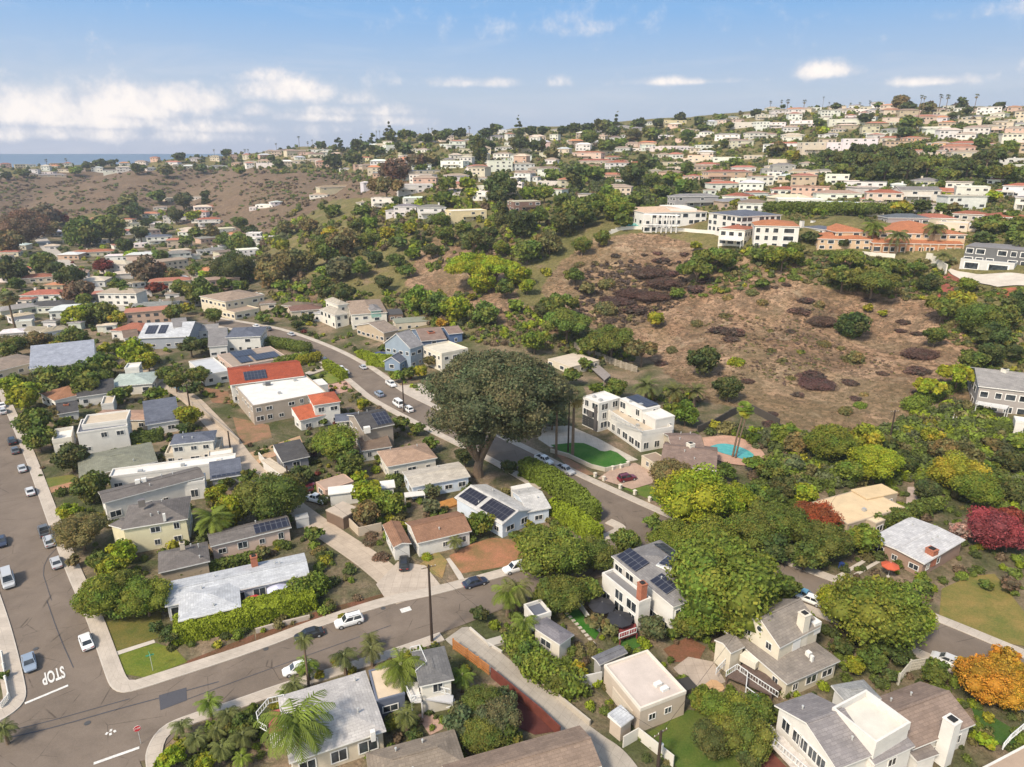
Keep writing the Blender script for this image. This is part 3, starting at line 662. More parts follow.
    if near and win and X*Yh > 12:
        rv = random.Random(int(X*100+Yh*37))
        for _ in range(rv.choice((1, 2, 3))):
            lx, ly = rv.uniform(-.7, .7)*X, rv.uniform(.25, .7)*Yh*rv.choice((-1, 1))
            if roof == 'f':
                b = MB(); q_ = rv.uniform(.35, .6); b.box(-q_, q_, -q_, q_, 0, .6); b.box(-q_*.8, q_*.8, -q_*.8, q_*.8, .6, .68); b.build('roof_unit', ['metal'], rt, (.42, .42, .41), loc+np.array([*(lx*ux+ly*vy), h]), ang)
            elif roof in 'gh' and long_x:
                zr_ = h+.19+rz*(1-abs(ly)/Yh); b = MB(); b.tube([(0, 0, -.3), (0, 0, .45)], [.11, .11], 8); b.tube([(0, 0, .45), (0, 0, .55)], [.17, .14], 8); b.build('vent_pipe', ['metal'], rt, (.5, .5, .48), loc+np.array([*(lx*ux+ly*vy), zr_]))
    # windows
    rnd = random.Random(int(abs(o[0]*13+o[1]*7)))
    nf = fl or max(1, int((h+.4)/2.75))
    if win:
        for k, (nx_, ny_, ln, off) in enumerate(((0, -1, wx, wy), (1, 0, wy, wx), (0, 1, wx, wy), (-1, 0, wy, wx))):
            if faces is not None and k not in faces: continue
            wn = nx_*ux+ny_*vy; facing = np.dot(wn, -o/dist)
            if dist > 330 and facing < .25: continue
            n = int(2*ln/(3.1 if dist < 330 else 3.4))
            if dist > 420: n = min(n, 4)
            if n < 1: continue
            for s in range(nf):
                for i in range(n):
                    if rnd.random() > (.8 if facing > 0 else .55)*win: continue
                    ww = rnd.choice((1.1, 1.5, 1.9, 2.3)) if not big else rnd.choice((1.7, 2.2, 2.7)); wh = rnd.choice((1.15, 1.3, 1.5)) if not big else 2.0
                    if dist > 330: ww *= 1.25; wh *= 1.15
                    x = -ln+(i+.5)*2*ln/n+rnd.uniform(-.2, .2); zz = s*h/nf+(.95 if not big else .6)
                    if zz+wh > h-.2: zz = h-.25-wh
                    lx, ly = (x*(-ny_)+nx_*off, x*nx_+ny_*off); a2 = math.atan2(ny_, nx_)-math.pi/2
                    q = loc+np.array([*(lx*ux+ly*vy), zz]); add_window(rt, q, ang+a2, ww, wh, near)
    for s in sol: solar_on(V, *s)
    return V
def W2(V, lx, ly, z): return V.loc+np.array([*(lx*V.ux+ly*V.vy), z])
def solar_on(V, side, x0, x1, s0, s1):
    """panels on a roof slope; x0..x1 along B->A as fractions, s0..s1 from eave to ridge"""
    if V.flip: x0, x1 = 1-x1, 1-x0
    if V.roof == 'f' or V.roof == 's':
        w = (x1-x0)*2*V.X; d = (s1-s0)*2*V.Y; sl = 0.0; q = W2(V, -V.X+x0*2*V.X, -V.Y+s0*2*V.Y, V.h+(.35 if V.roof == 'f' else .45)); ang = V.ang; tilt = math.atan(.1) if V.roof == 's' else .06
    elif V.long_x:
        w = (x1-x0)*2*V.X; tilt = math.atan2(V.rz, V.Y); d = (s1-s0)*math.hypot(V.rz, V.Y); y = s0*V.Y
        zz = V.h+.19+.12+s0*V.rz
        if side < 0: q = W2(V, -V.X+x0*2*V.X, -V.Y+y, zz); ang = V.ang
        else: q = W2(V, -V.X+x1*2*V.X, V.Y-y, zz); ang = V.ang+math.pi
    else:
        w = (x1-x0)*2*V.Y; tilt = math.atan2(V.rz, V.X); d = (s1-s0)*math.hypot(V.rz, V.X); y = s0*V.X; zz = V.h+.31+s0*V.rz
        if side < 0: q = W2(V, -V.X+y, -V.Y+x1*2*V.Y, zz); ang = V.ang-math.pi/2
        else: q = W2(V, V.X-y, -V.Y+x0*2*V.Y, zz); ang = V.ang+math.pi/2
    b = MB(); b.box(0, w, 0, d, 0, .06); b.build('solar_panel', ['solar'], V.rt, None, q, (tilt, 0, ang))
def chimney(rt, px, zroof, f=ident, w=.9, h=1.8, mat='brick', color=None, cap=True, deep=2.5):
    """a chimney standing where pixel px meets the plane zroof above the thing's base"""
    q = plane(*f(*px), rt.location[2]+zroof)-np.array(rt.location); b = MB(); b.box(-w/2, w/2, -w/2, w/2, -deep, h, 0)
    if cap: b.box(-w/2-.07, w/2+.07, -w/2-.07, w/2+.07, h, h+.14, 0); b.box(-w*.3, w*.3, -w*.3, w*.3, h+.14, h+.3, 1)
    return b.build('chimney', [mat, 'rubber'], rt, color, q, math.radians(27))
def railing(rt, pts, zh, f=ident, color=(.62, .62, .6), hh=1.0, solid=False):
    P = [plane(*f(*p), rt.location[2]+zh)-np.array(rt.location) for p in pts]; b = MB()
    for a, c in zip(P[:-1], P[1:]):
        l = np.linalg.norm(c-a); n = max(1, int(l/.45))
        b.bar(a+[0, 0, hh], c+[0, 0, hh], .1); b.bar(a+[0, 0, .12], c+[0, 0, .12], .08)
        for i in range(n+1):
            q = a+(c-a)*i/n; b.bar(q, q+[0, 0, hh], .12 if i % 4 == 0 else .05)
    return b.build('railing', ['paint'], rt, color)
def deck(rt, pts, zh, f=ident, color=(.2, .17, .15), th=.25, posts=True, name='deck', mat='wood'):
    P = [plane(*f(*p), rt.location[2]+zh)-np.array(rt.location) for p in pts]; b = MB(); pl = [(p[0], p[1]) for p in P]
    ar = sum(pl[i][0]*pl[(i+1) % len(pl)][1]-pl[(i+1) % len(pl)][0]*pl[i][1] for i in range(len(pl)))
    if ar < 0: pl = pl[::-1]
    b.prism(pl, zh-th, zh, 0, bottom=True)
    if posts:
        for p in pl: b.bar((p[0]*.98, p[1]*.98, zh-th), (p[0]*.98, p[1]*.98, -2.5), .18)
    return b.build(name, [mat], rt, color)
def roofbox(rt, px, z, f, sx, sy, sz, ang, name='skylight', mat='paint', color=(.66, .64, .6)):
    q = plane(*f(*px), rt.location[2]+z)-np.array(rt.location); b = MB(); b.box(-sx/2, sx/2, -sy/2, sy/2, -1, sz); return b.build(name, [mat], rt, color, q, ang)
def placed(rt, px, f, zh, ang, w, h, kind='window', color=None, out=0.0):
    """window or door whose foot centre is at pixel px on the plane zh above base"""
    q = plane(*f(*px), rt.location[2]+zh)-np.array(rt.location)
    if kind == 'window': add_window(rt, q, ang, w, h, True)
    elif kind == 'garage': link('garage_door', GDOOR, rt, color or (.5, .48, .44), q, ang, (w, 1.5, h))
    else: link('door', DOOR, rt, color or (.12, .08, .06), q, ang, (w, 1.5, h))
def on_face(V, k, t, z, w, h, kind='window', color=None):
    """on wall face k (0 = the AB side) at fraction t from B to A"""
    nx_, ny_ = ((0, -1), (1, 0), (0, 1), (-1, 0))[k]; ox, oy = V.wx, V.wy
    ln, off = (ox, oy) if k % 2 == 0 else (oy, ox)
    if V.flip and k % 2 == 0: t = 1-t
    x = (t*2-1)*ln
    lx, ly = (x, ny_*off) if k % 2 == 0 else (nx_*off, x); a2 = math.atan2(ny_, nx_)-math.pi/2; q = W2(V, lx, ly, z)
    if kind == 'window': add_window(V.rt, q, V.ang+a2, w, h, V.near)
    elif kind == 'garage': link('garage_door', GDOOR, V.rt, color or (.5, .48, .44), q, V.ang+a2, (w, 1.5, h))
    else: link('door', DOOR, V.rt, color or (.12, .08, .06), q, V.ang+a2, (w, 1.5, h))
def house(label, name='house', cat='house'): return tag(root(name, (0, 0, 0)), label, cat)
# generic house seen small: base-centre pixel, facade width in pixels, storeys
def far_house(u, v, w, fl, roof, wc, rc, rot=None):
    q = p1(u, v); wm = min(46, w*depth(*q)/F); wm = max(6, wm); d = min(wm*.75, 13)*random.uniform(.85, 1.1); h = fl*2.85+.3
    az = math.atan2(-q[0], q[1])*.8 + (rot if rot is not None else random.uniform(-.5, .5))
    t = root('house', q); ux = np.array([math.cos(az), math.sin(az)]); vy = np.array([-ux[1], ux[0]])
    ctr = q[:2]+vy*d/2; zb = q[2]
    # anchor: eave pixels computed so that vol() can be reused
    def pr(lx, ly): p = ctr+ux*lx+vy*ly; return w2p(p[0], p[1], zb+h)
    b0 = pr(-wm/2, -d/2); a0 = pr(wm/2, -d/2); c0 = pr(-wm/2, d/2)
    wk, rk = jit(WC[wc], .13), jit(RC[rc], .15)
    V = vol(t, a0, b0, c0, h, roof, None, wk, rk, zb=zb, drop=6, par=.45 if random.random() < .5 else 0)
    dist = math.hypot(q[0], q[1])
    if fl > 1 and random.random() < .6:                      # balcony slab with posts on the facade
        b = MB(); bw = wm*random.uniform(.4, .8)/2; x0 = random.uniform(-wm/2+bw, wm/2-bw); z = 2.9
        b.box(x0-bw, x0+bw, -d/2-1.6, -d/2+.3, z-.2, z); b.box(x0-bw, x0+bw, -d/2-1.6, -d/2-1.5, z, z+.9)
        for x in (x0-bw+.15, x0, x0+bw-.15): b.box(x-.12, x+.12, -d/2-1.5, -d/2-1.26, -6, z-.2)
        b.build('balcony', ['paint'], t, WC.get(wc), V.loc, V.ang)
    if random.random() < .45 and dist < 700:
        b = MB(); x = random.uniform(-wm*.3, wm*.3); b.box(x-.5, x+.5, -.5, .5, h-1, h+V.rz+1.1); b.build('chimney', ['stucco'], t, WC.get(wc), V.loc, V.ang)
    if random.random() < .5:                                  # a lower wing beside the main block
        s = random.choice((-1, 1)); ww = wm*random.uniform(.3, .5); hh = max(2.9, h-2.85) if fl > 1 else h-.35
        cc = ctr+ux*s*(wm/2+ww/2-.3)+vy*random.uniform(0, 1.5)
        if dist < 900:
            def pr2(lx, ly): p = cc+ux*lx+vy*ly; return w2p(p[0], p[1], zb+hh)
            dd = d*.7; vol(t, pr2(ww/2, -dd/2), pr2(-ww/2, -dd/2), pr2(-ww/2, dd/2), hh, 'f' if roof == 'f' else roof, None, wk, rk, zb=zb, drop=6, par=0, faces=(0,))
    rn = {'f': 'flat', 'g': 'gabled', 'h': 'hipped', 'x': 'gabled', 's': 'sloping'}[roof]
    big = 'large ' if wm > 24 else ''; st = {1: 'one storey', 2: 'two storey', 3: 'three storey'}[fl]
    auto(t, f"{big}{WN[wc]} {st} house with {RN[rc]} {rn} roof", 'house', u, v, 'houses on the hillsides and in the valley'); return t
# ------------------------------------------------------------------ cars
CARP = {}
def loft(prof, ws, mat=0):
    """side profile (x, z) swept across half widths ws(z)"""
def car_meshes(kind):
    if kind in CARP: return CARP[kind]
    Lc, W, H = {'sedan': (4.6, 1.82, 1.42), 'suv': (4.75, 1.92, 1.75), 'pickup': (5.5, 1.95, 1.82), 'van': (5.4, 2.05, 2.3)}[kind]; h = Lc/2; w = W/2
    zb, zw = .28, {'sedan': .88, 'suv': 1.02, 'pickup': 1.05, 'van': 1.15}[kind]
    b = MB()
    # body: stations along x with half width and lower/upper height
    nose = {'sedan': (.62, .80), 'suv': (.8, .98), 'pickup': (.85, 1.02), 'van': (.8, 1.0)}[kind]
    st = [(-h, w*.80, zb+.12, zw-.16), (-h+.15, w*.95, zb, zw-.03), (-h+.9, w, zb, zw), (0, w, zb, zw), (h-1.3, w, zb, zw-.02), (h-.35, w*.93, zb, nose[1]-.05), (h, w*.76, zb+.12, nose[0])]
    if kind == 'pickup': st[0] = (-h, w*.95, zb+.1, zw); st[1] = (-h+.1, w, zb, zw)
    sec = lambda x, hw, z0, z1: [(x, -hw*.93, z0), (x, -hw, z0+(z1-z0)*.45), (x, -hw*.94, z1-.03), (x, -hw*.82, z1), (x, hw*.82, z1), (x, hw*.94, z1-.03), (x, hw, z0+(z1-z0)*.45), (x, hw*.93, z0)]
    S = [sec(*s) for s in st]
    for p, q in zip(S[:-1], S[1:]):
        for i in range(8): j = (i+1) % 8; b.face([p[i], q[i], q[j], p[j]][::-1])
    b.face(S[0]); b.face(S[-1][::-1])
    # cabin frustum: base and roof outlines
    x0, x1, x2, x3 = {'sedan': (-1.75, -1.0, .45, 1.25), 'suv': (-2.2, -1.95, .35, 1.15), 'pickup': (-.75, -.6, .75, 1.45), 'van': (-2.5, -2.4, 1.2, 1.95)}[kind]
    zr = H; bw, tw = w*.86, w*.70; base = [(x0, -bw), (x3, -bw), (x3, bw), (x0, bw)]; top = [(x1, -tw), (x2, -tw), (x2, tw), (x1, tw)]
    b.face([(*p, zr) for p in top]); rim = [((p[0]*.97+q[0]*.03), p[1]*.97+q[1]*.03) for p, q in zip(top, base)]
    for i in range(4):                                       # pillars and roof edge are body paint, glass goes between
        j = (i+1) % 4; p0, p1_, q0, q1 = [(*base[i], zw-.02), (*base[j], zw-.02), (*top[i], zr), (*top[j], zr)]
        b.face([p0, p1_, q1, q0])
    if kind == 'pickup':
        b.box(-h+.12, -.85, -w*.8, w*.8, zw-.0, zw+.012, 1); b.box(-h+.1, -.8, -w*.95, -w*.82, zw-.02, zw+.22); b.box(-h+.1, -.8, w*.82, w*.95, zw-.02, zw+.22); b.box(-h, -h+.1, -w*.92, w*.92, zw-.05, zw+.2)
    if kind in ('suv',):
        for sg in (-1, 1): b.bar((x1+.2, sg*tw*.85, zr+.08), (x2-.2, sg*tw*.85, zr+.08), .05, 1)
    body = b.mesh('body', ['carpaint', 'rubber']); g = {}
    def pane(name, i, lo=.12, hi=.88, a=.06, c=.94, out=.012):
        j = (i+1) % 4; P = [np.array((*base[i], zw-.02)), np.array((*base[j], zw-.02)), np.array((*top[j], zr)), np.array((*top[i], zr))]
        n = np.cross(P[1]-P[0], P[3]-P[0]); n = n/np.linalg.norm(n)*out; f_ = lambda s, t: (P[0]*(1-s)+P[1]*s)*(1-t)+(P[3]*(1-s)+P[2]*s)*t+n
        m_ = MB()
        segs = [(a, .47), (.53, c)] if i in (0, 2) else [(a, c)]
        for s0, s1 in segs: m_.face([f_(s0, lo), f_(s1, lo), f_(s1, hi), f_(s0, hi)])
        return m_.mesh(name, ['glass'])
    g['side_window'] = [pane('side_window', 0), pane('side_window', 2)]; g['windshield'] = [pane('windshield', 1)]; g['rear_window'] = [pane('rear_window', 3)]
    r = {'sedan': .33, 'suv': .37, 'pickup': .4, 'van': .38}[kind]; wm = MB(); wm.tube([(0, -.11, 0), (0, .11, 0)], [r, r], 14, 0); wm.tube([(0, -.12, 0), (0, .12, 0)], [r*.6, r*.6], 10, 1)
    wheel = wm.mesh('wheel', ['rubber', 'metal_rim'])
    lm = MB(); lm.box(-.04, .04, -.2, .2, -.07, .07); hl = lm.mesh('headlight', ['lamp_glass']); tl = lm.mesh('taillight', ['tail_red'])
    CARP[kind] = (body, g, wheel, hl, tl, h, w, r, zb, zw, nose); return CARP[kind]
m, nt, b = nodes('carpaint'); b.inputs['Roughness'].default_value = .28; b.inputs['Coat Weight'].default_value = .5
L(nt, N(nt, 'ShaderNodeObjectInfo').outputs['Color'], b.inputs['Base Color']); M['carpaint'] = m
surf('metal_rim', (.35, .35, .36), .4, .05); surf('lamp_glass', (.6, .6, .58), .2, .05); surf('tail_red', (.35, .02, .02), .3, .05)
CARC = {'white': (.72, .72, .71), 'silver': (.42, .43, .44), 'dark grey': (.09, .095, .10), 'black': (.016, .017, .02), 'blue grey': (.22, .27, .34), 'navy': (.03, .04, .07), 'maroon': (.12, .012, .025), 'light grey': (.52, .52, .52), 'teal blue': (.10, .25, .36), 'red': (.35, .03, .03), 'tan': (.4, .33, .24)}
def car(u, v, kind, color, head, label, h=.12):
    """head: world heading in radians of the car's nose"""
    body, g, wheel, hl, tl, hl_, w, r, zb, zw, nose = car_meshes(kind); q = p1(u, v, .7); q[2] = hz(q[0], q[1])+h
    t = root({'sedan': 'car', 'suv': 'suv', 'pickup': 'pickup_truck', 'van': 'van'}[kind], q, head); t['category'] = {'sedan': 'car', 'suv': 'suv', 'pickup': 'pickup truck', 'van': 'van'}[kind]; t['label'] = label; t['group'] = 'parked cars and trucks'
    # follow the slope of the ground
    d = np.array([math.cos(head), math.sin(head)]); gr = float(hz(*(q[:2]+d*1.5))-hz(*(q[:2]-d*1.5)))/3; t.rotation_euler = (0, -math.atan(gr), head)
    link('body', body, t, CARC[color])
    for k, ms in g.items():
        for m_ in ms: link(k, m_, t)
    for x in (-hl_*.62, hl_*.63):
        for sg in (-1, 1): link('wheel', wheel, t, None, (x, sg*(w-.1), r))
    for sg in (-1, 1): link('headlight', hl, t, None, (hl_-.05, sg*w*.58, nose[0]-.08)); link('taillight', tl, t, None, (-hl_+.01, sg*w*.62, zw-.25))
    TREES.append((q[0], q[1], 2.6)); return t
surf('pole_wood', (.055, .04, .032), .95, .2, 3, .1, .15)
# ------------------------------------------------------------------ street furniture, fences, walls
def wpost(u, v0, v1):
    q = p1(u, v0); _, dy, dz = rdir(u, v1); return q, CAMZ+dz/dy*q[1]-q[2]
def pole(u, v0, v1, label, arms=1, ub=None, crossang=.5):
    q, h = wpost(u, v0, v1); t = tag(root('utility_pole', q), label, 'utility pole', 'wooden utility poles'); b = MB(); b.tube([(0, 0, -.5), (0, 0, h)], [.25, .16], 9); b.build('post', ['pole_wood'], t)
    d = np.array([math.cos(crossang), math.sin(crossang), 0])
    for k in range(arms):
        z = h-.5-k*1.1; b = MB(); b.bar(np.array([0, .17, z])-d*1.2, np.array([0, .17, z])+d*1.2, .12); b.build('crossarm', ['bark'], t)
        for s in (-1.05, -.4, .4, 1.05): b = MB(); b.tube([d*s+[0, .17, z+.06], d*s+[0, .17, z+.25]], [.05, .03], 6); b.build('insulator', ['trim'], t)
    b = MB(); b.tube([(.28, .1, h-3.2), (.28, .1, h-2.2)], [.24, .24], 10); 
    if arms > 0 and 'transformer' in label: b.build('transformer', ['metal'], t, (.45, .46, .46))
    return q+np.array([0, 0, h-.3]), d
WIRES = []
def wire(a, c, label, sag=1.2):
    b = MB(); n = 14; pts = [a+(c-a)*i/n-np.array([0, 0, sag*4*(i/n)*(1-i/n)]) for i in range(n+1)]; o = pts[0]; b.tube([p-o for p in pts], [.022]*(n+1), 4)
    tag(b.build('overhead_wire', ['rubber'], None, None, o), label, 'wire', 'overhead wires')
def wall(pts, h, th, color, label, name='wall', cat='wall', f=ident, mat='stucco', slats=False):
    P = [p1(*f(*p)) for p in pts]; o = P[0]; b = MB()
    t = None
    for a, c in zip(P[:-1], P[1:]):
        l = np.linalg.norm((c-a)[:2]); n = max(1, int(l/2.4)); d = (c-a)[:2]/max(l, 1e-6); s = np.array([-d[1], d[0]])*th/2
        for i in range(n):
            p = a[:2]+(c-a)[:2]*i/n; q = a[:2]+(c-a)[:2]*(i+1)/n; zp, zq = float(hz(*p)), float(hz(*q)); zt = max(zp, zq)+h
            pp = [p-s-o[:2], q-s-o[:2], q+s-o[:2], p+s-o[:2]]
            if slats:
                b.bar((*(p-o[:2]), zp-o[2]-.4), (*(p-o[:2]), zt-o[2]+.1), th*2.2, 0)
                for k in range(4): z = zt-o[2]-h*(.06+.26*k); b.bar((*(p-o[:2]), z), (*(q-o[:2]), z), th, 0, .1)
                m_ = max(2, int(l/n/.28))
                for k in range(m_): r_ = p+(q-p)*(k+.5)/m_-o[:2]; b.bar((*r_, zt-o[2]-h), (*r_, zt-o[2]-.05), th*.6, 0, .16)
            else: b.prism(pp, min(zp, zq)-o[2]-1.2, zt-o[2], 0)
    ob = b.build(name, [mat], None, color, o); tag(ob, label, cat); return ob
def umbrella(u, v, color, label, h=2.4, r=1.7, rt=None):
    q = p1(u, v, h); t = tag(root('patio_umbrella', q), label, 'umbrella'); b = MB(); n = 8
    pts = [(r*math.cos(a), r*math.sin(a), h) for a in np.linspace(0, 2*math.pi, n, endpoint=False)]
    for i in range(n): b.face([pts[i], pts[(i+1) % n], (0, 0, h+.65)]); b.face([pts[i], (pts[i][0], pts[i][1], h-.16), (pts[(i+1) % n][0], pts[(i+1) % n][1], h-.16), pts[(i+1) % n]])
    b.build('canopy', ['paint'], t, color); b = MB(); b.tube([(0, 0, 0), (0, 0, h+.75)], [.035, .03], 6); b.build('pole', ['trim'], t); b = MB(); b.tube([(0, 0, -.05), (0, 0, .12)], [.35, .3], 10); b.build('base', ['concrete'], t)
def table(u, v, label, color=(.6, .58, .55), r=.8):
    q = p1(u, v, .7); t = tag(root('patio_table', q), label, 'table'); b = MB(); b.tube([(0, 0, .68), (0, 0, .74)], [r, r], 14); b.build('table_top', ['paint'], t, color); b = MB(); b.tube([(0, 0, 0), (0, 0, .68)], [.08, .06], 6); b.tube([(0, 0, 0), (0, 0, .05)], [.35, .3], 8); b.build('leg', ['metal'], t, (.3, .3, .3))
def textmesh(s, name, mat, size, ext=.01):
    c = bpy.data.curves.new('t', 'FONT'); c.body = s; c.size = size; c.extrude = ext; c.align_x = 'CENTER'; c.align_y = 'CENTER'; c.resolution_u = 3; c.offset = .028*size
    o = bpy.data.objects.new('t', c); COL.objects.link(o); dg = bpy.context.evaluated_depsgraph_get(); me = bpy.data.meshes.new_from_object(o.evaluated_get(dg)); me.name = name
    me.materials.clear(); me.materials.append(M[mat]); bpy.data.objects.remove(o); return me
# ------------------------------------------------------------------ ground sheet
DRY = [[(596, 236), (660, 234), (720, 252), (800, 260), (830, 290), (905, 285), (960, 290), (962, 330), (1004, 355), (960, 385), (905, 420), (880, 440), (800, 428), (740, 408), (700, 400), (650, 360), (600, 330), (555, 320), (540, 290), (560, 262)],
       [(-200, 180), (0, 178), (60, 172), (130, 168), (260, 168), (330, 172), (400, 176), (455, 188), (400, 196), (330, 200), (270, 240), (215, 262), (200, 230), (150, 214), (90, 214), (40, 222), (-200, 235)],
       [(404, 285), (420, 250), (440, 232), (470, 232), (505, 225), (520, 240), (500, 262), (530, 320), (490, 330), (440, 300)], [(280, 285), (330, 275), (325, 300), (300, 310)], [(520, 305), (560, 310), (560, 345), (505, 330)],
       [(944, 392), (985, 390), (975, 415), (940, 412)]]
GU, GVv = w2p(XX, YY, ZG)
dry = np.zeros(XX.shape)
for P in DRY: dry = np.maximum(dry, inpoly(GU, GVv, P) & (YY > 150))
# soften the zone edges
for _ in range(3):
    dry[1:-1, 1:-1] = (dry[1:-1, 1:-1]*2+dry[:-2, 1:-1]+dry[2:, 1:-1]+dry[1:-1, :-2]+dry[1:-1, 2:])/6
hill = np.clip((ZG-2.0)/5, 0, 1); hill = np.maximum(hill, ((YY > 700) & (ZG > 1))*1.0)
ny, nx = XX.shape; V = np.stack([XX, YY, ZG], 2).reshape(-1, 3); idx = np.arange(ny*nx).reshape(ny, nx)
Fq = np.stack([idx[:-1, :-1], idx[:-1, 1:], idx[1:, 1:], idx[1:, :-1]], 2).reshape(-1, 4)
me = bpy.data.meshes.new('ground'); me.vertices.add(len(V)); me.vertices.foreach_set('co', V.astype(np.float32).ravel()); me.loops.add(Fq.size); me.loops.foreach_set('vertex_index', Fq.astype(np.int32).ravel())
me.polygons.add(len(Fq)); me.polygons.foreach_set('loop_start', np.arange(len(Fq), dtype=np.int32)*4); me.polygons.foreach_set('loop_total', np.full(len(Fq), 4, np.int32)); me.polygons.foreach_set('use_smooth', np.ones(len(Fq), bool))
at = me.attributes.new('zone', 'FLOAT_COLOR', 'POINT'); c = np.ones((len(V), 4), np.float32); c[:, 0] = dry.ravel(); c[:, 1] = hill.ravel(); c[:, 2] = (np.clip((-XX-60)/80, 0, 1)*np.clip((YY-380)/150, 0, 1)).ravel(); at.data.foreach_set('color', c.ravel())
me.materials.append(M['ground']); me.update(calc_edges=True); link('ground', me)['kind'] = 'structure'
b = MB(); b.face([(-60000, 1500, 0), (60000, 1500, 0), (60000, 60000, 0), (-60000, 60000, 0)]); b.build('sea', ['water'], None, None, (0, 0, -58))['kind'] = 'structure'
# ground near and behind the viewpoint
b = MB(); n = 24
for i in range(n):
    for j in range(6):
        x0, x1 = -240+i*20, -220+i*20; y0, y1 = -100+j*20.7, -100+(j+1)*20.7; b.face([(x0, y0, 0), (x1, y0, 0), (x1, y1, 0), (x0, y1, 0)])
o = b.build('ground', ['ground'], None, None, (0, 0, float(hz(0, 24))-.3)); o['kind'] = 'structure'
# ------------------------------------------------------------------ roads
CONC = (.46, .40, .335); CONC2 = (.40, .335, .265)
ave_r = G([(-60, 300), (-12, 372), (0, 396), (5, 408), (25, 455), (48, 521), (67, 573), (87, 617), (108, 682), (125, 725), (143, 770), (175, 850)])
ave_r = [np.array(p) for p in ave_r]
strip('avenue_road', ave_r, offset(ave_r, -10.4), .08, 'asphalt', 7)
s1n = G([(-90, 752), (0, 727), (60, 711), (138, 690), (256, 651.5), (316, 628), (389, 604), (427, 597), (495, 579), (540, 566), (598, 545), (640, 528)])
s1s = G([(-90, 822), (0, 790), (100, 752), (161, 727.5), (237, 701), (281, 685), (389, 652), (472, 622), (490, 614), (560, 588), (620, 566), (660, 550)])
strip('cross_street_road', s1n, s1s, .092, 'asphalt', 8)
s2 = [np.array(p) for p in G([(215, 318), (232, 321), (256, 325), (286, 331), (339, 351), (366, 366), (386, 380), (401, 392), (427, 405), (470, 425), (519.5, 446.7), (575, 475.6), (663, 516), (735, 545), (811, 574), (838, 584), (939, 622), (992, 644), (1100, 690)])]
strip('hill_street_road', s2, offset(s2, -10.2), .104, 'asphalt_dark' if False else 'asphalt', 7)
patch('junction_asphalt', [(104, 668), (150, 686), (150, 715), (90, 715)], .07, 'asphalt')
patch('junction_asphalt', [(592, 512), (640, 510), (672, 560), (570, 585), (560, 556)], .07, 'asphalt')
patch('junction_asphalt', [(0, 700), (40, 680), (60, 740), (0, 745)], .066, 'asphalt')
patch('junction_asphalt', [(100, 730), (180, 716), (180, 732), (150, 760), (100, 767)], .066, 'asphalt')
patch('asphalt_patch', [(159, 696), (186.5, 688), (187, 701), (160.5, 711)], .125, 'asphalt_patch')
def pave(name, pts, d, z=.22, color=CONC, world=None):
    P = world if world is not None else [np.array(p) for p in G(pts)]
    strip(name, P, offset(P, d), z, 'paving', 2, color=color, side=.2)
    k = .18*(1 if d > 0 else -1); strip('kerb', P, offset(P, -k), z+.015, 'concrete', 1, side=.24)
pave('pavement', [(-12, 372), (0, 396), (5, 408), (25, 455), (48, 521), (67, 573), (87, 617), (107, 677), (112, 688), (122, 693.5), (138, 690), (175, 678), (256, 651.5), (316, 628), (389, 604), (427, 597), (495, 579), (540, 566), (590, 547), (612, 539), (623, 533), (626, 528), (620, 524), (611, 520)], 2.2)
pave('pavement', [(215, 318), (232, 321), (256, 325), (286, 331), (339, 351), (366, 366), (386, 380), (401, 392), (427, 405), (470, 425), (519.5, 446.7), (575, 475.6), (663, 516), (735, 545), (811, 574), (838, 584), (939, 622), (992, 644), (1060, 672)], 2.0)
o2 = offset(s2, -10.2)
pave('pavement', None, -2.0, world=[o2[i] for i in range(1, 12)])
pave('pavement', None, -2.0, world=[o2[i] for i in range(13, 19)])
pave('pavement', [(155, 800), (147, 767), (147, 750), (161, 727.5), (190, 716), (237, 701), (281, 685), (389, 652), (440, 634)], -1.9)
pave('pavement', [(-30, 520), (-10, 570), (7.5, 619), (16, 650), (23, 680), (26, 697), (20, 708), (0, 722), (-40, 738)], -2.6)
# lanes
def lane(name, L_, R_, color, z=.06): strip(name, G(L_), G(R_), z, 'paving', 3, color=color)
lane('lane', [(462, 628), (469, 626), (505, 656), (540, 686), (557, 700), (600, 735), (625, 750), (650, 785)], [(445, 640), (451, 646), (493, 674), (540, 716), (575, 745), (600, 767), (640, 815)], (.36, .32, .27), .13)
al = [np.array(p) for p in G([(132, 358), (153, 377), (189, 397), (206, 415), (228, 439), (244, 462), (262, 480), (290, 506), (331, 535), (369, 560), (396, 583), (410, 600)])]
strip('alley', offset(al, 2.6), offset(al, -2.6), .12, 'paving', 3, color=(.44, .36, .28))
patch('driveway', [(376, 585), (398, 562), (425, 566), (440, 585), (430, 597), (389, 605)], .15, 'paving', (.45, .38, .31))
patch('dirt_path', [(244, 455), (300, 436), (303, 444), (262, 462), (250, 470)], .1, 'lawn', (.36, .25, .17))
vr = [np.array(p) for p in G([(40, 238), (48, 248), (60, 260), (82, 278), (100, 298), (118, 312)])]
strip('valley_road', offset(vr, 5), offset(vr, -5), .25, 'paving', 2, color=(.42, .38, .33))
fr2 = [np.array(p) for p in G([(450, 200), (453.5, 192.6), (461, 182.6), (471, 168)])]
strip('hilltop_road', offset(fr2, 5), offset(fr2, -5), .6, 'paving', 2, color=(.42, .38, .34))
fz = fr(740, 180, 6.394)
patch('hilltop_road', [(30, 205), (100, 150), (170, 160), (140, 210), (60, 240)], .6, 'paving', (.36, .34, .33), f=fz)
fy = fr(864, 180, 6.394)
patch('concrete_terrace', [(515, 560), (600, 590), (760, 610), (940, 600), (1100, 620), (1100, 690), (850, 690), (640, 650), (560, 610)], .5, 'concrete', f=fy)
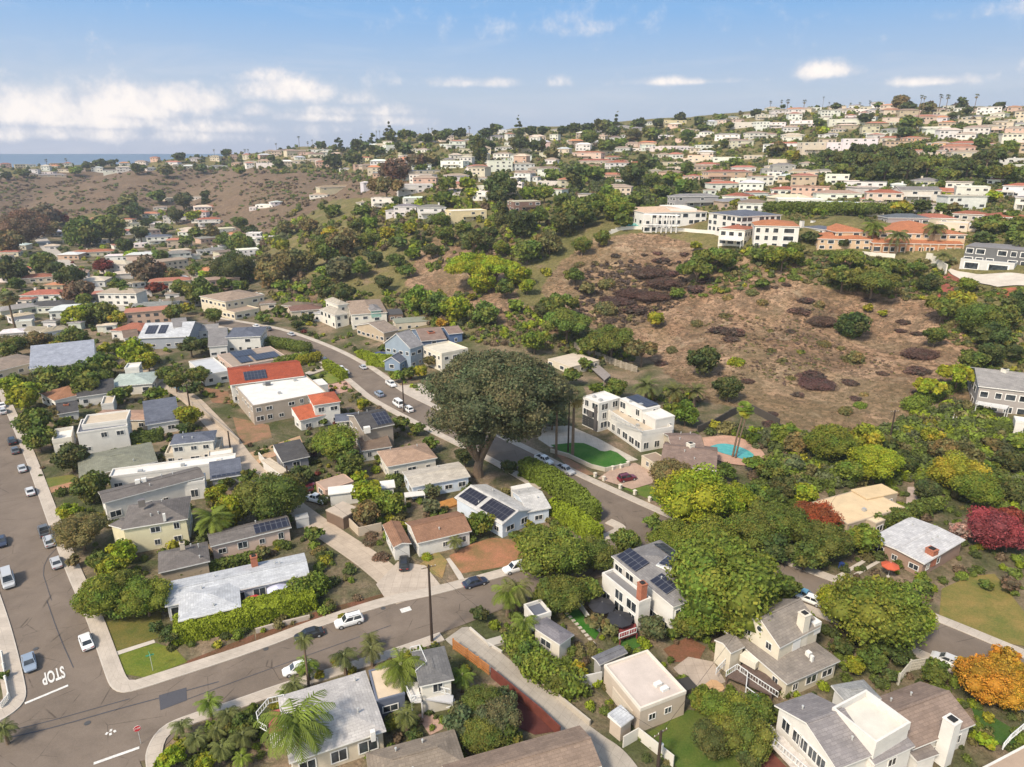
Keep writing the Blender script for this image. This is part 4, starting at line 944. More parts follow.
# lawns, yards and beds
S0a, S256a, S512a, S768a = (fr(x, 380, 3.973) for x in (0, 256, 512, 768)); S0b, S256b, S512b, S768b = (fr(x, 574, 3.973) for x in (0, 256, 512, 768))
Zf = lambda x, y: fr(x, y, 6.394)
LG = (.105, .125, .03); DG = (.045, .125, .026)
patch('lawn', [(395, 175), (520, 140), (640, 150), (645, 250), (450, 312)], .05, 'lawn', (.12, .115, .035), f=S0b)
patch('lawn', [(460, 325), (620, 275), (700, 300), (745, 350), (580, 412), (500, 400)], .05, 'lawn', (.125, .15, .028), f=S0b)
patch('garden_path', [(448, 314), (612, 262), (618, 274), (458, 327)], .09, 'concrete', f=S0b)
patch('planting_bed', [(735, 350), (1010, 240), (1017, 282), (760, 372)], .05, 'lawn', (.13, .07, .045), f=S0b)
patch('planting_bed', [(0, 240), (240, 150), (500, 80), (530, 110), (260, 195), (0, 285)], .05, 'lawn', (.13, .07, .045), f=S256b)
patch('synthetic_lawn', [(-60, 545), (130, 525), (220, 560), (270, 590), (340, 575), (440, 650), (430, 668), (290, 693), (200, 670), (30, 600)], .12, 'lawn', DG, f=Zf(560, 360), sm=1)
patch('forecourt', [(-120, 430), (60, 420), (240, 500), (350, 560), (500, 640), (440, 650), (340, 585), (270, 600), (130, 535), (-60, 560), (-150, 500)], .08, 'paving', (.47, .42, .35), f=Zf(560, 360))
patch('driveway', [(330, 700), (480, 660), (610, 730), (590, 790), (460, 830), (240, 760)], .14, 'paving', (.42, .30, .23), f=Zf(560, 360))
patch('verge', [(140, 260), (330, 375), (360, 380), (480, 330), (470, 350), (560, 390), (250, 375)], .06, 'lawn', (.24, .15, .10), f=S512a)
patch('lawn', [(440, 432), (525, 412), (625, 450), (605, 497)], .06, 'lawn', (.09, .14, .03), f=S512a)
patch('pool_patio', [(755, 232), (870, 220), (960, 255), (1010, 300), (1010, 352), (930, 345), (830, 332), (770, 290)], .3, 'paving', (.46, .28, .20), f=S512a, sm=1)
patch('pool_water', [(787, 268), (830, 255), (890, 264), (950, 290), (968, 312), (935, 325), (870, 305), (815, 290)], .38, 'pool_water', f=S512a, sm=2)
patch('dirt_yard', [(60, 740), (190, 670), (330, 625), (480, 640), (560, 650), (570, 720), (480, 800), (100, 860)], .05, 'lawn', (.27, .145, .085), f=Zf(440, 440))
patch('dirt_yard', [(590, 620), (650, 580), (740, 560), (700, 610), (630, 650)], .05, 'lawn', (.27, .15, .09), f=Zf(440, 440))
patch('dirt_yard', [(640, 740), (720, 680), (760, 720), (740, 790)], .06, 'lawn', (.24, .18, .08), f=S256a)
patch('garden_path', [(755, 712), (770, 708), (815, 767), (850, 830), (830, 835)], .09, 'concrete', f=S256a)
patch('dry_lawn', [(690, 60), (800, 10), (900, 0), (1017, 150), (1030, 290), (900, 265), (680, 165)], .08, 'lawn', (.17, .15, .05), f=S768b)
patch('lawn', [(505, 650), (700, 540), (850, 560), (960, 660), (900, 790), (700, 800)], .05, 'lawn', (.075, .11, .025), f=S512b)
patch('lawn', [(205, 160), (255, 130), (345, 235), (330, 262)], .06, 'lawn', (.04, .13, .02), f=S512b)
patch('lawn', [(425, 272), (490, 250), (540, 275), (455, 312)], .06, 'lawn', (.05, .12, .025), f=S512b)
patch('courtyard', [(640, 375), (700, 330), (800, 350), (850, 430), (740, 465), (690, 430)], .07, 'paving', (.40, .33, .27), f=S512b)
patch('courtyard', [(765, 440), (800, 415), (850, 450), (830, 472), (780, 472)], .1, 'paving', (.52, .33, .18), f=S512b, sm=1)
patch('dirt_yard', [(600, 300), (700, 250), (770, 290), (740, 350), (640, 350)], .05, 'lawn', (.16, .08, .05), f=S512b)
patch('red_yard', [(20, 480), (60, 520), (185, 625), (90, 640), (0, 600), (-40, 500)], .07, 'paving', (.11, .038, .032), f=S512b)
patch('paved_yard', [(230, 610), (300, 590), (420, 650), (400, 700), (320, 740)], .07, 'paving', (.42, .28, .22), f=Zf(380, 620))
patch('patio', [(620, 180), (690, 215), (660, 270), (580, 250), (550, 215), (560, 110), (600, 110)], .1, 'paving', (.42, .33, .28), f=Zf(820, 470))
patch('lawn', [(800, 510), (880, 560), (1017, 640), (960, 700), (850, 640)], .06, 'lawn', (.05, .10, .025), f=S768b)
patch('lawn', [(160, 395), (290, 375), (320, 400), (200, 430)], .05, 'lawn', (.13, .14, .04), f=S0a)
patch('dirt_yard', [(180, 430), (290, 405), (300, 420), (200, 450)], .055, 'lawn', (.3, .18, .12), f=S0a)
patch('dirt_yard', [(530, 110), (760, 160), (780, 240), (600, 290), (560, 220)], .05, 'lawn', (.22, .14, .09), f=Zf(150, 400))
patch('dirt_yard', [(330, 620), (500, 650), (520, 730), (400, 720)], .05, 'lawn', (.2, .12, .08), f=Zf(150, 290))
patch('lawn', [(40, 560), (160, 520), (290, 575), (200, 600)], .05, 'lawn', (.16, .19, .05), f=Zf(300, 290))
patch('driveway', [(30, 530), (150, 485), (165, 510), (50, 550)], .1, 'paving', CONC, f=Zf(300, 290))
patch('driveway', [(640, 615), (780, 600), (880, 670), (820, 730)], .2, 'paving', CONC, f=Zf(300, 290))
patch('driveway', [(130, 620), (300, 580), (340, 640), (180, 680)], .1, 'paving', (.45, .28, .22), f=Zf(300, 290))
patch('red_groundcover', [(430, 750), (480, 640), (540, 600), (620, 640), (570, 720), (500, 770)], .3, 'lawn', (.22, .075, .06), f=fy)
patch('red_groundcover', [(760, 740), (850, 700), (1100, 700), (1100, 760), (900, 775)], .3, 'lawn', (.24, .09, .055), f=fy)
patch('bare_slope', [(440, 500), (640, 490), (700, 530), (560, 560)], .1, 'lawn', (.24, .13, .10), f=fz)
patch('stepping_yard', [(880, 360), (1017, 340), (1017, 380), (900, 400)], .1, 'paving', CONC, f=S768a)
# painted markings
def bar2(a, b_, w, f, z=.135):
    A, B = p1(*f(*a))[:2], p1(*f(*b_))[:2]; d = (B-A)/np.linalg.norm(B-A); n = np.array([-d[1], d[0]])*w/2; m_ = MB(); o = A; z0 = float(hz(*o)); k = 6
    for i in range(k):
        p, q = A+(B-A)*i/k, A+(B-A)*(i+1)/k; pts = [p-n, q-n, q+n, p+n]; m_.face([(x[0]-o[0], x[1]-o[1], float(hz(*x))-z0+z) for x in pts])
    m_.build('painted_line', ['marking'], None, None, (o[0], o[1], z0))['kind'] = 'structure'
bar2((160, 410), (437, 294), .45, Zf(0, 640)); bar2((600, 795), (892, 692), .45, Zf(0, 640))
for a, b_ in (((575, 145), (585, 160)), ((600, 130), (612, 145))): pass
wl = [np.array(p) for p in G([(0, 733), (80, 702), (160, 677), (256, 652)])]
hd = np.array(ave_r[8])-np.array(ave_r[7]); hav = math.atan2(hd[1], hd[0])
q = p1(*Zf(0, 640)(343, 228)); me = textmesh('STOP', 'road_lettering', 'marking', 2.0, .004)
rx = hav-math.pi/2+math.pi if False else hav+math.pi/2
tt = link('road_lettering', me, None, None, (q[0], q[1], float(hz(q[0], q[1]))+.15), hav+math.pi/2+math.pi, (.60, 2.1, 1)); tt['kind'] = 'structure'
def seam(pts, w=.13, z=.128):
    P = smooth([p1(*Zf(0, 640)(*p))[:2] for p in pts], 2); m_ = MB(); o = P[0]; z0 = float(hz(*o)); Tn = np.gradient(P, axis=0); Tn /= np.linalg.norm(Tn, axis=1, keepdims=True); Nn = np.stack([-Tn[:, 1], Tn[:, 0]], 1)*w/2; h_ = hz(P[:, 0], P[:, 1])
    for i in range(len(P)-1): m_.face([(*(P[i]-Nn[i]-o), h_[i]-z0+z), (*(P[i+1]-Nn[i+1]-o), h_[i+1]-z0+z), (*(P[i+1]+Nn[i+1]-o), h_[i+1]-z0+z), (*(P[i]+Nn[i]-o), h_[i]-z0+z)])
    m_.build('tar_seam', ['asphalt_patch'], None, None, (o[0], o[1], z0))['kind'] = 'structure'
seam([(-60, 610), (100, 575), (330, 520), (560, 455), (830, 380)], .16); seam([(-60, 650), (140, 612), (400, 548), (700, 460), (1020, 375), (1400, 270)], .2); seam([(300, -250), (380, -20), (470, 180)], .12); seam([(1100, 420), (1500, 270), (2000, 90), (2500, -90)], .14); seam([(520, -700), (250, -500), (330, -250)], .1)
for x_, y_, r_ in ((560, 535, .42), (230, 60, .4), (1700, 60, .42), (2450, -200, .42), (150, 320, .35)):
    q = p1(*Zf(0, 640)(x_, y_)); m_ = MB(); m_.prism([(r_*math.cos(a), r_*math.sin(a)) for a in np.linspace(0, 6.283, 17)[:-1]], .1, .134); m_.build('manhole_cover', ['rubber' if False else 'metal'], None, (.09, .085, .08), q)['kind'] = 'structure'
for k, (x, y) in enumerate(((684, 602), (710, 582), (708, 606), (735, 588))):
    q = p1(*Zf(0, 640)(x, y)); m_ = MB(); m_.box(-.15, .15, -.22, .22, .13, .137, top=True); m_.build('painted_mark', ['marking'], None, None, q, .3*k)['kind'] = 'structure'
bar2((575, 150), (615, 138), 1.2, S256b, .137)
# ------------------------------------------------------------------ houses modelled one by one
A1 = Zf(0, 400); A2 = Zf(150, 400); A3 = Zf(300, 400); U0 = Zf(0, 290); U1 = Zf(150, 290); U2 = Zf(300, 290)
B1 = Zf(100, 500); B2 = Zf(150, 520); B3 = Zf(440, 440); W0 = Zf(560, 360); W1 = Zf(580, 520); W2_ = Zf(690, 560); W3 = Zf(740, 647); W4 = Zf(864, 647); W5 = Zf(580, 640)
D1 = Zf(250, 640); D2 = Zf(380, 620); D3 = Zf(470, 560); E1 = Zf(600, 180); E2 = fz; E3 = fy; E4 = fr(904, 340, 8.525); E5 = Zf(820, 470)
H = house("white two storey modern house with slate roof edge and parapet roof deck")
V = vol(H, (815, 168), (490, 215), (430, 140), 6.2, 'f', wc='w', rc='s', f=A1, par=.25); vol(H, (812, 135), (522, 170), (530, 108), 7.2, 'f', wc='w', rc='c', f=A1, win=0, zb=V.zb, drop=-6)
vol(H, (460, 255), (335, 275), (380, 200), 3.2, 'f', wc='i', rc='w', f=A1, par=.9)
H = house("small white garage house under one big dark solar roof"); V = vol(H, (192, 130), (-30, 165), (-30, 92), 3.3, 's', ph=.8, wc='w', rc='s', f=A2, sol=[(-1, .03, .97, .06, .94)])
H = house("long low house with worn olive grey roof below the white roof deck"); vol(H, (1010, 395), (505, 500), (535, 355), 3.3, 'h', ph=.14, wc='c', rc='e', f=A1, drop=2)
H = house("cream two level house with slate hip roof beside the alley"); V = vol(H, (445, 318), (95, 355), (115, 280), 3.1, 'f', wc='c', rc='c', f=A2, par=.5); vol(H, (410, 262), (125, 292), (160, 222), 5.9, 'h', wc='i', rc='s', f=A2, zb=V.zb)
H = house("long white flat roofed house behind the charcoal gabled roofs"); vol(H, (545, 395), (-262, 500), (-240, 448), 3.7, 'f', wc='w', rc='w', f=A2, par=.4)
V = vol(H, (530, 345), (370, 368), (390, 330), 3.2, 'f', wc='c', rc='w', f=A2, par=.3); roofbox(H, (440, 382), 3.7, A2, 1.2, .8, .4, .5)
H = house("charcoal gabled house with white walls north of the yellow house")
V = vol(H, (352, 492), (-300, 665), (-310, 585), 4.8, 'g', ph=.22, wc='w', rc='q', f=A2); roofbox(H, (880, 522), 6, A1, 1, .8, .5, .4); roofbox(H, (920, 512), 6, A1, 1, .8, .5, .4)
vol(H, (590, 482), (385, 515), (385, 450), 3.4, 's', ph=.7, wc='g', rc='s', f=A2, sol=[(-1, .05, .95, .05, .9)])
vol(H, (350, 525), (190, 548), (190, 500), 4.0, 'f', wc='w', rc='w', f=A2, big=True)
H = house("pale yellow two storey house with big charcoal hip roof")
V = vol(H, (562, 125), (135, 195), (40, 60), 5.6, 'h', ph=.36, wc=(.60, .55, .37), rc='q', f=B1); vol(H, (150, 190), (55, 165), (45, 90), 5.0, 'h', ph=.3, wc=(.60, .55, .37), rc='q', f=B1, zb=V.zb)
roofbox(H, (905, 650), 9, A1, 1.2, .9, .5, .5, 'roof_vent', 'metal', (.2, .18, .17)); roofbox(H, (410, 105), 7, B1, .5, .5, .6, .5, 'roof_vent')
H = house("single storey house with charcoal hip roof behind the date palm"); V = vol(H, (705, 395), (372, 472), (225, 370), 3.1, 'h', ph=.33, wc='t', rc='q', f=B1)
V2 = vol(H, (905, 50), (385, 175), (330, 95), 3.1, 'g', ph=.3, wc='k', rc='q', f=B2, sol=[(-1, .55, .98, .1, .95)]); chimney(H, (208, 175), 4.9, B2, .8, .9, 'stucco', WC['c'])
H = house("long white roofed house behind the tall street hedge")
V = vol(H, (1022, 352), (95, 560), (88, 405), 3.1, 'g', ph=.16, wc=(.42, .42, .43), rc='l', f=B2, big=True); vol(H, (584, 560), (180, 655), (120, 470), 3.16, 'h', ph=.2, wc='w', rc='l', f=B2, zb=V.zb)
chimney(H, (668, 280), 3.9, B2, 1.1, 1.5)
H = house("large pale grey hip roofed house beside the front feather palm"); V = vol(H, (250, 795), (872, 585), (722, 205), 3.3, 'h', ph=.2, wc='c', rc=(.45, .425, .40), f=D1, big=True); roofbox(H, (785, 600), 4, D1, .6, .6, .5, .4, 'roof_vent')
q = vol(H, (240, 572), (120, 600), (95, 470), 2.6, 'f', wc='w', rc=(.33, .10, .08), f=D1, par=0, win=0); railing(H, [(45, 500), (120, 410), (220, 385)], 2.8, D1); railing(H, [(45, 500), (60, 560), (110, 590)], 2.8, D1)
H = house("low slate blue house with flat tan roof between two grey roofs"); V = vol(H, (992, 345), (806, 395), (730, 205), 3.3, 'f', wc=(.13, .145, .19), rc=(.56, .45, .33), f=D1, par=.15)
H = house("two storey house with speckled dark grey roof and white outdoor stair"); V = vol(H, (475, 385), (252, 432), (268, 200), 5.2, 'h', ph=.12, wc='i', rc=(.15, .145, .14), f=D2)
deck(H, [(140, 395), (240, 395), (265, 520), (200, 525)], 3.0, D2, (.6, .58, .55), mat='paint'); railing(H, [(140, 390), (200, 525), (265, 515)], 3.0, D2); railing(H, [(195, 210), (255, 195), (300, 300), (230, 360)], 4.6, D2)
b = MB(); P = [plane(*D2(x, y), H.location[2]+z)-np.array(H.location) for x, y, z in ((262, 440, 3.0), (450, 505, 1.0), (450, 560, .3))]
b.bar(P[0], P[1], 1.3, 0, .25); b.bar(P[1], P[2], 1.3, 0, .25); b.build('stair', ['paint'], H, (.55, .55, .56)); railing(H, [(262, 430), (450, 480)], 3.2, D2); deck(H, [(265, 440), (470, 480), (465, 530), (270, 500)], 2.7, D2, (.45, .45, .46), mat='paint')
H = house("long brown shingled roof at the foot of the lane, partly cut off"); vol(H, (455, 812), (602, 767), (574, 728), 3.3, 'g', ph=.35, wc='c', rc=(.23, .17, .13), zb=0)
H = house("broad taupe roofed house behind the front feather palm, partly cut off"); vol(H, (372, 792), (466, 765), (443, 733), 3.2, 'h', ph=.3, wc='c', rc=(.22, .18, .14), zb=0)
H = house("small house with dark curved grey roof beside the feather palms"); V = vol(H, (395, 430), (575, 548), (695, 500), 3.2, 'h', ph=.25, wc='i', rc=(.17, .16, .17), f=D3); vol(H, (520, 350), (410, 385), (345, 300), 3.0, 'f', wc='w', rc='s', f=D3, par=.6)
H = house("cream flat roofed garage building with wide white parapet"); V = vol(H, (680, 338), (385, 452), (133, 176), 3.9, 'f', wc=(.46, .38, .30), rc=(.50, .43, .38), f=W5, win=0, par=.35, drop=1.5)
for o in H.children:
    if o.name.startswith('parapet'): o.color = (.62, .56, .48, 1)
on_face(V, 0, .27, 1.5, 1.2, 1.1); on_face(V, 0, .62, 1.5, 1.2, 1.1); on_face(V, 1, .45, .1, 5, 2.3, 'garage', (.52, .45, .36)); on_face(V, 3, .45, .1, 5, 2.3, 'garage', (.52, .45, .36)); roofbox(H, (498, 285), 4.0, W5, 1.1, .7, .35, .5); roofbox(H, (540, 315), 4.0, W5, 1.1, .7, .35, .5)
vol(H, (345, 500), (262, 562), (195, 478), 2.7, 's', ph=.3, wc=(.46, .38, .30), rc='l', f=W5, win=0, drop=1.5)
H = house("small dark grey roofed shed behind the cream parapet building", 'shed', 'shed'); vol(H, (305, 85), (125, 165), (118, 95), 2.6, 'g', ph=.25, wc='g', rc=(.15, .15, .16), f=W5, win=0)
# large white solar house
H = house("big white two storey house with grey roof, many solar panels and red brick chimney")
V = vol(H, (200, 235), (597, 562), (985, 470), 6.2, 'h', ph=.27, wc='w', rc=(.205, .195, .19), f=W1, ov=.35, sol=[(-1, .62, .95, .08, .62), (-1, .16, .42, .15, .6), (1, .6, .9, .1, .55)])
vol(H, (140, 352), (378, 545), (440, 500), 5.2, 'f', wc='w', rc='g', f=W1, par=.5, zb=V.zb, big=True); chimney(H, (395, 470), 6.4, W1, 1.2, 1.9, 'brick', cap=True)
vol(H, (555, 235), (485, 292), (570, 357), 7.6, 's', ph=.4, wc='w', rc='l', f=W1, win=0, zb=V.zb, drop=-5, sol=[(-1, .1, .9, .1, .9)])
deck(H, [(240, 690), (355, 660), (360, 720), (250, 760)], 1.4, W1, (.22, .05, .05)); railing(H, [(250, 760), (360, 720)], 1.4, W1)
# cape cod house
H = house("cream house with taupe roof, upper gable with round window and white chimney")
Vl = vol(H, (962, 650), (620, 800), (345, 410), 3.1, 'h', ph=.16, wc=(.56, .50, .38), rc=(.235, .205, .175), f=W2_)
V = vol(H, (836, 430), (575, 568), (360, 348), 6.0, 'g', ph=.62, wc=(.58, .52, .41), rc=(.235, .205, .175), f=W2_, zb=Vl.zb, win=0, drop=-2, ov=.25)
kf = 3 if not V.flip else 1
for t_, z_, w_, h_ in ((.24, 4.3, 1.1, 1.3), (.76, 4.3, 1.1, 1.3)): on_face(V, kf, t_, z_, w_, h_)
V3 = vol(H, (350, 560), (262, 602), (163, 512), 3.9, 'g', ph=.35, wc=(.58, .52, .41), rc=(.235, .205, .175), f=W2_, zb=Vl.zb, ov=.2)
chimney(H, (716, 450), 6.2, W2_, 1.3, 3.0, 'stucco', (.6, .55, .46)); roofbox(H, (652, 545), 4.2, W2_, 1.7, 1.5, 1.4, .5, 'dormer'); roofbox(H, (790, 420), 5.8, W2_, 1.5, 1.5, 1.0, .5, 'dormer'); roofbox(H, (758, 600), 4.0, W2_, .7, .7, .4, .5, 'roof_vent'); roofbox(H, (780, 630), 4.0, W2_, .4, .4, .5, .5, 'roof_vent')
b = MB(); qv = [W2(V, (-V.X if not V.flip else V.X)*1.0, 0, V.h+1.7)]; dx = -1 if not V.flip else 1
b.tube([(dx*(V.wx-.1), 0, V.h+.75), (dx*(V.wx+.08), 0, V.h+.75)], [.55, .55], 16, 0); b.tube([(dx*(V.wx+.07), 0, V.h+.75), (dx*(V.wx+.11), 0, V.h+.75)], [.42, .42], 16, 1); b.build('round_window', ['trim', 'glass'], H, None, V.loc, V.ang)
deck(H, [(350, 655), (620, 800), (520, 860), (230, 740)], 1.6, W2_, (.12, .085, .07)); railing(H, [(230, 745), (300, 700), (365, 750), (560, 880)], 1.6, W2_); railing(H, [(165, 730), (240, 650)], 1.2, W2_)
roofbox(H, (385, 625), 2.9, W2_, 2.6, 1.4, .15, 2.3, 'awning', 'paint', (.6, .56, .46))
# shingle house with roof deck
H = house("white two storey house with weathered grey shingles and sunken white roof deck")
V = vol(H, (872, 690), (618, 790), (188, 388), 5.9, 'g', ph=.38, wc='w', rc=(.235, .215, .21), f=W3, win=.5, ov=.45); kf = 3 if not V.flip else 1
for t_ in (.22, .36, .52, .64, .84): on_face(V, kf, t_ if not V.flip else t_, 3.3, 1.5, 1.9)
for t_ in (.22, .4, .62, .8): on_face(V, kf, t_, .4, 1.5, 1.9)
vol(H, (1085, 520), (865, 650), (622, 402), 7.4, 'f', wc='w', rc=(.58, .55, .48), f=W3, par=.95, win=0, zb=V.zb, drop=-4); vol(H, (1120, 640), (860, 760), (800, 690), 5.3, 's', ph=.6, wc='w', rc=(.235, .215, .21), f=W3, zb=V.zb)
vol(H, (905, 335), (690, 375), (560, 255), 5.0, 'h', ph=.3, wc='w', rc=(.27, .27, .26), f=W3, zb=V.zb)
deck(H, [(125, 545), (200, 500), (480, 790), (400, 840)], 2.9, W3, (.55, .5, .45)); railing(H, [(145, 500), (120, 550), (480, 860)], 3.1, W3); deck(H, [(180, 650), (330, 800), (200, 900), (40, 760)], .5, W3, (.17, .06, .045))
railing(H, [(5, 720), (130, 655)], .6, W3); railing(H, [(0, 160), (45, 190), (35, 290), (180, 400)], 1.8, W3)
H = house("brown shingled house with tall white chimney near the golden tree"); V = vol(H, (712, 500), (312, 662), (-20, 362), 3.6, 'g', ph=.45, wc='w', rc=(.235, .175, .14), f=W4); chimney(H, (520, 640), 2.6, W4, 1.5, 4.4, 'stucco', (.62, .60, .56)); vol(H, (480, 690), (340, 740), (300, 670), 2.6, 's', ph=.4, wc='w', rc=(.2, .17, .15), f=W4, win=0, zb=V.zb)
H = house("tan flat roof in the lower corner with a white deck railing"); V = vol(H, (1100, 590), (700, 800), (900, 1000), 2.6, 'f', wc='w', rc=(.36, .27, .2), f=W4, par=.1, zb=0); railing(H, [(885, 655), (930, 600), (1060, 490)], 2.9, W4)
# modern white villa with lawn
H = house("white modern villa with stepped flat roofs, dark stone piers and a solar roof")
Vb = vol(H, (255, 300), (522, 478), (716, 440), 5.0, 'f', wc='w', rc='c', f=W0, par=.9, big=True); Vu = vol(H, (145, 237), (250, 282), (378, 240), 8.3, 'f', wc='w', rc='w', f=W0, par=.25, zb=Vb.zb, big=True, fl=3); on_face(Vu, 0, .72, .1, 3.6, 3.0, 'garage', (.045, .045, .045)); on_face(Vu, 0, .28, .1, 3.6, 3.0, 'garage', (.045, .045, .045)); b = MB(); b.box(-1.1, 1.1, -.12, 0, 3.3, 5.2); b.build('stone_panel', ['stucco'], H, (.10, .09, .085), W2(Vu, 0, -Vu.Y-.02, 0), Vu.ang)
V = vol(H, (380, 250), (525, 322), (645, 298), 8.6, 'f', wc='w', rc='w', f=W0, par=0, zb=Vb.zb, big=True, drop=-3, sol=[(-1, .05, .95, .3, .95)]); vol(H, (520, 335), (612, 385), (720, 352), 7.8, 'f', wc='w', rc='w', f=W0, par=.2, zb=Vb.zb, drop=-3)
for x, y, h_ in ((240, 300, 7.0),):
    q = plane(*W0(x, y+ (0 if h_ > 5 else -60)), Vb.zb+h_)-np.array(H.location); b = MB(); b.box(-.7, .7, -.7, .7, -h_-1, .1); b.build('stone_pier', ['stucco'], H, (.10, .09, .085), q, Vb.ang)
railing(H, [(330, 375), (530, 465)], 5.9, W0, (.35, .35, .35))
H = house("brown roofed house with tall white chimney beside the swimming pool"); V = vol(H, (1000, 712), (640, 668), (562, 512), 3.3, 'g', ph=.3, wc=(.5, .42, .3), rc=(.20, .145, .12), f=W0); vol(H, (935, 590), (720, 590), (700, 470), 3.9, 'g', ph=.3, wc='c', rc=(.20, .145, .12), f=W0, zb=V.zb); chimney(H, (830, 600), 3.6, W0, 1.5, 2.8, 'stucco', (.62, .58, .5)); vol(H, (600, 660), (520, 612), (560, 560), 2.8, 'f', wc='c', rc='t', f=W0, zb=V.zb, par=.1)
# pale blue house with solar
H = house("pale blue single storey house with worn white roof and two solar arrays")
V = vol(H, (92, 370), (398, 545), (620, 455), 3.3, 'g', ph=.30, wc='l', rc=(.47, .46, .44), f=B3, sol=[(-1, .03, .5, .12, .9), (-1, .58, .95, .12, .85)]); vol(H, (712, 437), (560, 465), (430, 330), 3.35, 'g', ph=.24, wc='l', rc=(.47, .46, .44), f=B3, zb=V.zb)
vol(H, (620, 330), (500, 355), (465, 300), 2.8, 'f', wc='w', rc='w', f=B3, par=0, win=0); 
H = house("long house with half white half taupe low roof west of the pale blue house"); vol(H, (1090, 492), (712, 562), (627, 466), 3.2, 'g', ph=.14, wc='l', rc=(.46, .42, .36), f=A3)
H = house("white house with tan hipped shingle roof beneath the big fig tree"); vol(H, (880, 372), (556, 432), (500, 330), 3.6, 'h', ph=.3, wc='i', rc=(.34, .235, .17), f=A3)
H = house("tall grey brown two storey house with dark gabled solar roof"); V = vol(H, (606, 158), (400, 200), (335, 92), 7.0, 'g', ph=.3, wc=(.30, .255, .21), rc='d', f=A3, sol=[(-1, .5, .95, .1, .9)]); vol(H, (380, 130), (225, 145), (230, 95), 5.4, 'g', ph=.25, wc='i', rc='s', f=A3, zb=V.zb); vol(H, (590, 300), (395, 330), (390, 270), 3.0, 's', ph=.4, wc='w', rc='n', f=A3, zb=V.zb); roofbox(H, (428, 185), 7.4, A3, 1.6, 1.2, .6, .4)
H = house("white stucco house with two bright red tiled hip roofs"); V = vol(H, (262, 716), (84, 742), (95, 668), 6.6, 'h', ph=.28, wc='w', rc=(.44, .12, .06), f=U2); vol(H, (190, 92), (-2, 136), (0, 85), 3.6, 's', ph=.7, wc='w', rc=(.44, .12, .06), f=A3, zb=V.zb-.5)
H = house("wide white flat roofed house with tan side walls and red tiled rear roof"); V = vol(H, (990, 552), (512, 612), (500, 500), 6.3, 'g', ph=.22, wc='w', rc=(.32, .075, .04), f=U1, sol=[(-1, .2, .5, .15, .7)]); vol(H, (1130, 655), (655, 745), (600, 610), 5.8, 'f', wc=(.36, .30, .24), rc='w', f=U1, par=.25, zb=V.zb); vol(H, (180, 605), (0, 635), (0, 592), 4.2, 'f', wc='w', rc='w', f=U2, par=0, win=0, zb=V.zb); roofbox(H, (755, 602), 6.2, U1, 1.5, 1.2, .5, .3, 'skylight', 'metal', (.1, .1, .1))
H = house("white two storey house with slate blue hip roof facing the hill street"); V = vol(H, (708, 298), (478, 308), (480, 245), 6.2, 'h', ph=.2, wc='w', rc='s', f=U1); vol(H, (497, 355), (370, 366), (366, 308), 4.4, 's', ph=.5, wc='w', rc='g', f=U1, zb=V.zb)
H = house("low house with brown flat roof covered in rows of solar panels"); V = vol(H, (880, 430), (525, 492), (490, 405), 3.3, 'f', wc='k', rc=(.30, .24, .19), f=U1, par=.1, sol=[(-1, .18, .4, .1, .45), (-1, .45, .9, .1, .45), (-1, .2, .6, .55, .9)])
H = house("white flat roofed cottage with porch below the solar covered flat roof"); V = vol(H, (512, 520), (345, 550), (328, 448), 3.6, 'f', wc='w', rc='l', f=U1, par=.4)
H = house("large cream two storey house with tan hip roof at the street bend"); V = vol(H, (735, 32), (480, 78), (425, 22), 7.2, 'h', ph=.2, wc=(.60, .52, .38), rc='t', f=U1); vol(H, (700, 120), (540, 150), (500, 90), 3.4, 'f', wc=(.60, .52, .38), rc='t', f=U1, zb=V.zb)
H = house("grey two storey house with twin skylit gables"); V = vol(H, (250, 300), (-80, 312), (-85, 235), 4.6, 'g', ph=.35, wc=(.30, .32, .35), rc='l', f=U1, sol=[(-1, .1, .3, .25, .8), (-1, .35, .5, .25, .8)])
V = vol(H, (245, 235), (150, 245), (140, 200), 7.0, 'g', ph=.35, wc=(.34, .35, .37), rc='g', f=U1, zb=V.zb)
H = house("low grey roofed house between the twin gables and the street bend"); vol(H, (435, 256), (262, 270), (255, 230), 3.2, 'h', ph=.2, wc='w', rc=(.30, .28, .26), f=U1)
H = house("white house with orange red tiled roofs in the middle of the valley"); V = vol(H, (925, 270), (700, 262), (690, 205), 3.9, 'h', ph=.26, wc='w', rc='r', f=U0); vol(H, (890, 300), (790, 312), (780, 270), 3.6, 'g', ph=.3, wc='w', rc='n', f=U0, zb=V.zb)
H = house("long white house with blue grey metal roof and white roof box"); V = vol(H, (607, 460), (187, 508), (183, 455), 4.2, 's', ph=.9, wc='w', rc=(.27, .29, .34), f=U0); vol(H, (505, 425), (310, 450), (320, 418), 5.4, 'f', wc='w', rc='w', f=U0, zb=V.zb, win=0, drop=-3)
H = house("white cottage with pale mint hip roof and white roof box"); V = vol(H, (975, 600), (692, 622), (700, 545), 3.3, 'h', ph=.25, wc='i', rc='m', f=U0); vol(H, (888, 500), (795, 508), (800, 478), 5.2, 'f', wc='w', rc='w', f=U0, zb=V.zb, drop=-2)
H = house("rust brown hip roofed house beside the avenue"); V = vol(H, (640, 640), (345, 712), (440, 615), 3.3, 'h', ph=.25, wc='w', rc=(.30, .15, .085), f=U0)
H = house("low charcoal roofed house right of the rust brown roof"); V = vol(H, (735, 655), (490, 690), (485, 640), 3.3, 's', ph=.5, wc='w', rc='d', f=U0); vol(H, (725, 730), (645, 740), (645, 690), 3.0, 'f', wc='w', rc='c', f=U0)
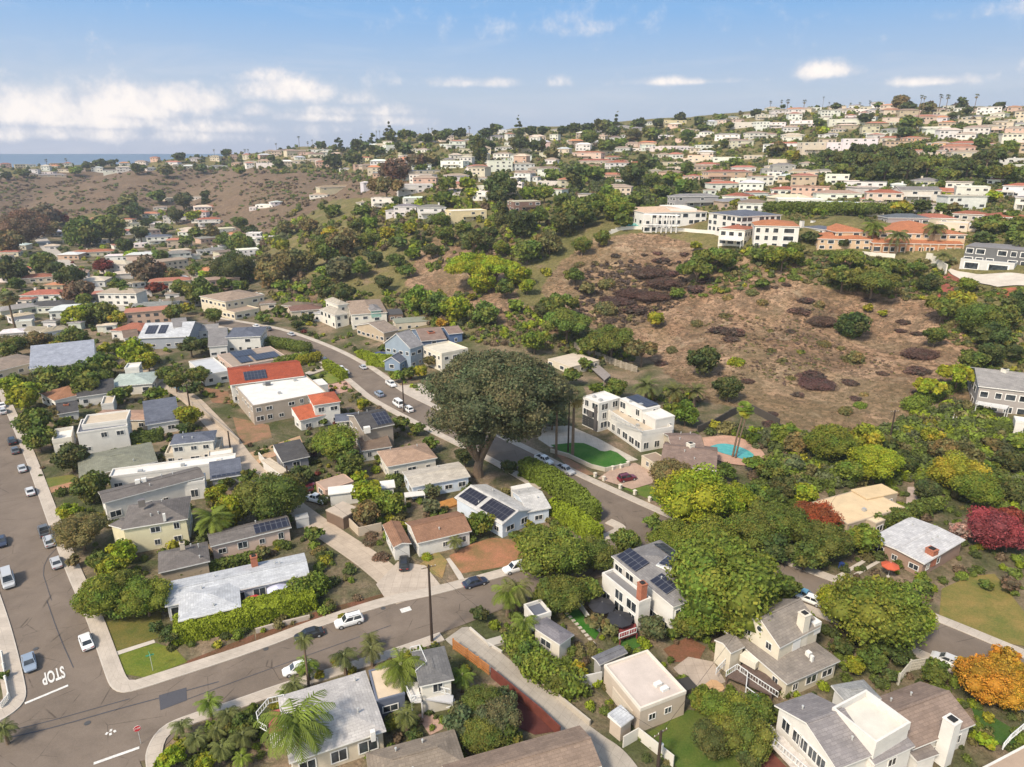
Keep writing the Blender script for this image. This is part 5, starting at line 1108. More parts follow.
H = house("white cottage with red brick chimney beside the avenue trees"); V = vol(H, (505, 72), (365, 95), (400, 40), 3.2, 'g', ph=.55, wc='w', rc='d', f=A1); chimney(H, (430, 60), 3.4, A1, 1.3, 1.6)
H = house("low tan roofed house behind the white roof deck"); vol(H, (935, 132), (555, 130), (650, 65), 3.0, 'h', ph=.15, wc='c', rc=(.34, .22, .16), f=A1)
H = house("house with wide taupe roof and patio beside the avenue trees"); vol(H, (290, 445), (-40, 530), (30, 430), 3.3, 'h', ph=.2, wc='c', rc=(.25, .2, .16), f=U0)
H = house("pinkish brown flat roofed garage beside the white pickup"); vol(H, (345, 520), (160, 578), (120, 520), 2.9, 'f', wc='p', rc=(.36, .26, .2), f=A3, par=.08, win=.3)
H = house("long white shed roof in front of the long taupe roof"); vol(H, (610, 560), (180, 610), (170, 572), 2.9, 's', ph=.25, wc='w', rc='w', f=A3, win=.4)
H = house("small pale roofed shed with dark open side by the alley", 'shed', 'shed'); vol(H, (385, 700), (275, 758), (195, 692), 2.7, 'f', wc='n', rc=(.42, .35, .28), f=A3, par=0, win=0)
H = house("white house with brown shingled double gable roof by the dirt yard"); V = vol(H, (858, 602), (640, 652), (592, 568), 3.2, 'g', ph=.32, wc='w', rc=(.27, .15, .095), f=S256a); vol(H, (618, 652), (545, 668), (500, 578), 3.1, 'x', ph=.3, wc='w', rc=(.27, .15, .095), f=S256a, zb=V.zb)
H = house("dark roofed shed with blue pool cover beside the alley", 'shed', 'shed'); vol(H, (215, 305), (105, 330), (85, 280), 3.0, 's', ph=.4, wc=(.2, .2, .22), rc='d', f=S256a, win=.5); vol(H, (100, 375), (25, 320), (40, 300), 2.4, 'f', wc='w', rc='c', f=S256a, par=0, win=0)
# houses above the hill street
H = house("cream two storey house with curved tan roof and green glass dormer"); V = vol(H, (560, 145), (325, 160), (340, 70), 6.8, 'h', ph=.22, wc='i', rc='t', f=U2); vol(H, (525, 130), (450, 136), (455, 98), 8.0, 'h', ph=.35, wc=(.25, .4, .34), rc='g', f=U2, zb=V.zb, drop=-5)
H = house("cream turreted house with conical stone coloured roofs"); V = vol(H, (318, 150), (220, 165), (215, 112), 6.0, 'h', ph=.5, wc='i', rc=(.36, .32, .26), f=U2, big=True); vol(H, (315, 90), (240, 100), (230, 55), 7.0, 'h', ph=.5, wc='i', rc=(.36, .32, .26), f=U2)
H = house("low house with weathered grey hip roof left of the turrets"); vol(H, (205, 160), (80, 150), (90, 112), 3.8, 'h', ph=.25, wc='w', rc=(.30, .29, .28), f=U2)
H = house("tan house with broad taupe gable roof above the hill street"); V = vol(H, (635, 255), (535, 278), (415, 215), 4.2, 'g', ph=.25, wc='t', rc=(.26, .21, .17), f=U2)
H = house("long low house with greenish flat roof at the foot of the hill"); vol(H, (830, 200), (612, 216), (590, 185), 3.5, 'f', wc='c', rc=(.22, .23, .18), f=U2, par=0)
H = house("blue gabled victorian style house with white trim"); V = vol(H, (790, 350), (705, 378), (655, 305), 7.6, 'g', ph=.7, wc=(.235, .285, .34), rc=(.25, .24, .24), f=U2); vol(H, (690, 440), (640, 470), (590, 425), 3.2, 'g', ph=.6, wc=(.19, .245, .32), rc='s', f=U2)
V = vol(H, (940, 315), (775, 330), (690, 255), 5.4, 'g', ph=.25, wc=(.13, .17, .24), rc=(.22, .16, .13), f=U2); chimney(H, (838, 300), 6.0, U2, 2.6, 2.0, 'brick')
H = house("navy walled house with brown gable roof behind the blue house"); vol(H, (1045, 275), (950, 285), (900, 240), 4.2, 'g', ph=.25, wc=(.10, .15, .26), rc=(.22, .16, .13), f=U2)
H = house("cream modern block house at the edge of the big fig tree"); V = vol(H, (1075, 380), (905, 415), (888, 345), 6.4, 'f', wc=(.60, .55, .46), rc=(.55, .50, .40), f=U2, par=.6)
H = house("low brown roofed house at the upper end of the hill street"); vol(H, (150, 122), (-60, 140), (-50, 100), 3.1, 'h', ph=.2, wc='c', rc=(.19, .11, .085), f=U2)
H = house("dark low house with lattice beside the green slope"); vol(H, (660, 155), (565, 160), (560, 125), 3.2, 'f', wc='n', rc='d', f=U2, par=0)
H = house("tan flat roofed house with side deck below the burnt slope"); V = vol(H, (350, 640), (235, 668), (175, 628), 3.1, 'f', wc='c', rc=(.52, .45, .36), f=fr(512, 200, 3.996), par=.05)
deck(H, [(310, 665), (350, 660), (395, 700), (370, 720)], 1.5, fr(512, 200, 3.996), (.25, .22, .2))
# grey three storey house on the right edge
H = house("grey three storey house with white trimmed balcony on the slope edge"); V = vol(H, (1240, 470), (632, 398), (672, 245), 7.6, 'g', ph=.25, wc=(.31, .28, .26), rc=(.26, .245, .23), f=E4, big=True, win=.9); chimney(H, (850, 300), 9.2, E4, 1.5, 1.8, 'stucco', (.6, .57, .5))
deck(H, [(615, 540), (870, 590), (900, 560), (640, 520)], 3.9, E4, (.6, .58, .55), mat='paint'); railing(H, [(610, 545), (865, 592)], 3.9, E4)
vol(H, (1150, 730), (950, 700), (960, 660), 3.5, 'f', wc='w', rc='w', f=E4, par=.4)
H = house("white flat roofed house with small brick chimney beside the crimson tree"); V = vol(H, (930, 450), (668, 606), (365, 412), 3.1, 'g', ph=.06, wc=(.3, .2, .15), rc=(.50, .49, .48), f=E5); chimney(H, (712, 530), 3.5, E5, 1.6, .8)
H = house("wide low house with sandy tan flat roof among green trees"); V = vol(H, (545, 240), (178, 350), (50, 178), 3.3, 'f', wc='t', rc=(.58, .44, .27), f=E5, par=.06); vol(H, (500, 150), (300, 190), (250, 120), 3.5, 'f', wc='t', rc=(.56, .42, .25), f=E5, par=0, zb=V.zb); vol(H, (420, 318), (360, 345), (300, 260), 3.25, 'f', wc='t', rc=(.58, .46, .30), f=E5, par=.05, zb=V.zb)
# hilltop villas
H = house("white mansion with columned portico above the bare slope"); V = vol(H, (690, 205), (285, 212), (320, 175), 10.0, 'h', ph=.1, wc=(.66, .64, .6), rc=(.56, .40, .28), f=E1, big=True, win=.9)
vol(H, (905, 236), (690, 210), (740, 178), 9.0, 'h', ph=.16, wc='w', rc='s', f=E1, big=True); vol(H, (620, 190), (450, 190), (470, 165), 11.2, 'f', wc='w', rc='w', f=E1, zb=V.zb, win=0, drop=-6)
for k in range(7):
    q = plane(*E1(300+k*32, 214+k*1.2), H.location[2]+9.6)-np.array(H.location); b = MB(); b.tube([(0, -.9, -11), (0, -.9, 0)], [.34, .3], 10); b.build('column', ['paint'], H, (.68, .66, .63), q)
b = MB(); q0, q1 = (plane(*E1(x, y), H.location[2]+9.8)-np.array(H.location) for x, y in ((280, 218), (510, 226))); b.bar(q0, q1, 1.6, 0, .6); b.build('portico_beam', ['paint'], H, (.68, .66, .63)); b = MB(); b.bar(q0-[0, 0, 5], q1-[0, 0, 5], 1.5, 0, .25); b.build('balcony', ['paint'], H, (.66, .64, .61))
wall([(0, 395), (15, 372), (70, 345), (130, 322), (300, 318), (480, 328), (640, 338), (760, 350), (800, 385)], 1.6, .4, (.62, .59, .53), "long white terrace wall below the columned mansion", f=E1)
patch('pool_water', [(130, 300), (230, 285), (290, 295), (250, 315), (150, 318)], .9, 'pool_water', f=E1)
H = house("white villa with red tiled roof next to the columned mansion"); V = vol(H, (1075, 290), (930, 322), (805, 300), 7.6, 'h', ph=.25, wc='i', rc='r', f=E1, big=True); chimney(H, (925, 290), 7.8, E1, 3.2, 2.8, 'stucco', WC['i']); deck(H, [(760, 380), (900, 390), (935, 372), (800, 362)], 3.2, E1, (.62, .6, .56), mat='paint'); railing(H, [(760, 380), (900, 390)], 3.3, E1)
H = house("white three storey villa with big dark windows and orange roof"); V = vol(H, (388, 300), (92, 293), (150, 262), 10.4, 'h', ph=.16, wc='w', rc='o', f=E2, win=0); 
for i, (t_, w_) in enumerate(((.08, 1.8), (.28, 1.6), (.48, 2.2), (.78, 4.4))):
    for z_ in (.5, 3.9, 7.3): on_face(V, 0, t_, z_, w_*1.15, 2.4)
vol(H, (540, 320), (390, 300), (470, 270), 8.0, 'h', ph=.16, wc='w', rc='s', f=E2, zb=V.zb); chimney(H, (395, 285), 9.2, E2, 1.6, 1.6, 'stucco', WC['w']); chimney(H, (465, 280), 9, E2, 1.6, 1.4, 'stucco', WC['w'])
H = house("sprawling peach villa with bright orange tiled roofs and loggia"); OW = (.52, .37, .24); OC = (.42, .165, .08)
V = vol(H, (850, 385), (497, 378), (540, 315), 5.2, 'h', ph=.28, wc=OW, rc=OC, f=E2, win=1); vol(H, (832, 335), (612, 335), (640, 268), 8.0, 'h', ph=.28, wc=OW, rc=OC, f=E2, zb=V.zb)
vol(H, (662, 352), (100, 340), (130, 290), 8.0, 'h', ph=.22, wc=OW, rc=OC, f=E3, zb=V.zb, win=1); Vc = vol(H, (640, 415), (55, 405), (60, 375), 4.2, 's', ph=.4, wc=(.45, .22, .12), rc=OC, f=E3, zb=V.zb, big=True)
for k in range(12):
    q = W2(Vc, -Vc.X+.3+k*(2*Vc.X-.6)/11, -Vc.Y-.4, 0); b = MB(); b.box(-.22, .22, -.22, .22, -1, 4.1); b.build('column', ['paint'], H, OW, q)
H = house("grey modern house with deep roof slab and dark glass front"); V = vol(H, (965, 540), (618, 508), (650, 440), 4.0, 'f', wc=(.5, .49, .47), rc='l', f=E3, win=0); 
for t_, w_ in ((.22, 5.5), (.72, 7.5)): on_face(V, 0, t_, .4, w_, 3.0)
vol(H, (1150, 462), (650, 422), (670, 396), 7.0, 'f', wc=(.12, .12, .12), rc=(.19, .18, .18), f=E3, par=0, big=True); vol(H, (960, 500), (780, 495), (790, 465), 5.0, 'f', wc=(.5, .49, .47), rc=(.25, .24, .24), f=E3, par=0, win=0, zb=V.zb)
wall([(395, 510), (430, 530), (500, 575), (520, 610)], 3.0, .5, (.58, .54, .46), "cream retaining wall at the end of the peach villa", f=E3)
wall([(780, 482), (870, 488), (990, 500)], 1.6, .4, (.60, .56, .48), "low cream garden wall in front of the peach villa", f=E2)
# ------------------------------------------------------------------ houses seen small: "x y width storeys roof wall rooftop"
FA, FB, FCc, FD = (fr(x, 50, 3.996) for x in (0, 256, 512, 768)); FE = fr(0, 200, 3.996); FG = fr(512, 200, 3.996); FH = fr(768, 200, 3.996)
FAR = [(FA, """210 508 105 1 h t g;470 490 110 1 f w g;612 482 50 1 h w g;742 466 100 1 f c g;820 472 25 1 f w g;878 474 80 1 h w g;1000 456 60 1 h c t;370 712 165 2 f k t;655 604 60 1 f c d;710 690 75 2 h w g;
820 640 80 1 g c r;838 702 95 2 h w r;520 728 70 1 h w c;575 768 65 2 g w w;745 742 80 1 h w c;906 728 85 1 f w c;1010 642 30 1 f w w;1015 762 60 2 f w w;10 764 30 1 h o r;505 690 55 1 h c r;640 640 55 1 h i t;780 600 60 1 h c t;560 470 40 1 h w t;120 505 50 1 h t n"""),
(FB, """40 470 80 2 f w g;150 455 105 1 h c t;225 448 70 1 h t t;190 412 95 1 h t t;428 452 62 2 h y r;482 396 62 1 f w g;547 402 60 2 f w w;682 378 80 1 h t g;772 387 72 1 f w w;972 356 80 1 h w g;620 432 80 1 f c w;560 452 80 1 h c t;352 486 50 1 h w g;
450 472 60 1 h t t;782 472 110 2 f w w;698 496 120 1 f c s;978 440 80 2 h w t;978 486 105 3 f w w;910 528 50 1 h w t;905 562 50 1 f w w;895 602 72 2 f w w;640 572 150 2 f w w;498 542 80 1 h w w;600 522 140 1 f w g;340 560 210 1 h c t;250 592 80 1 h w t;
512 628 110 2 f w g;640 610 110 1 f w w;596 664 105 2 h w g;705 670 125 2 h w g;852 684 165 2 f y w;35 764 72 1 f w w;32 632 80 1 f w w;90 620 40 1 h w w;425 625 30 1 h c t;320 400 60 1 h t n;262 395 50 1 h c t;110 410 60 1 h t n;60 400 50 1 h t t;860 370 70 1 h t g;910 395 60 1 h w g;850 430 50 1 f c w;
640 350 60 1 h t n;730 340 50 1 h w g;840 330 60 1 h w g;1000 400 60 1 h w t;1000 330 60 1 f w w;660 410 60 1 h w t;500 430 50 1 h w r"""),
(FCc, """110 332 62 1 f w g;45 342 60 1 h c t;240 372 52 1 h c t;80 406 90 1 f c t;40 446 90 2 h w t;52 484 92 2 h w t;40 524 80 2 h w t;22 548 42 1 f w w;160 542 140 1 f w t;296 436 140 2 h k r;340 456 150 1 h c r;412 442 72 1 h c r;430 478 100 2 h w r;
500 468 80 1 h c r;62 646 125 2 f n c;520 322 82 1 h g g;440 316 70 1 h g g;650 302 108 2 f y w;596 352 52 1 f w w;545 402 62 2 h w c;500 404 90 1 f w g;652 397 120 1 f w w;640 462 110 1 f c t;652 484 82 1 f c t;575 496 52 1 h c t;820 302 80 2 h c g;
922 312 100 2 f w g;858 362 108 2 h w g;1000 322 60 3 f w w;790 392 92 1 f w g;920 388 108 2 h c t;984 356 90 2 h w t;750 446 110 2 f c r;858 444 120 1 f w c;962 436 80 1 f c w;770 472 100 1 h p r;872 520 215 2 h p r;722 520 62 1 h p r;932 534 135 1 f w g;
890 606 120 1 h w r;985 592 92 1 h w r;738 628 210 2 h g g;790 580 60 1 h w t;560 300 50 1 h w g;480 350 50 1 h w t;700 330 60 1 h c t;745 350 60 1 f w w;610 430 60 1 h c t;700 400 60 1 f w w;780 340 60 1 h w g;880 280 60 1 h c g;950 270 60 1 h w t;1000 280 50 2 f c w;820 540 60 1 h w r;
180 330 60 1 h c g;340 330 60 1 h g n;390 345 60 1 h t n;140 380 50 1 h t t;680 520 50 1 h c r;560 450 60 1 h w t"""),
(FD, """30 312 80 2 f w c;145 306 130 2 f w g;320 302 160 2 f w c;60 252 90 1 h w t;20 242 60 1 h c t;120 246 70 1 h c g;180 242 70 1 f w t;390 247 90 1 f w g;330 248 60 1 h c t;430 252 60 1 h w g;480 302 90 1 f c t;512 332 90 1 h g g;62 388 130 1 h w r;110 352 90 1 h w c;
198 412 140 3 f c w;364 398 140 3 f w w;442 347 100 1 f w w;500 367 110 1 h c r;590 367 82 1 h o r;590 420 62 1 h k r;652 420 60 1 h c t;690 387 62 1 h o t;800 390 130 1 h t r;800 428 140 1 h c t;670 322 130 1 f w g;640 277 130 1 h t t;736 277 62 1 h c g;880 333 110 2 h k t;
990 342 90 2 h k t;900 282 62 1 h c t;960 252 110 1 h c t;990 292 62 1 f c w;984 454 110 1 f w t;60 454 120 1 f c g;62 494 100 2 h g g;132 504 110 1 h c t;192 504 82 1 h c t;22 524 60 2 f w w;272 538 95 2 f w w;384 548 170 1 f w g;282 596 190 1 h w t;462 618 150 2 h c r;
604 606 170 2 g w g;642 546 120 1 h c g;808 616 125 3 f w w;982 590 110 2 h w r;72 580 120 1 h w r;128 644 190 2 f w w;292 634 110 1 f o w;668 700 165 1 h c r;800 684 130 1 h c r;966 698 170 1 h c r;1010 640 60 2 h w g;560 700 180 1 h g s;730 720 120 1 f c w;
220 260 50 1 h c t;280 250 50 1 h c g;560 250 60 1 h w t;820 280 60 1 h c g;1000 310 60 1 h w g;580 310 60 1 h w t;740 330 60 1 f w w;20 350 60 1 h w t;250 350 60 1 h w g;290 330 50 1 h c t;560 290 50 1 h c t;840 250 50 1 h c t;700 250 60 1 h c t;20 270 40 1 h w g;240 280 40 1 h w t;930 300 50 1 h w t;
400 620 70 1 h c r;520 560 60 1 h w w;340 545 50 1 f w w;900 540 60 1 h w r;1000 480 40 1 f w w;760 420 40 1 h t r;690 420 40 1 h k t;100 640 50 1 f w w;30 600 50 1 h w r;230 500 50 1 h w g;160 470 60 1 h c t;20 480 50 1 h c g"""),
(FE, """372 226 165 1 h c r;35 226 80 1 h c r;105 296 72 1 h c r;150 332 125 1 h c r;165 404 170 1 h w r;96 424 72 1 h w r;195 452 170 1 h w d;100 490 90 1 h w c;484 276 100 1 h t t;492 316 82 1 h w c;582 386 52 1 f w w;640 176 105 2 h w s;720 246 100 2 h w g;
862 216 80 1 h w g;884 246 78 1 h w t;996 232 90 2 f w w;1012 196 50 1 f w w;742 132 80 1 h w c;690 90 75 2 h w g;840 100 90 1 h w t;50 562 100 1 h w w;150 556 120 1 g w t;232 552 110 1 h w t;100 515 60 1 f w w;200 515 60 1 h w g;300 520 60 1 h w g;560 352 60 1 h w t;
620 300 60 1 h w t;690 400 60 1 h w t;640 452 150 1 g g g;210 200 60 1 h w c;30 240 60 1 h k t;900 200 50 1 f w w;800 90 50 1 h i t;480 380 50 1 h w t;560 190 50 1 f w w;960 260 60 1 h w t;440 530 50 1 h w c;15 330 50 1 h w t"""),
(FH, """620 80 0 0 f w w"""), (fr(256, 200, 3.996), """12 404 50 1 f w w;150 450 120 1 h c n;50 440 70 1 h c n;10 170 40 1 f w w""")]
FARN = 0
for f_, txt in FAR:
    for e in txt.replace('\n', '').split(';'):
        x, y, w, fl, rf, wc, rc = e.split()
        if float(w) == 0: continue
        u, v = f_(float(x), float(y)); random.seed(int(u*31+v*7)); far_house(u, v, float(w)/3.996*.92, int(fl), rf, wc, rc); FARN += 1

# past three hundred, the smallest far houses are one mass
def distant_houses(zones, n, seed=21):
    rng = random.Random(seed); V, Fc, T, k = [], [], [], 0; got = []
    def quad(P, c):
        nonlocal k
        V.extend(P); Fc.append((k, k+1, k+2, k+3)); T.extend([c]*4); k += 4
    hx = np.array(HOUSES)[:, :2]; tries = 0; cnt = 0
    while cnt < n and tries < n*30:
        tries += 1; Z = rng.choice(zones); us = [p[0] for p in Z]; vs = [p[1] for p in Z]; u, v = rng.uniform(min(us), max(us)), rng.uniform(min(vs), max(vs))
        if not inpoly(u, v, Z): continue
        q = p1(u, v); dd = np.hypot(*(hx-q[:2]).T).min(); d2 = min([math.dist(q[:2], g_) for g_ in got] or [99])
        if dd < 15 or d2 < 19 or abs(w2p(*q)[1]-v) > 1.5: continue
        got.append(tuple(q[:2])); cnt += 1; HOUSES.append((q[0], q[1], 8)); az = math.atan2(-q[0], q[1])*.8+rng.uniform(-.5, .5); ux = np.array([math.cos(az), math.sin(az), 0]); vy = np.array([-ux[1], ux[0], 0]); zz = np.array([0, 0, 1.])
        wm, d, h = rng.uniform(10, 22), rng.uniform(8, 12), rng.choice((3.4, 3.6, 6.3)); wcol = jit(WC[rng.choice('wwwwcccitkp')], .1); rcol = jit(RC[rng.choice('ttgnrrrwcclo')], .15)
        P = lambda x, y, z: tuple(q+ux*x+vy*y+zz*z); X, Y = wm/2, d/2
        for a_, b2 in (((-X, -Y), (X, -Y)), ((X, -Y), (X, Y)), ((X, Y), (-X, Y)), ((-X, Y), (-X, -Y))): quad([P(*a_, -5), P(*b2, -5), P(*b2, h), P(*a_, h)], wcol)
        nw = int(wm/3.4)
        for s_ in range(1 if h < 5 else 2):
            for i in range(nw):
                if rng.random() < .75: x = -X+(i+.5)*wm/nw; w_ = rng.uniform(.6, 1.2); z_ = 1+s_*2.9; quad([P(x-w_, -Y-.05, z_), P(x+w_, -Y-.05, z_), P(x+w_, -Y-.05, z_+1.3), P(x-w_, -Y-.05, z_+1.3)], (.05, .055, .06))
        o_ = .5; rh = rng.choice((.25, 1.6, 2.0)); i_ = min(X, Y)*.9 if rh > 1 else 0; E = [(-X-o_, -Y-o_), (X+o_, -Y-o_), (X+o_, Y+o_), (-X-o_, Y+o_)]
        for j in range(4): a_, b2 = E[j], E[(j+1) % 4]; quad([P(*a_, h), P(*b2, h), P(*b2, h+.25), P(*a_, h+.25)], wcol)
        if rh < 1: quad([P(*e_, h+.25) for e_ in E], rcol)
        else:
            ra, rb = (-X+i_, 0), (X-i_, 0)
            quad([P(*E[0], h+.25), P(*E[1], h+.25), P(*rb, h+rh), P(*ra, h+rh)], rcol); quad([P(*E[2], h+.25), P(*E[3], h+.25), P(*ra, h+rh), P(*rb, h+rh)], rcol); quad([P(*E[1], h+.25), P(*E[2], h+.25), P(*rb, h+rh), P(*rb, h+rh+.01)], rcol); quad([P(*E[3], h+.25), P(*E[0], h+.25), P(*ra, h+rh), P(*ra, h+rh+.01)], rcol)
    m_, nt_, bs = nodes('far_paint'); bs.inputs['Roughness'].default_value = .9; at_ = N(nt_, 'ShaderNodeAttribute', attribute_name='tint').outputs['Color']; L(nt_, mixc(nt_, 1, at_, ramp(nt_, noise(nt_, .5, 4, .6, geo(nt_)), [(.3, .85), (.7, 1.08)]), 'MULTIPLY'), bs.inputs['Base Color']); M['far_paint'] = m_
    o = link('distant_houses', quads_mesh('distant_houses', np.array(V), len(Fc), np.array(T), mats=('far_paint',))); tag(o, "small distant houses packed between the nearer hillside ones", 'houses', None, 'stuff'); print('mass houses', cnt)
print('far houses', FARN, 'all', len([o for o in COL.objects if o.name.startswith('house')]))
distant_houses([[(560, 134), (690, 122), (800, 110), (1023, 110), (1023, 160), (860, 150), (700, 165), (640, 200), (560, 210)], [(280, 152), (420, 142), (560, 134), (560, 200), (440, 190), (330, 172)], [(800, 108), (1023, 108), (1023, 150), (860, 140)], [(700, 165), (800, 180), (1023, 190), (1023, 235), (800, 225), (700, 200)], [(0, 164), (120, 160), (250, 154), (330, 150), (330, 166), (250, 168), (0, 176)]], 190)
distant_houses([[(0, 235), (60, 225), (200, 210), (250, 250), (240, 290), (180, 330), (100, 320), (0, 330)]], 48, 5)

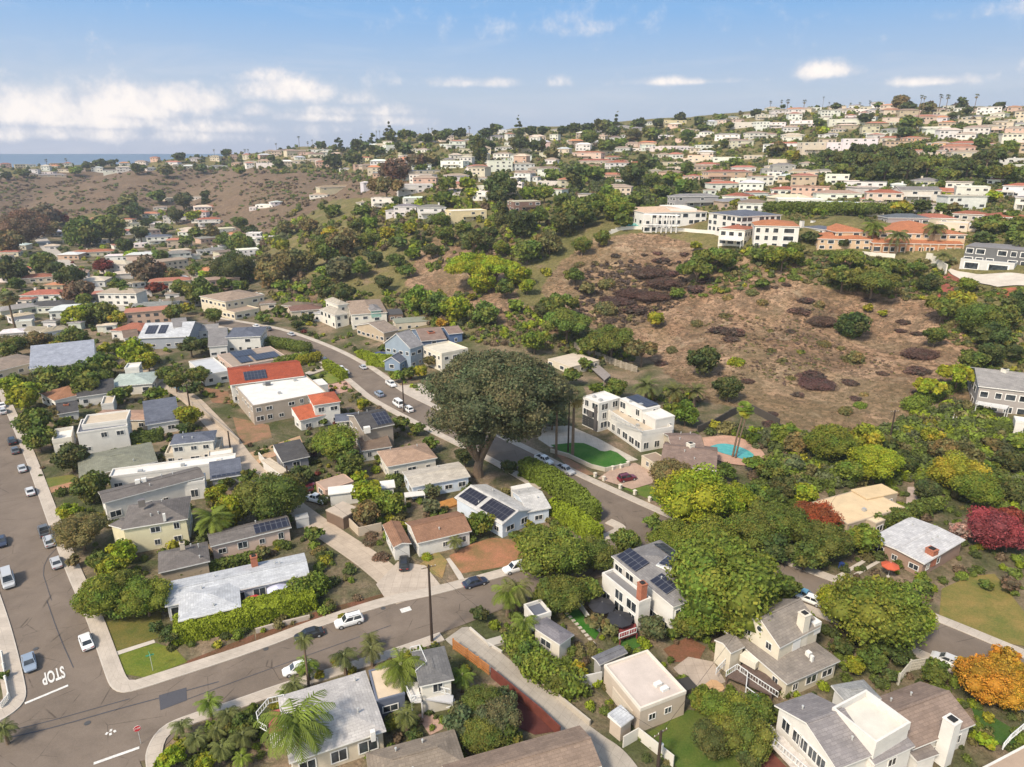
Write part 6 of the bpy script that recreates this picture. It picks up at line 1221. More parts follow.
# ------------------------------------------------------------------ trees: "x y radius colour kind"
random.seed(5)
KND = {'r': 'round', 's': 'spread', 't': 'tall', 'c': 'cone'}
TL = [(FE, """100 110 72 n r;250 72 26 r r;330 130 60 g r;430 110 60 g r;500 180 45 d r;410 262 40 r r;530 215 30 l r;585 280 62 n r;40 280 55 d r;30 400 45 o r;165 250 50 g r;215 270 45 d r;280 310 48 d r;310 368 55 n r;330 400 40 g r;410 450 48 g r;440 300 22 l r;470 340 40 g r;505 372 45 g r;
622 350 36 r r;720 350 46 g r;690 300 40 o r;790 280 42 g r;810 370 55 g r;850 400 40 g r;930 270 72 d r;855 460 42 g r;690 450 45 g r;560 440 30 g r;900 160 40 g r;960 180 48 g r;560 130 40 d r;650 110 32 d r;150 560 45 o r;60 580 45 g r;290 560 50 g r;220 590 40 y r;540 610 55 l r;590 640 45 l r;400 660 50 g r;
320 700 55 g r;220 710 55 g r;160 720 45 d r;60 730 45 g r;660 690 40 g r;760 580 46 d r;800 575 36 d r;700 720 45 g r;790 700 45 g r;20 600 40 g r;470 470 40 y r;300 460 50 l r;340 450 50 g r;960 90 40 g r;1000 120 30 d r;700 60 40 d r;780 130 35 g r;640 220 35 g r;840 130 35 o r;60 330 35 g r;740 160 30 g r;
820 300 30 l r;640 290 30 g r;740 430 30 y r;960 340 35 g r;900 330 35 g r;460 40 40 g r;540 40 40 d r;200 110 40 o r;30 170 50 o r;770 60 30 l r;460 590 35 g r;420 590 30 y r"""),
(fr(256, 200, 3.996), """130 250 65 o r;60 300 55 o r;200 240 48 o r;280 200 55 g r;350 170 62 o r;330 270 55 k r;440 160 46 g r;520 130 40 y r;610 110 32 y r;480 230 45 d r;560 240 46 g r;600 280 38 g r;660 130 46 d c;510 330 46 d r;325 375 60 d s;420 270 46 g r;280 280 38 w r;260 330 42 g r;860 275 85 l s;960 280 75 l s;
900 330 50 l r;650 400 55 w r;720 420 55 g r;800 440 55 l r;910 455 52 g r;990 350 46 g r;870 160 60 d s;760 140 46 g r;980 70 45 d t;210 100 45 o r;120 110 40 o r;90 440 30 g r;205 470 26 d r;30 470 30 g r;160 495 26 d r;980 190 40 w r;740 80 40 g r;830 110 40 g r;930 130 40 d s;400 100 40 g r;450 90 35 w r;700 200 40 d r;
570 170 35 d r;620 210 35 w r;230 560 0 g r;590 620 30 y r;650 680 34 y r;610 690 30 g r;560 700 28 w r;510 590 24 g r;560 590 20 g r;100 340 35 w r;180 350 30 w r;40 240 45 o r;370 430 30 o r;530 400 25 g r;740 490 26 a r;860 385 18 y r;100 180 35 y r;300 130 35 y r;690 640 30 o r"""),
(FG, """40 90 60 d r;110 60 45 g r;210 90 55 d r;150 170 48 o r;60 200 55 g r;20 300 50 l r;60 340 40 l r;250 300 45 g r;190 420 60 g s;120 440 40 d r;220 500 85 g s;400 560 75 g s;330 580 55 g s;90 560 50 w r;280 180 45 g r;360 150 40 g r;400 30 50 w r;330 40 45 w r;450 80 40 g r;570 470 40 y r;660 370 30 g r;
800 240 65 g s;740 280 60 g s;860 220 40 g r;1000 220 40 g r;740 180 24 y r;770 640 60 d r;860 750 50 d r;520 600 60 o s;240 700 40 g r;290 650 30 g r;420 750 45 g r;20 420 35 w r;300 350 35 o r;160 120 30 w r;1000 330 30 g r"""),
(FH, """60 230 60 w s;110 200 45 g r;330 240 60 g s;420 330 75 g s;300 310 60 g s;480 270 55 g s;340 500 55 d r;180 150 30 d r;300 170 24 d r;590 270 45 g s;640 330 45 d r;700 430 60 g s;800 340 45 w r;780 410 55 y r;860 470 75 g r;940 470 60 g r;1000 420 50 d r;900 540 55 d r;960 560 40 g r;670 540 45 g r;400 430 22 y r;
460 450 18 y r;540 30 40 y r;620 20 30 d r;200 50 30 w s;420 45 30 d s;500 50 30 d s;860 100 35 g r;940 100 40 g r;870 150 40 d r;1000 90 40 g r;1000 150 40 g r;760 700 60 l s;650 750 50 l s;820 640 50 g r;900 610 50 d r;980 600 40 d r;740 30 30 o r"""),
(FA, """95 490 22 d r;20 500 22 d r;400 450 26 d r;455 450 22 d s;715 425 26 d r;550 470 30 d r;660 480 32 o r;510 600 40 o r;730 600 45 d r;630 580 35 g r;800 470 24 d r;960 480 26 g r;580 690 24 d r;460 700 30 g r;180 660 50 n r;120 680 45 n r;350 730 55 d r;900 410 22 d r;300 480 24 w r;350 460 22 d r;820 590 24 d t"""),
(FB, """325 345 32 d c;420 330 20 d c;470 345 24 d c;530 320 26 d c;540 350 24 d t;600 340 36 d s;90 450 24 d r;385 430 42 d r;410 380 40 d r;480 400 35 d r;590 390 35 d r;640 440 40 n r;700 430 36 o r;740 340 32 d r;770 330 26 d r;810 330 30 d r;920 330 32 d r;960 310 26 d r;880 360 30 d r;890 400 45 d t;
980 540 60 d r;520 550 60 o s;760 530 40 g r;850 530 35 l r;870 570 30 l r;960 580 45 d r;740 590 40 g r;300 440 40 d r;560 480 50 n r;510 490 30 n r;420 640 35 g r;300 640 35 g r;660 470 25 g r;840 500 26 g r;800 600 30 w r;570 600 26 d r;260 378 22 d r;60 430 18 d r;990 510 26 l r;930 380 30 d r;680 350 30 d r"""),
(FCc, """25 300 22 d c;70 320 25 d r;120 320 25 d r;240 310 28 d r;300 310 30 d r;370 300 40 d r;420 290 25 d c;510 290 28 d r;580 290 25 d r;670 265 26 d r;760 285 30 d r;830 270 26 g r;30 370 45 d r;100 380 35 d r;160 410 35 o r;310 350 45 g r;380 380 38 g r;480 340 40 o r;560 330 36 g r;700 340 36 g r;
130 570 45 w r;60 570 40 w r;250 520 40 d t;200 600 40 g r;240 660 60 g r;170 500 40 g r;480 500 50 d r;560 520 45 g r;640 510 38 w r;690 540 40 g r;770 530 26 d r;600 560 40 g r;380 590 50 w r;330 600 45 g r;290 660 50 d r;430 640 50 w r;500 590 40 g r;890 610 25 y r;970 600 24 y r;850 370 22 g r;
700 470 30 g r;900 450 30 g r;870 300 22 g r;970 250 22 d r;540 440 40 d r;430 370 30 w r;340 490 40 g r;280 480 36 g r;30 330 24 d r;400 320 30 d r;200 320 26 d r;760 310 25 g r"""),
(FD, """525 205 42 o r;560 225 30 d r;640 225 30 o r;775 215 22 d t;800 240 22 d r;570 290 40 g r;560 330 35 d r;390 270 28 d r;270 225 20 d r;440 220 18 g r;920 225 26 d r;210 290 26 g r;220 320 26 l r;350 400 40 d s;430 400 45 d s;240 420 45 d s;330 440 50 d s;420 450 50 d s;520 420 50 d s;560 470 55 d s;640 460 50 g s;
720 500 45 g s;800 470 50 d s;880 430 50 d s;960 400 40 g s;940 490 50 g s;1000 500 40 g s;560 390 35 g s;630 400 35 g s;860 490 40 g s;470 480 50 d s;40 390 36 o r;100 420 30 y r;170 380 20 o t;720 575 22 l r;900 580 30 l r;620 620 36 d r;540 630 26 g r;700 630 30 g r;400 610 24 g r;290 540 22 g r;180 560 26 g r;
850 700 30 g r;900 680 35 g r;960 660 30 g r;1000 720 35 g r;160 745 30 d r;300 750 18 d r;740 260 18 d r;860 370 30 g r;980 380 30 g r;760 310 25 g r;880 300 22 d r;500 440 35 d s;380 500 40 d s;300 480 35 g s;690 540 30 g s;100 510 26 g r;20 400 26 g r;770 180 30 n r;120 240 16 d r;60 225 12 d r"""),
(S0a, """130 170 62 g r;90 60 58 l r;150 235 50 g r;280 310 56 d r;360 425 62 g r;270 520 42 l r;320 600 78 o r;490 680 48 l r;255 165 30 g r;200 40 40 g r;640 105 42 y r;750 140 48 y r;860 450 45 l r;740 190 36 d r;930 510 66 l r;450 740 55 l r;390 720 45 g r;340 20 55 g r;760 30 40 d r;610 50 36 g r;480 50 40 g r;200 130 40 o r;40 20 45 l r;
980 380 40 g r;1000 440 45 g r;900 400 36 g r;800 430 22 d r;290 720 30 o r;640 50 30 l r;20 130 0 g r"""),
(S256a, """310 250 75 w r;365 330 58 g r;220 260 42 d r;170 380 48 d r;50 460 100 g r;120 470 70 g r;410 380 32 l r;500 310 28 w r;450 450 62 l r;530 490 55 w r;440 530 50 o r;700 440 38 k r;700 500 40 k r;890 570 48 w r;225 610 40 g r;830 300 44 d r;690 250 36 g r;100 125 22 g r;580 170 36 g r;640 190 30 g r;420 90 30 y r;
1000 340 40 d r;20 680 30 o r;270 165 18 g r"""),
(S512a, """45 170 40 k r;160 140 55 k r;640 375 72 o r;715 470 125 l r;860 480 80 l r;640 640 80 w r;940 475 66 g r;150 690 115 w r;80 640 60 w r;330 690 70 g r;450 640 50 g r;960 330 40 w r;850 360 42 g r;600 620 60 g r;400 40 36 g r;860 45 42 d r;960 200 24 l r;690 130 50 w r;620 110 30 w r;120 120 60 d r;230 700 80 w r;960 600 80 g r;800 640 100 w r;20 620 30 g r;
560 560 36 g r;1000 540 60 g r;330 30 30 w r"""),
(S768a, """250 250 82 w r;380 230 62 y r;430 330 80 l r;330 360 55 w r;110 250 50 o r;60 220 50 w r;150 450 52 l r;190 550 72 R r;60 570 82 g r;230 640 82 g r;380 630 62 w r;640 440 52 d r;760 370 82 y r;830 430 75 w r;900 395 62 g r;650 220 42 y r;700 280 52 o r;780 300 62 o r;960 330 52 d r;980 450 52 d r;900 590 82 m r;770 600 46 p r;
960 620 62 m r;530 540 46 g r;880 250 40 o r;550 335 46 d r;60 430 50 d r;110 330 40 k r;20 360 50 g r;150 700 60 g r;30 670 60 d r;640 500 30 g r;700 640 0 g r;870 340 40 w r;480 250 40 d r;20 480 50 g r;1000 250 40 w r;900 560 40 m r;270 570 40 w r;420 560 40 g r;950 560 60 r r"""),
(S512b, """860 30 185 w r;760 150 90 w r;930 190 90 w r;640 20 60 l r;60 320 55 g r;120 360 52 w r;180 420 52 g r;330 185 40 o r;390 215 36 o r;560 215 50 k r;200 80 80 g r;300 60 60 g r;860 560 85 w r;930 640 90 g r;800 650 70 d r;760 500 52 w r;980 540 60 g r;130 90 50 w r;700 200 60 g r;260 380 40 y r;20 260 40 w r;1000 120 60 g r;740 110 60 g r;950 730 60 d r;640 230 30 g r"""),
(S768b, """430 150 150 w r;300 120 80 l r;560 170 80 l r;420 330 52 g r;340 360 42 l r;60 50 60 g r;660 385 50 g r;870 420 92 a r;960 470 75 a r;800 380 50 a r;870 660 36 l r;950 340 50 a r;500 290 60 d r;620 40 36 g r;540 320 45 d r;300 290 40 d r;960 30 40 n r;870 40 26 g r;480 400 30 d r;1010 400 50 a r"""),
(S0b, """400 90 82 w r;470 120 56 g r;580 90 80 w r;670 240 42 d r;620 210 30 d r;520 110 60 w r;340 110 30 w r;690 720 45 l r;960 600 50 g r;650 740 40 l r;820 740 45 l r;900 700 40 w r;720 680 35 y r;640 120 40 g r;480 60 70 g r;15 400 20 g r"""),
(S256b, """820 590 66 k r;900 510 70 g r;960 570 76 k r;900 640 70 g r;1000 650 50 g r;630 640 32 d r;890 155 36 d r;60 340 0 g r;980 500 50 k r;310 345 22 y r;380 380 22 y r;250 400 22 y r;180 380 20 g r;340 170 20 y r;300 130 20 g r""")]
SPEC = []
for f_, txt in TL:
    for e in txt.replace('\n', '').split(';'):
        x, y, r, c_, k_ = e.split(); r = float(r)/3.98
        if r < 1: continue
        u, v = f_(float(x), float(y)); SPEC.append((r, u, v, c_, KND[k_]))
SPEC.sort(key=lambda t_: -t_[0])
for i, (r, u, v, c_, k_) in enumerate(SPEC):
    a_ = (u, v, r, c_, k_); kw = dict(hk=1.15 if v > 330 else .95, flat=(.92 if r > 12 else .85) if k_ != 'spread' else 1.0)
    if i < 292: tree(*a_, **kw)
    else: tree_merged(*a_, **kw)
finish_merged()
# the big fig
q = p1(478, 476); t = tag(root('tree', q), "enormous grey green fig tree with spreading limbs beside the hill street", 'tree')
zc = depth(*(q+[0, 0, 12])); Rb = 72*zc/F; _, dy_, dz_ = rdir(495, 396); hcr = CAMZ+dz_/dy_*q[1]-q[2]
V_, T_, c_ = crown('fig', 240, 80000, .0135, 77); link('crown', quads_mesh('crown', V_, 80000, T_, cores=c_), t, (.098, .112, .052), (17*zc/F, 0, hcr-Rb*.12), 0, (Rb*1.06, Rb*1.0, Rb*1.0))
b = MB(); b.tube([(0, 0, -1), (0, 0, 2), (.5, 0, 4.5)], [1.7, 1.2, 1.0], 10)
for a, l in ((.2, .75), (1.3, .6), (2.5, .7), (3.4, .75), (4.3, .6), (5.4, .8), (.9, .4)): b.tube([(.4, 0, 3.5), (math.cos(a)*l*Rb*.4, math.sin(a)*l*Rb*.4, hcr*.62), (math.cos(a)*l*Rb*.8+2, math.sin(a)*l*Rb*.8, hcr*1.0)], [.7, .48, .18], 7)
b.build('trunk', ['bark'], t, None, None, None, True); TREES.append((q[0], q[1], Rb*.8))
# palms: x y reach kind [foot row in pixels]
for f_, txt in ((S0b, "830 510 46 queen 0;720 600 40 queen 0;905 555 44 queen 0;965 640 46 queen 0;780 650 44 queen 0;880 690 44 queen 0;960 730 36 queen 0;860 620 40 queen 0;15 615 44 queen 0"),
                (S256b, "212 262 36 queen 690;205 360 44 queen 0;350 325 50 queen 0;458 298 46 queen 0;150 440 44 queen 0;455 255 34 queen 0;160 590 175 queen 0;575 365 80 queen 0;598 560 48 queen 0;1000 75 60 queen 0;820 405 44 queen 0;115 470 30 queen 0"),
                (S512b, "20 60 62 queen 0;50 190 48 queen 0;110 560 0 queen 0"),
                (S0a, "845 550 88 date 0"), (S256a, "790 640 30 queen 0"),
                (S512a, "535 22 66 date 0;645 45 54 date 0;728 45 54 date 0;240 60 58 fan 456"),
                (FH, "425 105 40 queen 0;520 140 44 queen 0;670 110 40 queen 0;705 220 30 queen 0;1010 170 26 queen 0"),
                (FE, "430 420 24 queen 0;30 390 40 fan 0;690 400 16 fan 0;820 310 14 fan 0;540 590 24 fan 0;350 590 30 queen 0"),
                (FB, "690 315 6 fan 136;704 315 7 fan 137;495 325 5 fan 138;512 325 5 fan 138;482 325 5 fan 138;175 350 9 fan 151;210 370 7 fan 152;228 362 6 fan 152;83 375 6 fan 152;853 310 9 fan 137"),
                (FA, "857 400 6 fan 155;925 405 8 fan 155;980 400 7 fan 154;992 400 6 fan 154;270 438 8 fan 168;190 440 8 fan 168"),
                (FD, "590 185 10 fan 132;612 190 9 fan 118;680 185 13 fan 113;708 185 13 fan 113;815 183 12 fan 121;218 190 6 fan 107;143 205 11 fan 108;77 205 12 fan 108;52 205 8 fan 108;242 212 6 fan 108;262 212 5 fan 108;364 214 8 fan 108;405 208 9 fan 108;328 216 8 fan 108;8 208 8 fan 108;588 290 9 fan 133"),
                (FCc, "735 270 5 fan 121;748 270 5 fan 121")):
    for e in txt.split(';'):
        x, y, r, k_, vb = e.split(); 
        if float(r) == 0: continue
        u, v = f_(float(x), float(y)); palm(u, v, float(r)/3.98, k_, float(vb) if float(vb) else None, 'k' if k_ == 'fan' else 'q' if random.random() < .7 else 'w', hk=1.3 if k_ != 'fan' else 3.0)
palm(739, 408, 9.5, 'fan', 458, 'w', ub=732); palm(742, 411, 8.5, 'fan', 459, 'w', ub=735); palm(556, 392, 12, 'fan', 457, 'd', look='tall dark fan palm')
# ------------------------------------------------------------------ hedges
B3_ = Zf(440, 440)
hedge([Zf(150, 520)(225, 740), Zf(150, 520)(600, 660), Zf(150, 520)(1000, 545)], 4.4, 3.0, 'l', "tall bright clipped hedge along the cross street", leaf=.15, dens=60)
hedge([Zf(150, 520)(960, 520), Zf(150, 520)(1060, 470)], 4.5, 3.6, 'w', "bushy end of the tall street hedge beside the driveway")
hedge([Zf(150, 520)(180, 385), Zf(150, 520)(640, 270)], 1.8, 2.0, 'g', "dark hedge between the white roof and the charcoal hip roof")
hedge([B3_(560, 230), B3_(700, 300), B3_(860, 420), B3_(960, 520)], 3.8, 4.3, 'w', "tall dense screen hedge along the hill street", dens=22, leaf=.26)
hedge([B3_(720, 480), B3_(850, 540), B3_(980, 640)], 3.2, 3.2, 'l', "lower loose hedge in front of the tall screen hedge")
hedge([Zf(0, 400)(810, 290), Zf(0, 400)(1030, 255)], 2.2, 3.0, 'g', "dark clipped hedge beneath the small solar roofed house")
hedge([U2(0, 480), U2(120, 455)], 3.0, 3.0, 'y', "yellow green hedge at the street edge above the lawn"); hedge([U1(810, 500), U1(1010, 460)], 3.5, 3.2, 'w', "long hedge behind the red tiled roof")
hedge([U2(170, 500), U2(280, 570)], 2.6, 3.0, 'l', "lime green clipped hedge between lawn and parked cars"); hedge([U2(455, 480), U2(575, 490)], 3.0, 4.2, 'l', "tall square lime hedge in front of the navy umbrella"); hedge([U2(390, 430), U2(450, 450)], 2.6, 2.8, 'l', "small lime hedge beside the square hedge")
hedge([U1(780, 360), U1(1000, 400)], 5.0, 3.5, 'g', "rounded dark hedge on the near side of the hill street")
hedge([E4(60, 600), E4(200, 500), E4(420, 390), E4(560, 370)], 5.5, 3.2, 'w', "thick green hedge climbing the slope to the grey house"); hedge([E4(480, 720), E4(880, 790)], 2.2, 2.6, 'g', "two step clipped hedge below the grey house"); hedge([E4(210, 680), E4(420, 720)], 2.2, 1.8, 'l', "low bright clipped hedge left of the white gate")
hedge([Zf(740, 180)(180, 200), Zf(740, 180)(500, 225), Zf(740, 180)(900, 235), Zf(864, 180)(270, 225)], 6, 4.2, 'g', "long dark hedge on the bank behind the orange roofs", leaf=.4, dens=9)
hedge([Zf(740, 180)(510, 480), Zf(740, 180)(770, 490)], 2.5, 2.0, 'g', "low dark hedge in front of the peach villa", leaf=.3, dens=12)
hedge([S512b(20, 300), S512b(100, 400), S512b(230, 470)], 4.5, 3.2, 'w', "dense garden hedge along the upper side of the lane")
hedge([E5(360, 380), E5(600, 300), E5(740, 260)], 3.2, 2.6, 'g', "hedge between the sandy roof and the white flat roof")
hedge([Zf(0, 290)(260, 600), Zf(0, 290)(680, 620)], 5, 5.5, 'g', "row of tall green shrubs in front of the long white house", dens=14)
hedge([Zf(0, 290)(20, 370), Zf(0, 290)(300, 370), Zf(0, 290)(500, 390)], 5, 4.5, 'o', "loose olive hedge across the valley gardens", dens=12)
# ------------------------------------------------------------------ fences and walls
wall([D2(470, 185), D2(560, 250), D2(700, 355)], 1.9, .12, (.42, .18, .06), "orange wooden slatted fence along the lane", 'fence', 'fence', mat='wood', slats=True)
wall([D2(710, 365), D2(860, 490), D2(1023, 625), (560, 737)], 1.8, .15, (.15, .045, .032), "dark red wooden fence along the lane", 'fence', 'fence', mat='wood')
wall([(521, 659), (557, 699), (590, 726)], 1.0, .3, (.42, .37, .3), "low concrete wall on the upper side of the lane")
wall([S512b(440, 690), S512b(500, 655), S512b(640, 767)], 1.9, .15, (.55, .52, .46), "white garden fence beside the utility pole and lawn", 'fence', 'fence', mat='paint')
wall([S512b(268, 460), S512b(355, 440)], 2.4, .2, (.52, .5, .46), "white garden wall left of the cream parapet building")
wall([S512a(735, 212), S512a(800, 185), S512a(860, 150), S512a(890, 135)], 2.2, .3, (.07, .06, .05), "dark curved retaining wall behind the pool, left part"); wall([S512a(950, 125), S512a(1017, 160), S512a(1060, 185)], 2.2, .3, (.07, .06, .05), "dark curved retaining wall behind the pool, right part")
wall([FG(250, 592), FG(370, 645), FG(500, 690)], 2.4, .3, (.36, .31, .24), "pale wooden fence below the burnt slope", 'fence', 'fence', mat='wood', slats=True)
wall([W0(-60, 590), W0(50, 620), W0(200, 690), W0(290, 712), W0(440, 680)], 1.0, .4, (.42, .38, .31), "curved stone wall around the synthetic lawn")
wall([A2(180, -20), A2(330, 80), A2(480, 200), A2(575, 285)], 1.6, .25, (.38, .32, .26), "long stucco wall along the alley"); wall([A2(700, 380), A2(800, 500)], 2.0, .25, (.58, .55, .49), "white wall beside the blue pool cover shed")
wall([S256a(350, 560), S256a(410, 620), S256a(500, 600)], 2.0, .25, (.46, .38, .29), "tan wall around the brown shrub garden")
wall([S256b(0, 235), S256b(90, 210), S256b(215, 180)], .9, .3, (.42, .36, .3), "low stone wall under the tall street hedge")
wall([S0b(10, 330), S0b(25, 430), S0b(38, 500), S0b(5, 540)], 1.1, .12, (.62, .6, .56), "white picket fence at the west street corner", 'fence', 'fence', mat='paint', slats=True)
wall([D2(575, 60), D2(690, 160), D2(780, 215)], .5, .3, (.5, .46, .4), "low kerb wall beside the lane entrance")
wall([D3(690, 290), D3(760, 390), D3(830, 460)], 1.2, .15, (.6, .58, .54), "white fence beside the stepping stone lawn", 'fence', 'fence', mat='paint')
wall([E4(400, 740), E4(430, 660), E4(440, 745)], 2.0, .2, (.62, .6, .56), "white gate posts between the two clipped hedges", 'gate', 'gate', mat='paint')
wall([S768b(515, 440), S768b(560, 385), S768b(625, 375)], 2.0, .12, (.5, .47, .4), "weathered white garden trellis behind the brown shingled roof", 'trellis', 'trellis', mat='paint', slats=True)
# stepping stones
for k in range(9):
    u, v = D3(620+k*21, 345+k*21+k*k*.3); q = p1(u, v); b = MB(); b.box(-.3, .3, -.3, .3, 0, .1); tag(b.build('stepping_stone', ['concrete'], None, None, q, .4), "square tan stepping stone in the narrow strip of lawn", 'stone', 'stepping stones in the lawn')
for i, (x, y) in enumerate(((330, 385), (400, 358), (432, 352), (460, 340), (365, 400), (430, 432), (488, 455), (547, 482))):
    u, v = S512a(x, y); q = p1(u, v); b = MB(); b.box(-.3, .3, -.3, .3, 0, 1.0); b.box(-.38, .38, -.38, .38, 1.0, 1.12); auto(b.build('gate_post', ['stucco'], None, (.6, .55, .46), q, .7), "short cream masonry post", 'post', u, v, 'cream posts along the pavement')
# ------------------------------------------------------------------ cars
def hdg(a, b_): A, B = p1(*a), p1(*b_); return math.atan2(B[1]-A[1], B[0]-A[0])
hA = hdg((67, 573), (25, 455)); hS1 = hdg((281, 685), (389, 652)); hS2 = hdg((427, 405), (366, 366)); hS3 = hdg((663, 516), (575, 475)); hAl = hdg((331, 535), (281, 501)); hS4 = hdg((992, 644), (838, 584)); hS0 = hdg((339, 351), (286, 331))
CARS = [(2, 405, 'sedan', 'white', hA, "white car parked furthest up the avenue at the frame edge"), (3, 411, 'suv', 'light grey', hA, "light grey SUV parked behind the white car at the frame edge"), (12, 441, 'suv', 'black', hA, "black SUV parked along the avenue"), (15, 450, 'sedan', 'dark grey', hA, "dark grey car parked behind the black SUV on the avenue"),
 (22, 468, 'sedan', 'silver', hA, "silver car parked alone above the grey one on the avenue"), (30, 491, 'sedan', 'light grey', hA, "light grey sedan parked midway down the avenue"), (44, 531, 'pickup', 'dark grey', hA, "dark grey pickup parked nose to tail on the avenue"), (49, 541, 'suv', 'silver', hA, "silver SUV parked behind the dark pickup"),
 (56, 562, 'sedan', 'silver', hA, "silver sedan parked beside the tree garden on the avenue"), (1, 541, 'sedan', 'navy', hA+math.pi, "navy car on the west side of the avenue at the frame edge"), (8, 580, 'van', 'silver', hA+math.pi, "large silver van parked on the west side of the avenue"),
 (86, 641, 'sedan', 'white', hA, "white sedan parked beside the corner lawn"), (29, 662, 'sedan', 'blue grey', hA+math.pi, "blue grey sedan stopped near the STOP lettering"), (309, 634, 'sedan', 'black', hS1+math.pi, "black sedan parked under the tall street hedge"), (349, 621, 'suv', 'white', hS1+math.pi, "white SUV parked in front of the black sedan"),
 (298, 668, 'sedan', 'white', hS1+math.pi, "white sedan parked beside the palms"), (475, 582, 'sedan', 'navy', hS1, "dark navy sedan parked by the dirt yard"), (515, 568, 'suv', 'white', hS1+math.pi, "white hatchback parked ahead of the navy sedan"), (404, 563, 'suv', 'black', hdg((404, 575), (404, 555)), "black SUV in the driveway of the brown shingled house"),
 (544, 460, 'pickup', 'white', hS3+math.pi, "white pickup truck parked under the fan palms"), (565, 470, 'pickup', 'light grey', hS3+math.pi, "light grey pickup truck parked behind the white pickup"), (627, 478, 'suv', 'maroon', hdg((620, 480), (640, 476)), "maroon SUV in the brick driveway"),
 (363, 367, 'sedan', 'silver', hS2, "silver sedan driving on the hill street"), (379, 394, 'suv', 'blue grey', hS2, "blue grey SUV parked on the near side of the hill street"), (391, 384, 'pickup', 'white', hS2+math.pi, "white pickup parked by the yellow garden"), (324, 360, 'suv', 'dark grey', hS2, "dark grey SUV parked beside the yellow hedge"), (341, 368, 'sedan', 'white', hS2, "white sedan parked behind the dark grey SUV"), (345, 372, 'suv', 'white', hS2, "white SUV parked below the white sedan by the lime hedge"),
 (408, 409, 'suv', 'white', hS2, "white SUV parked at the edge of the big fig tree"), (398, 404, 'van', 'white', hS2, "white van parked above the white SUV on the hill street"), (256, 326, 'sedan', 'white', hS0, "white sedan parked at the bend of the hill street"), (291, 334, 'sedan', 'silver', hS0, "silver car parked beyond the slate roofed white house"), (316, 499, 'pickup', 'white', hAl+math.pi/2*.2, "white pickup truck parked in the alley yard"),
 (314, 488, 'suv', 'maroon', hdg((305, 492), (325, 486)), "dark red car behind the white pickup in the alley yard"), (178, 387, 'van', 'teal blue', hdg((170, 382), (186, 395)), "blue and white van in the alley"), (801, 593, 'sedan', 'teal blue', hS4, "teal blue car parked behind the cream house"), (810, 599, 'sedan', 'white', hS4, "white car parked behind the teal blue one"),
 (948, 660, 'sedan', 'light grey', hS4, "light grey car half hidden beside the golden tree"), (958, 665, 'sedan', 'white', hS4, "white car parked closest to the golden tree"), (234, 312, 'sedan', 'white', hS0, "white car at the top of the hill street"), (268, 329, 'suv', 'dark grey', hS0, "dark grey SUV at the bend of the hill street")]
for a in CARS: car(*a)
# ------------------------------------------------------------------ street furniture and small things
tp, dd = pole(432, 642, 565, "tall dark utility pole at the lane entrance on the cross street", 1, crossang=.4)
t2, _ = pole(190, 408, 384, "utility pole at the upper end of the alley", 1, crossang=.4); t3, _ = pole(231, 453, 431, "utility pole in the alley beside the cream house", 0); t4, _ = pole(290, 497, 466, "utility pole behind the blue pool cover shed", 0)
t5, _ = pole(889, 443, 410, "utility pole on the brush slope below the bare hill", 1, crossang=.2); t6, _ = pole(658, 767, 731, "utility pole with transformer beside the garden fence", 1, crossang=.6); t7, _ = pole(568, 452, 395, "thin pole in front of the white modern villa", 0); t8, _ = pole(404, 412, 380, "thin pole beside the white van on the hill street", 0)
for a, b_, l in ((t2, t3, "wire from the upper alley pole to the cream house pole"), (t3, t4, "wire over the alley trees"), (t4, tp, "long wire from the shed pole to the lane entrance pole"), (tp, t6, "long wire over the lane towards the garden fence"), (t8, t7, "wire above the big fig tree"), (t6, t5, "long wire from the garden fence pole to the brush slope")): wire(a, b_, l)
q, h = wpost(141, 744, 733); t = tag(root('stop_sign', (q[0], q[1], q[2]+.2)), "red octagonal STOP sign at the south street corner", 'traffic sign')
b = MB(); b.tube([(0, 0, -.3), (0, 0, 2.9)], [.04, .04], 6); b.build('post', ['metal'], t, (.5, .5, .5))
oc = [(.45*math.cos(a), .45*math.sin(a)) for a in np.arange(8)*math.pi/4+math.pi/8]; b = MB(); b.prism(oc, -.02, .02, 0, bottom=True); fa = math.atan2(-q[0], q[1]); pl = b.build('sign_plate', ['paint'], t, (.55, .03, .04), (0, -.08, 2.5), (math.pi/2, 0, fa))
link('lettering', textmesh('STOP', 'lettering', 'marking', .34, .003), pl, None, (0, 0, .024))
b = MB(); b.prism([(.47*math.cos(a), .47*math.sin(a)) for a in np.arange(8)*math.pi/4+math.pi/8], -.025, .015, 0, bottom=True); b.build('sign_border', ['trim'], t, None, (0, -.075, 2.5), (math.pi/2, 0, fa))
q, h = wpost(153, 671, 657); t = tag(root('street_name_sign', (q[0], q[1], q[2]+.2)), "green street name signs on a post on the corner lawn", 'street sign'); b = MB(); b.tube([(0, 0, -.3), (0, 0, 3.0)], [.04, .04], 6); b.build('post', ['metal'], t, (.55, .55, .52))
for a_, z in ((hS1, 2.75), (hA, 3.0)): b = MB(); b.box(-.55, .55, -.02, .02, -.12, .12); b.build('name_plate', ['paint'], t, (.05, .28, .16), (0, 0, z), a_)
umbrella(*B2(658, 515), (.55, .05, .045), "red patio umbrella behind the tall hedge"); umbrella(*B2(815, 440), (.50, .50, .62), "pale lilac patio umbrella beside the red one", r=1.9); umbrella(*W1(215, 290), (.6, .55, .42), "cream patio umbrella beside the white solar house"); umbrella(*W1(140, 545), (.025, .025, .03), "black patio umbrella on the terrace, left of two", r=2.3); umbrella(*W1(255, 630), (.025, .025, .03), "black patio umbrella on the terrace, nearer the stair deck", r=2.2)
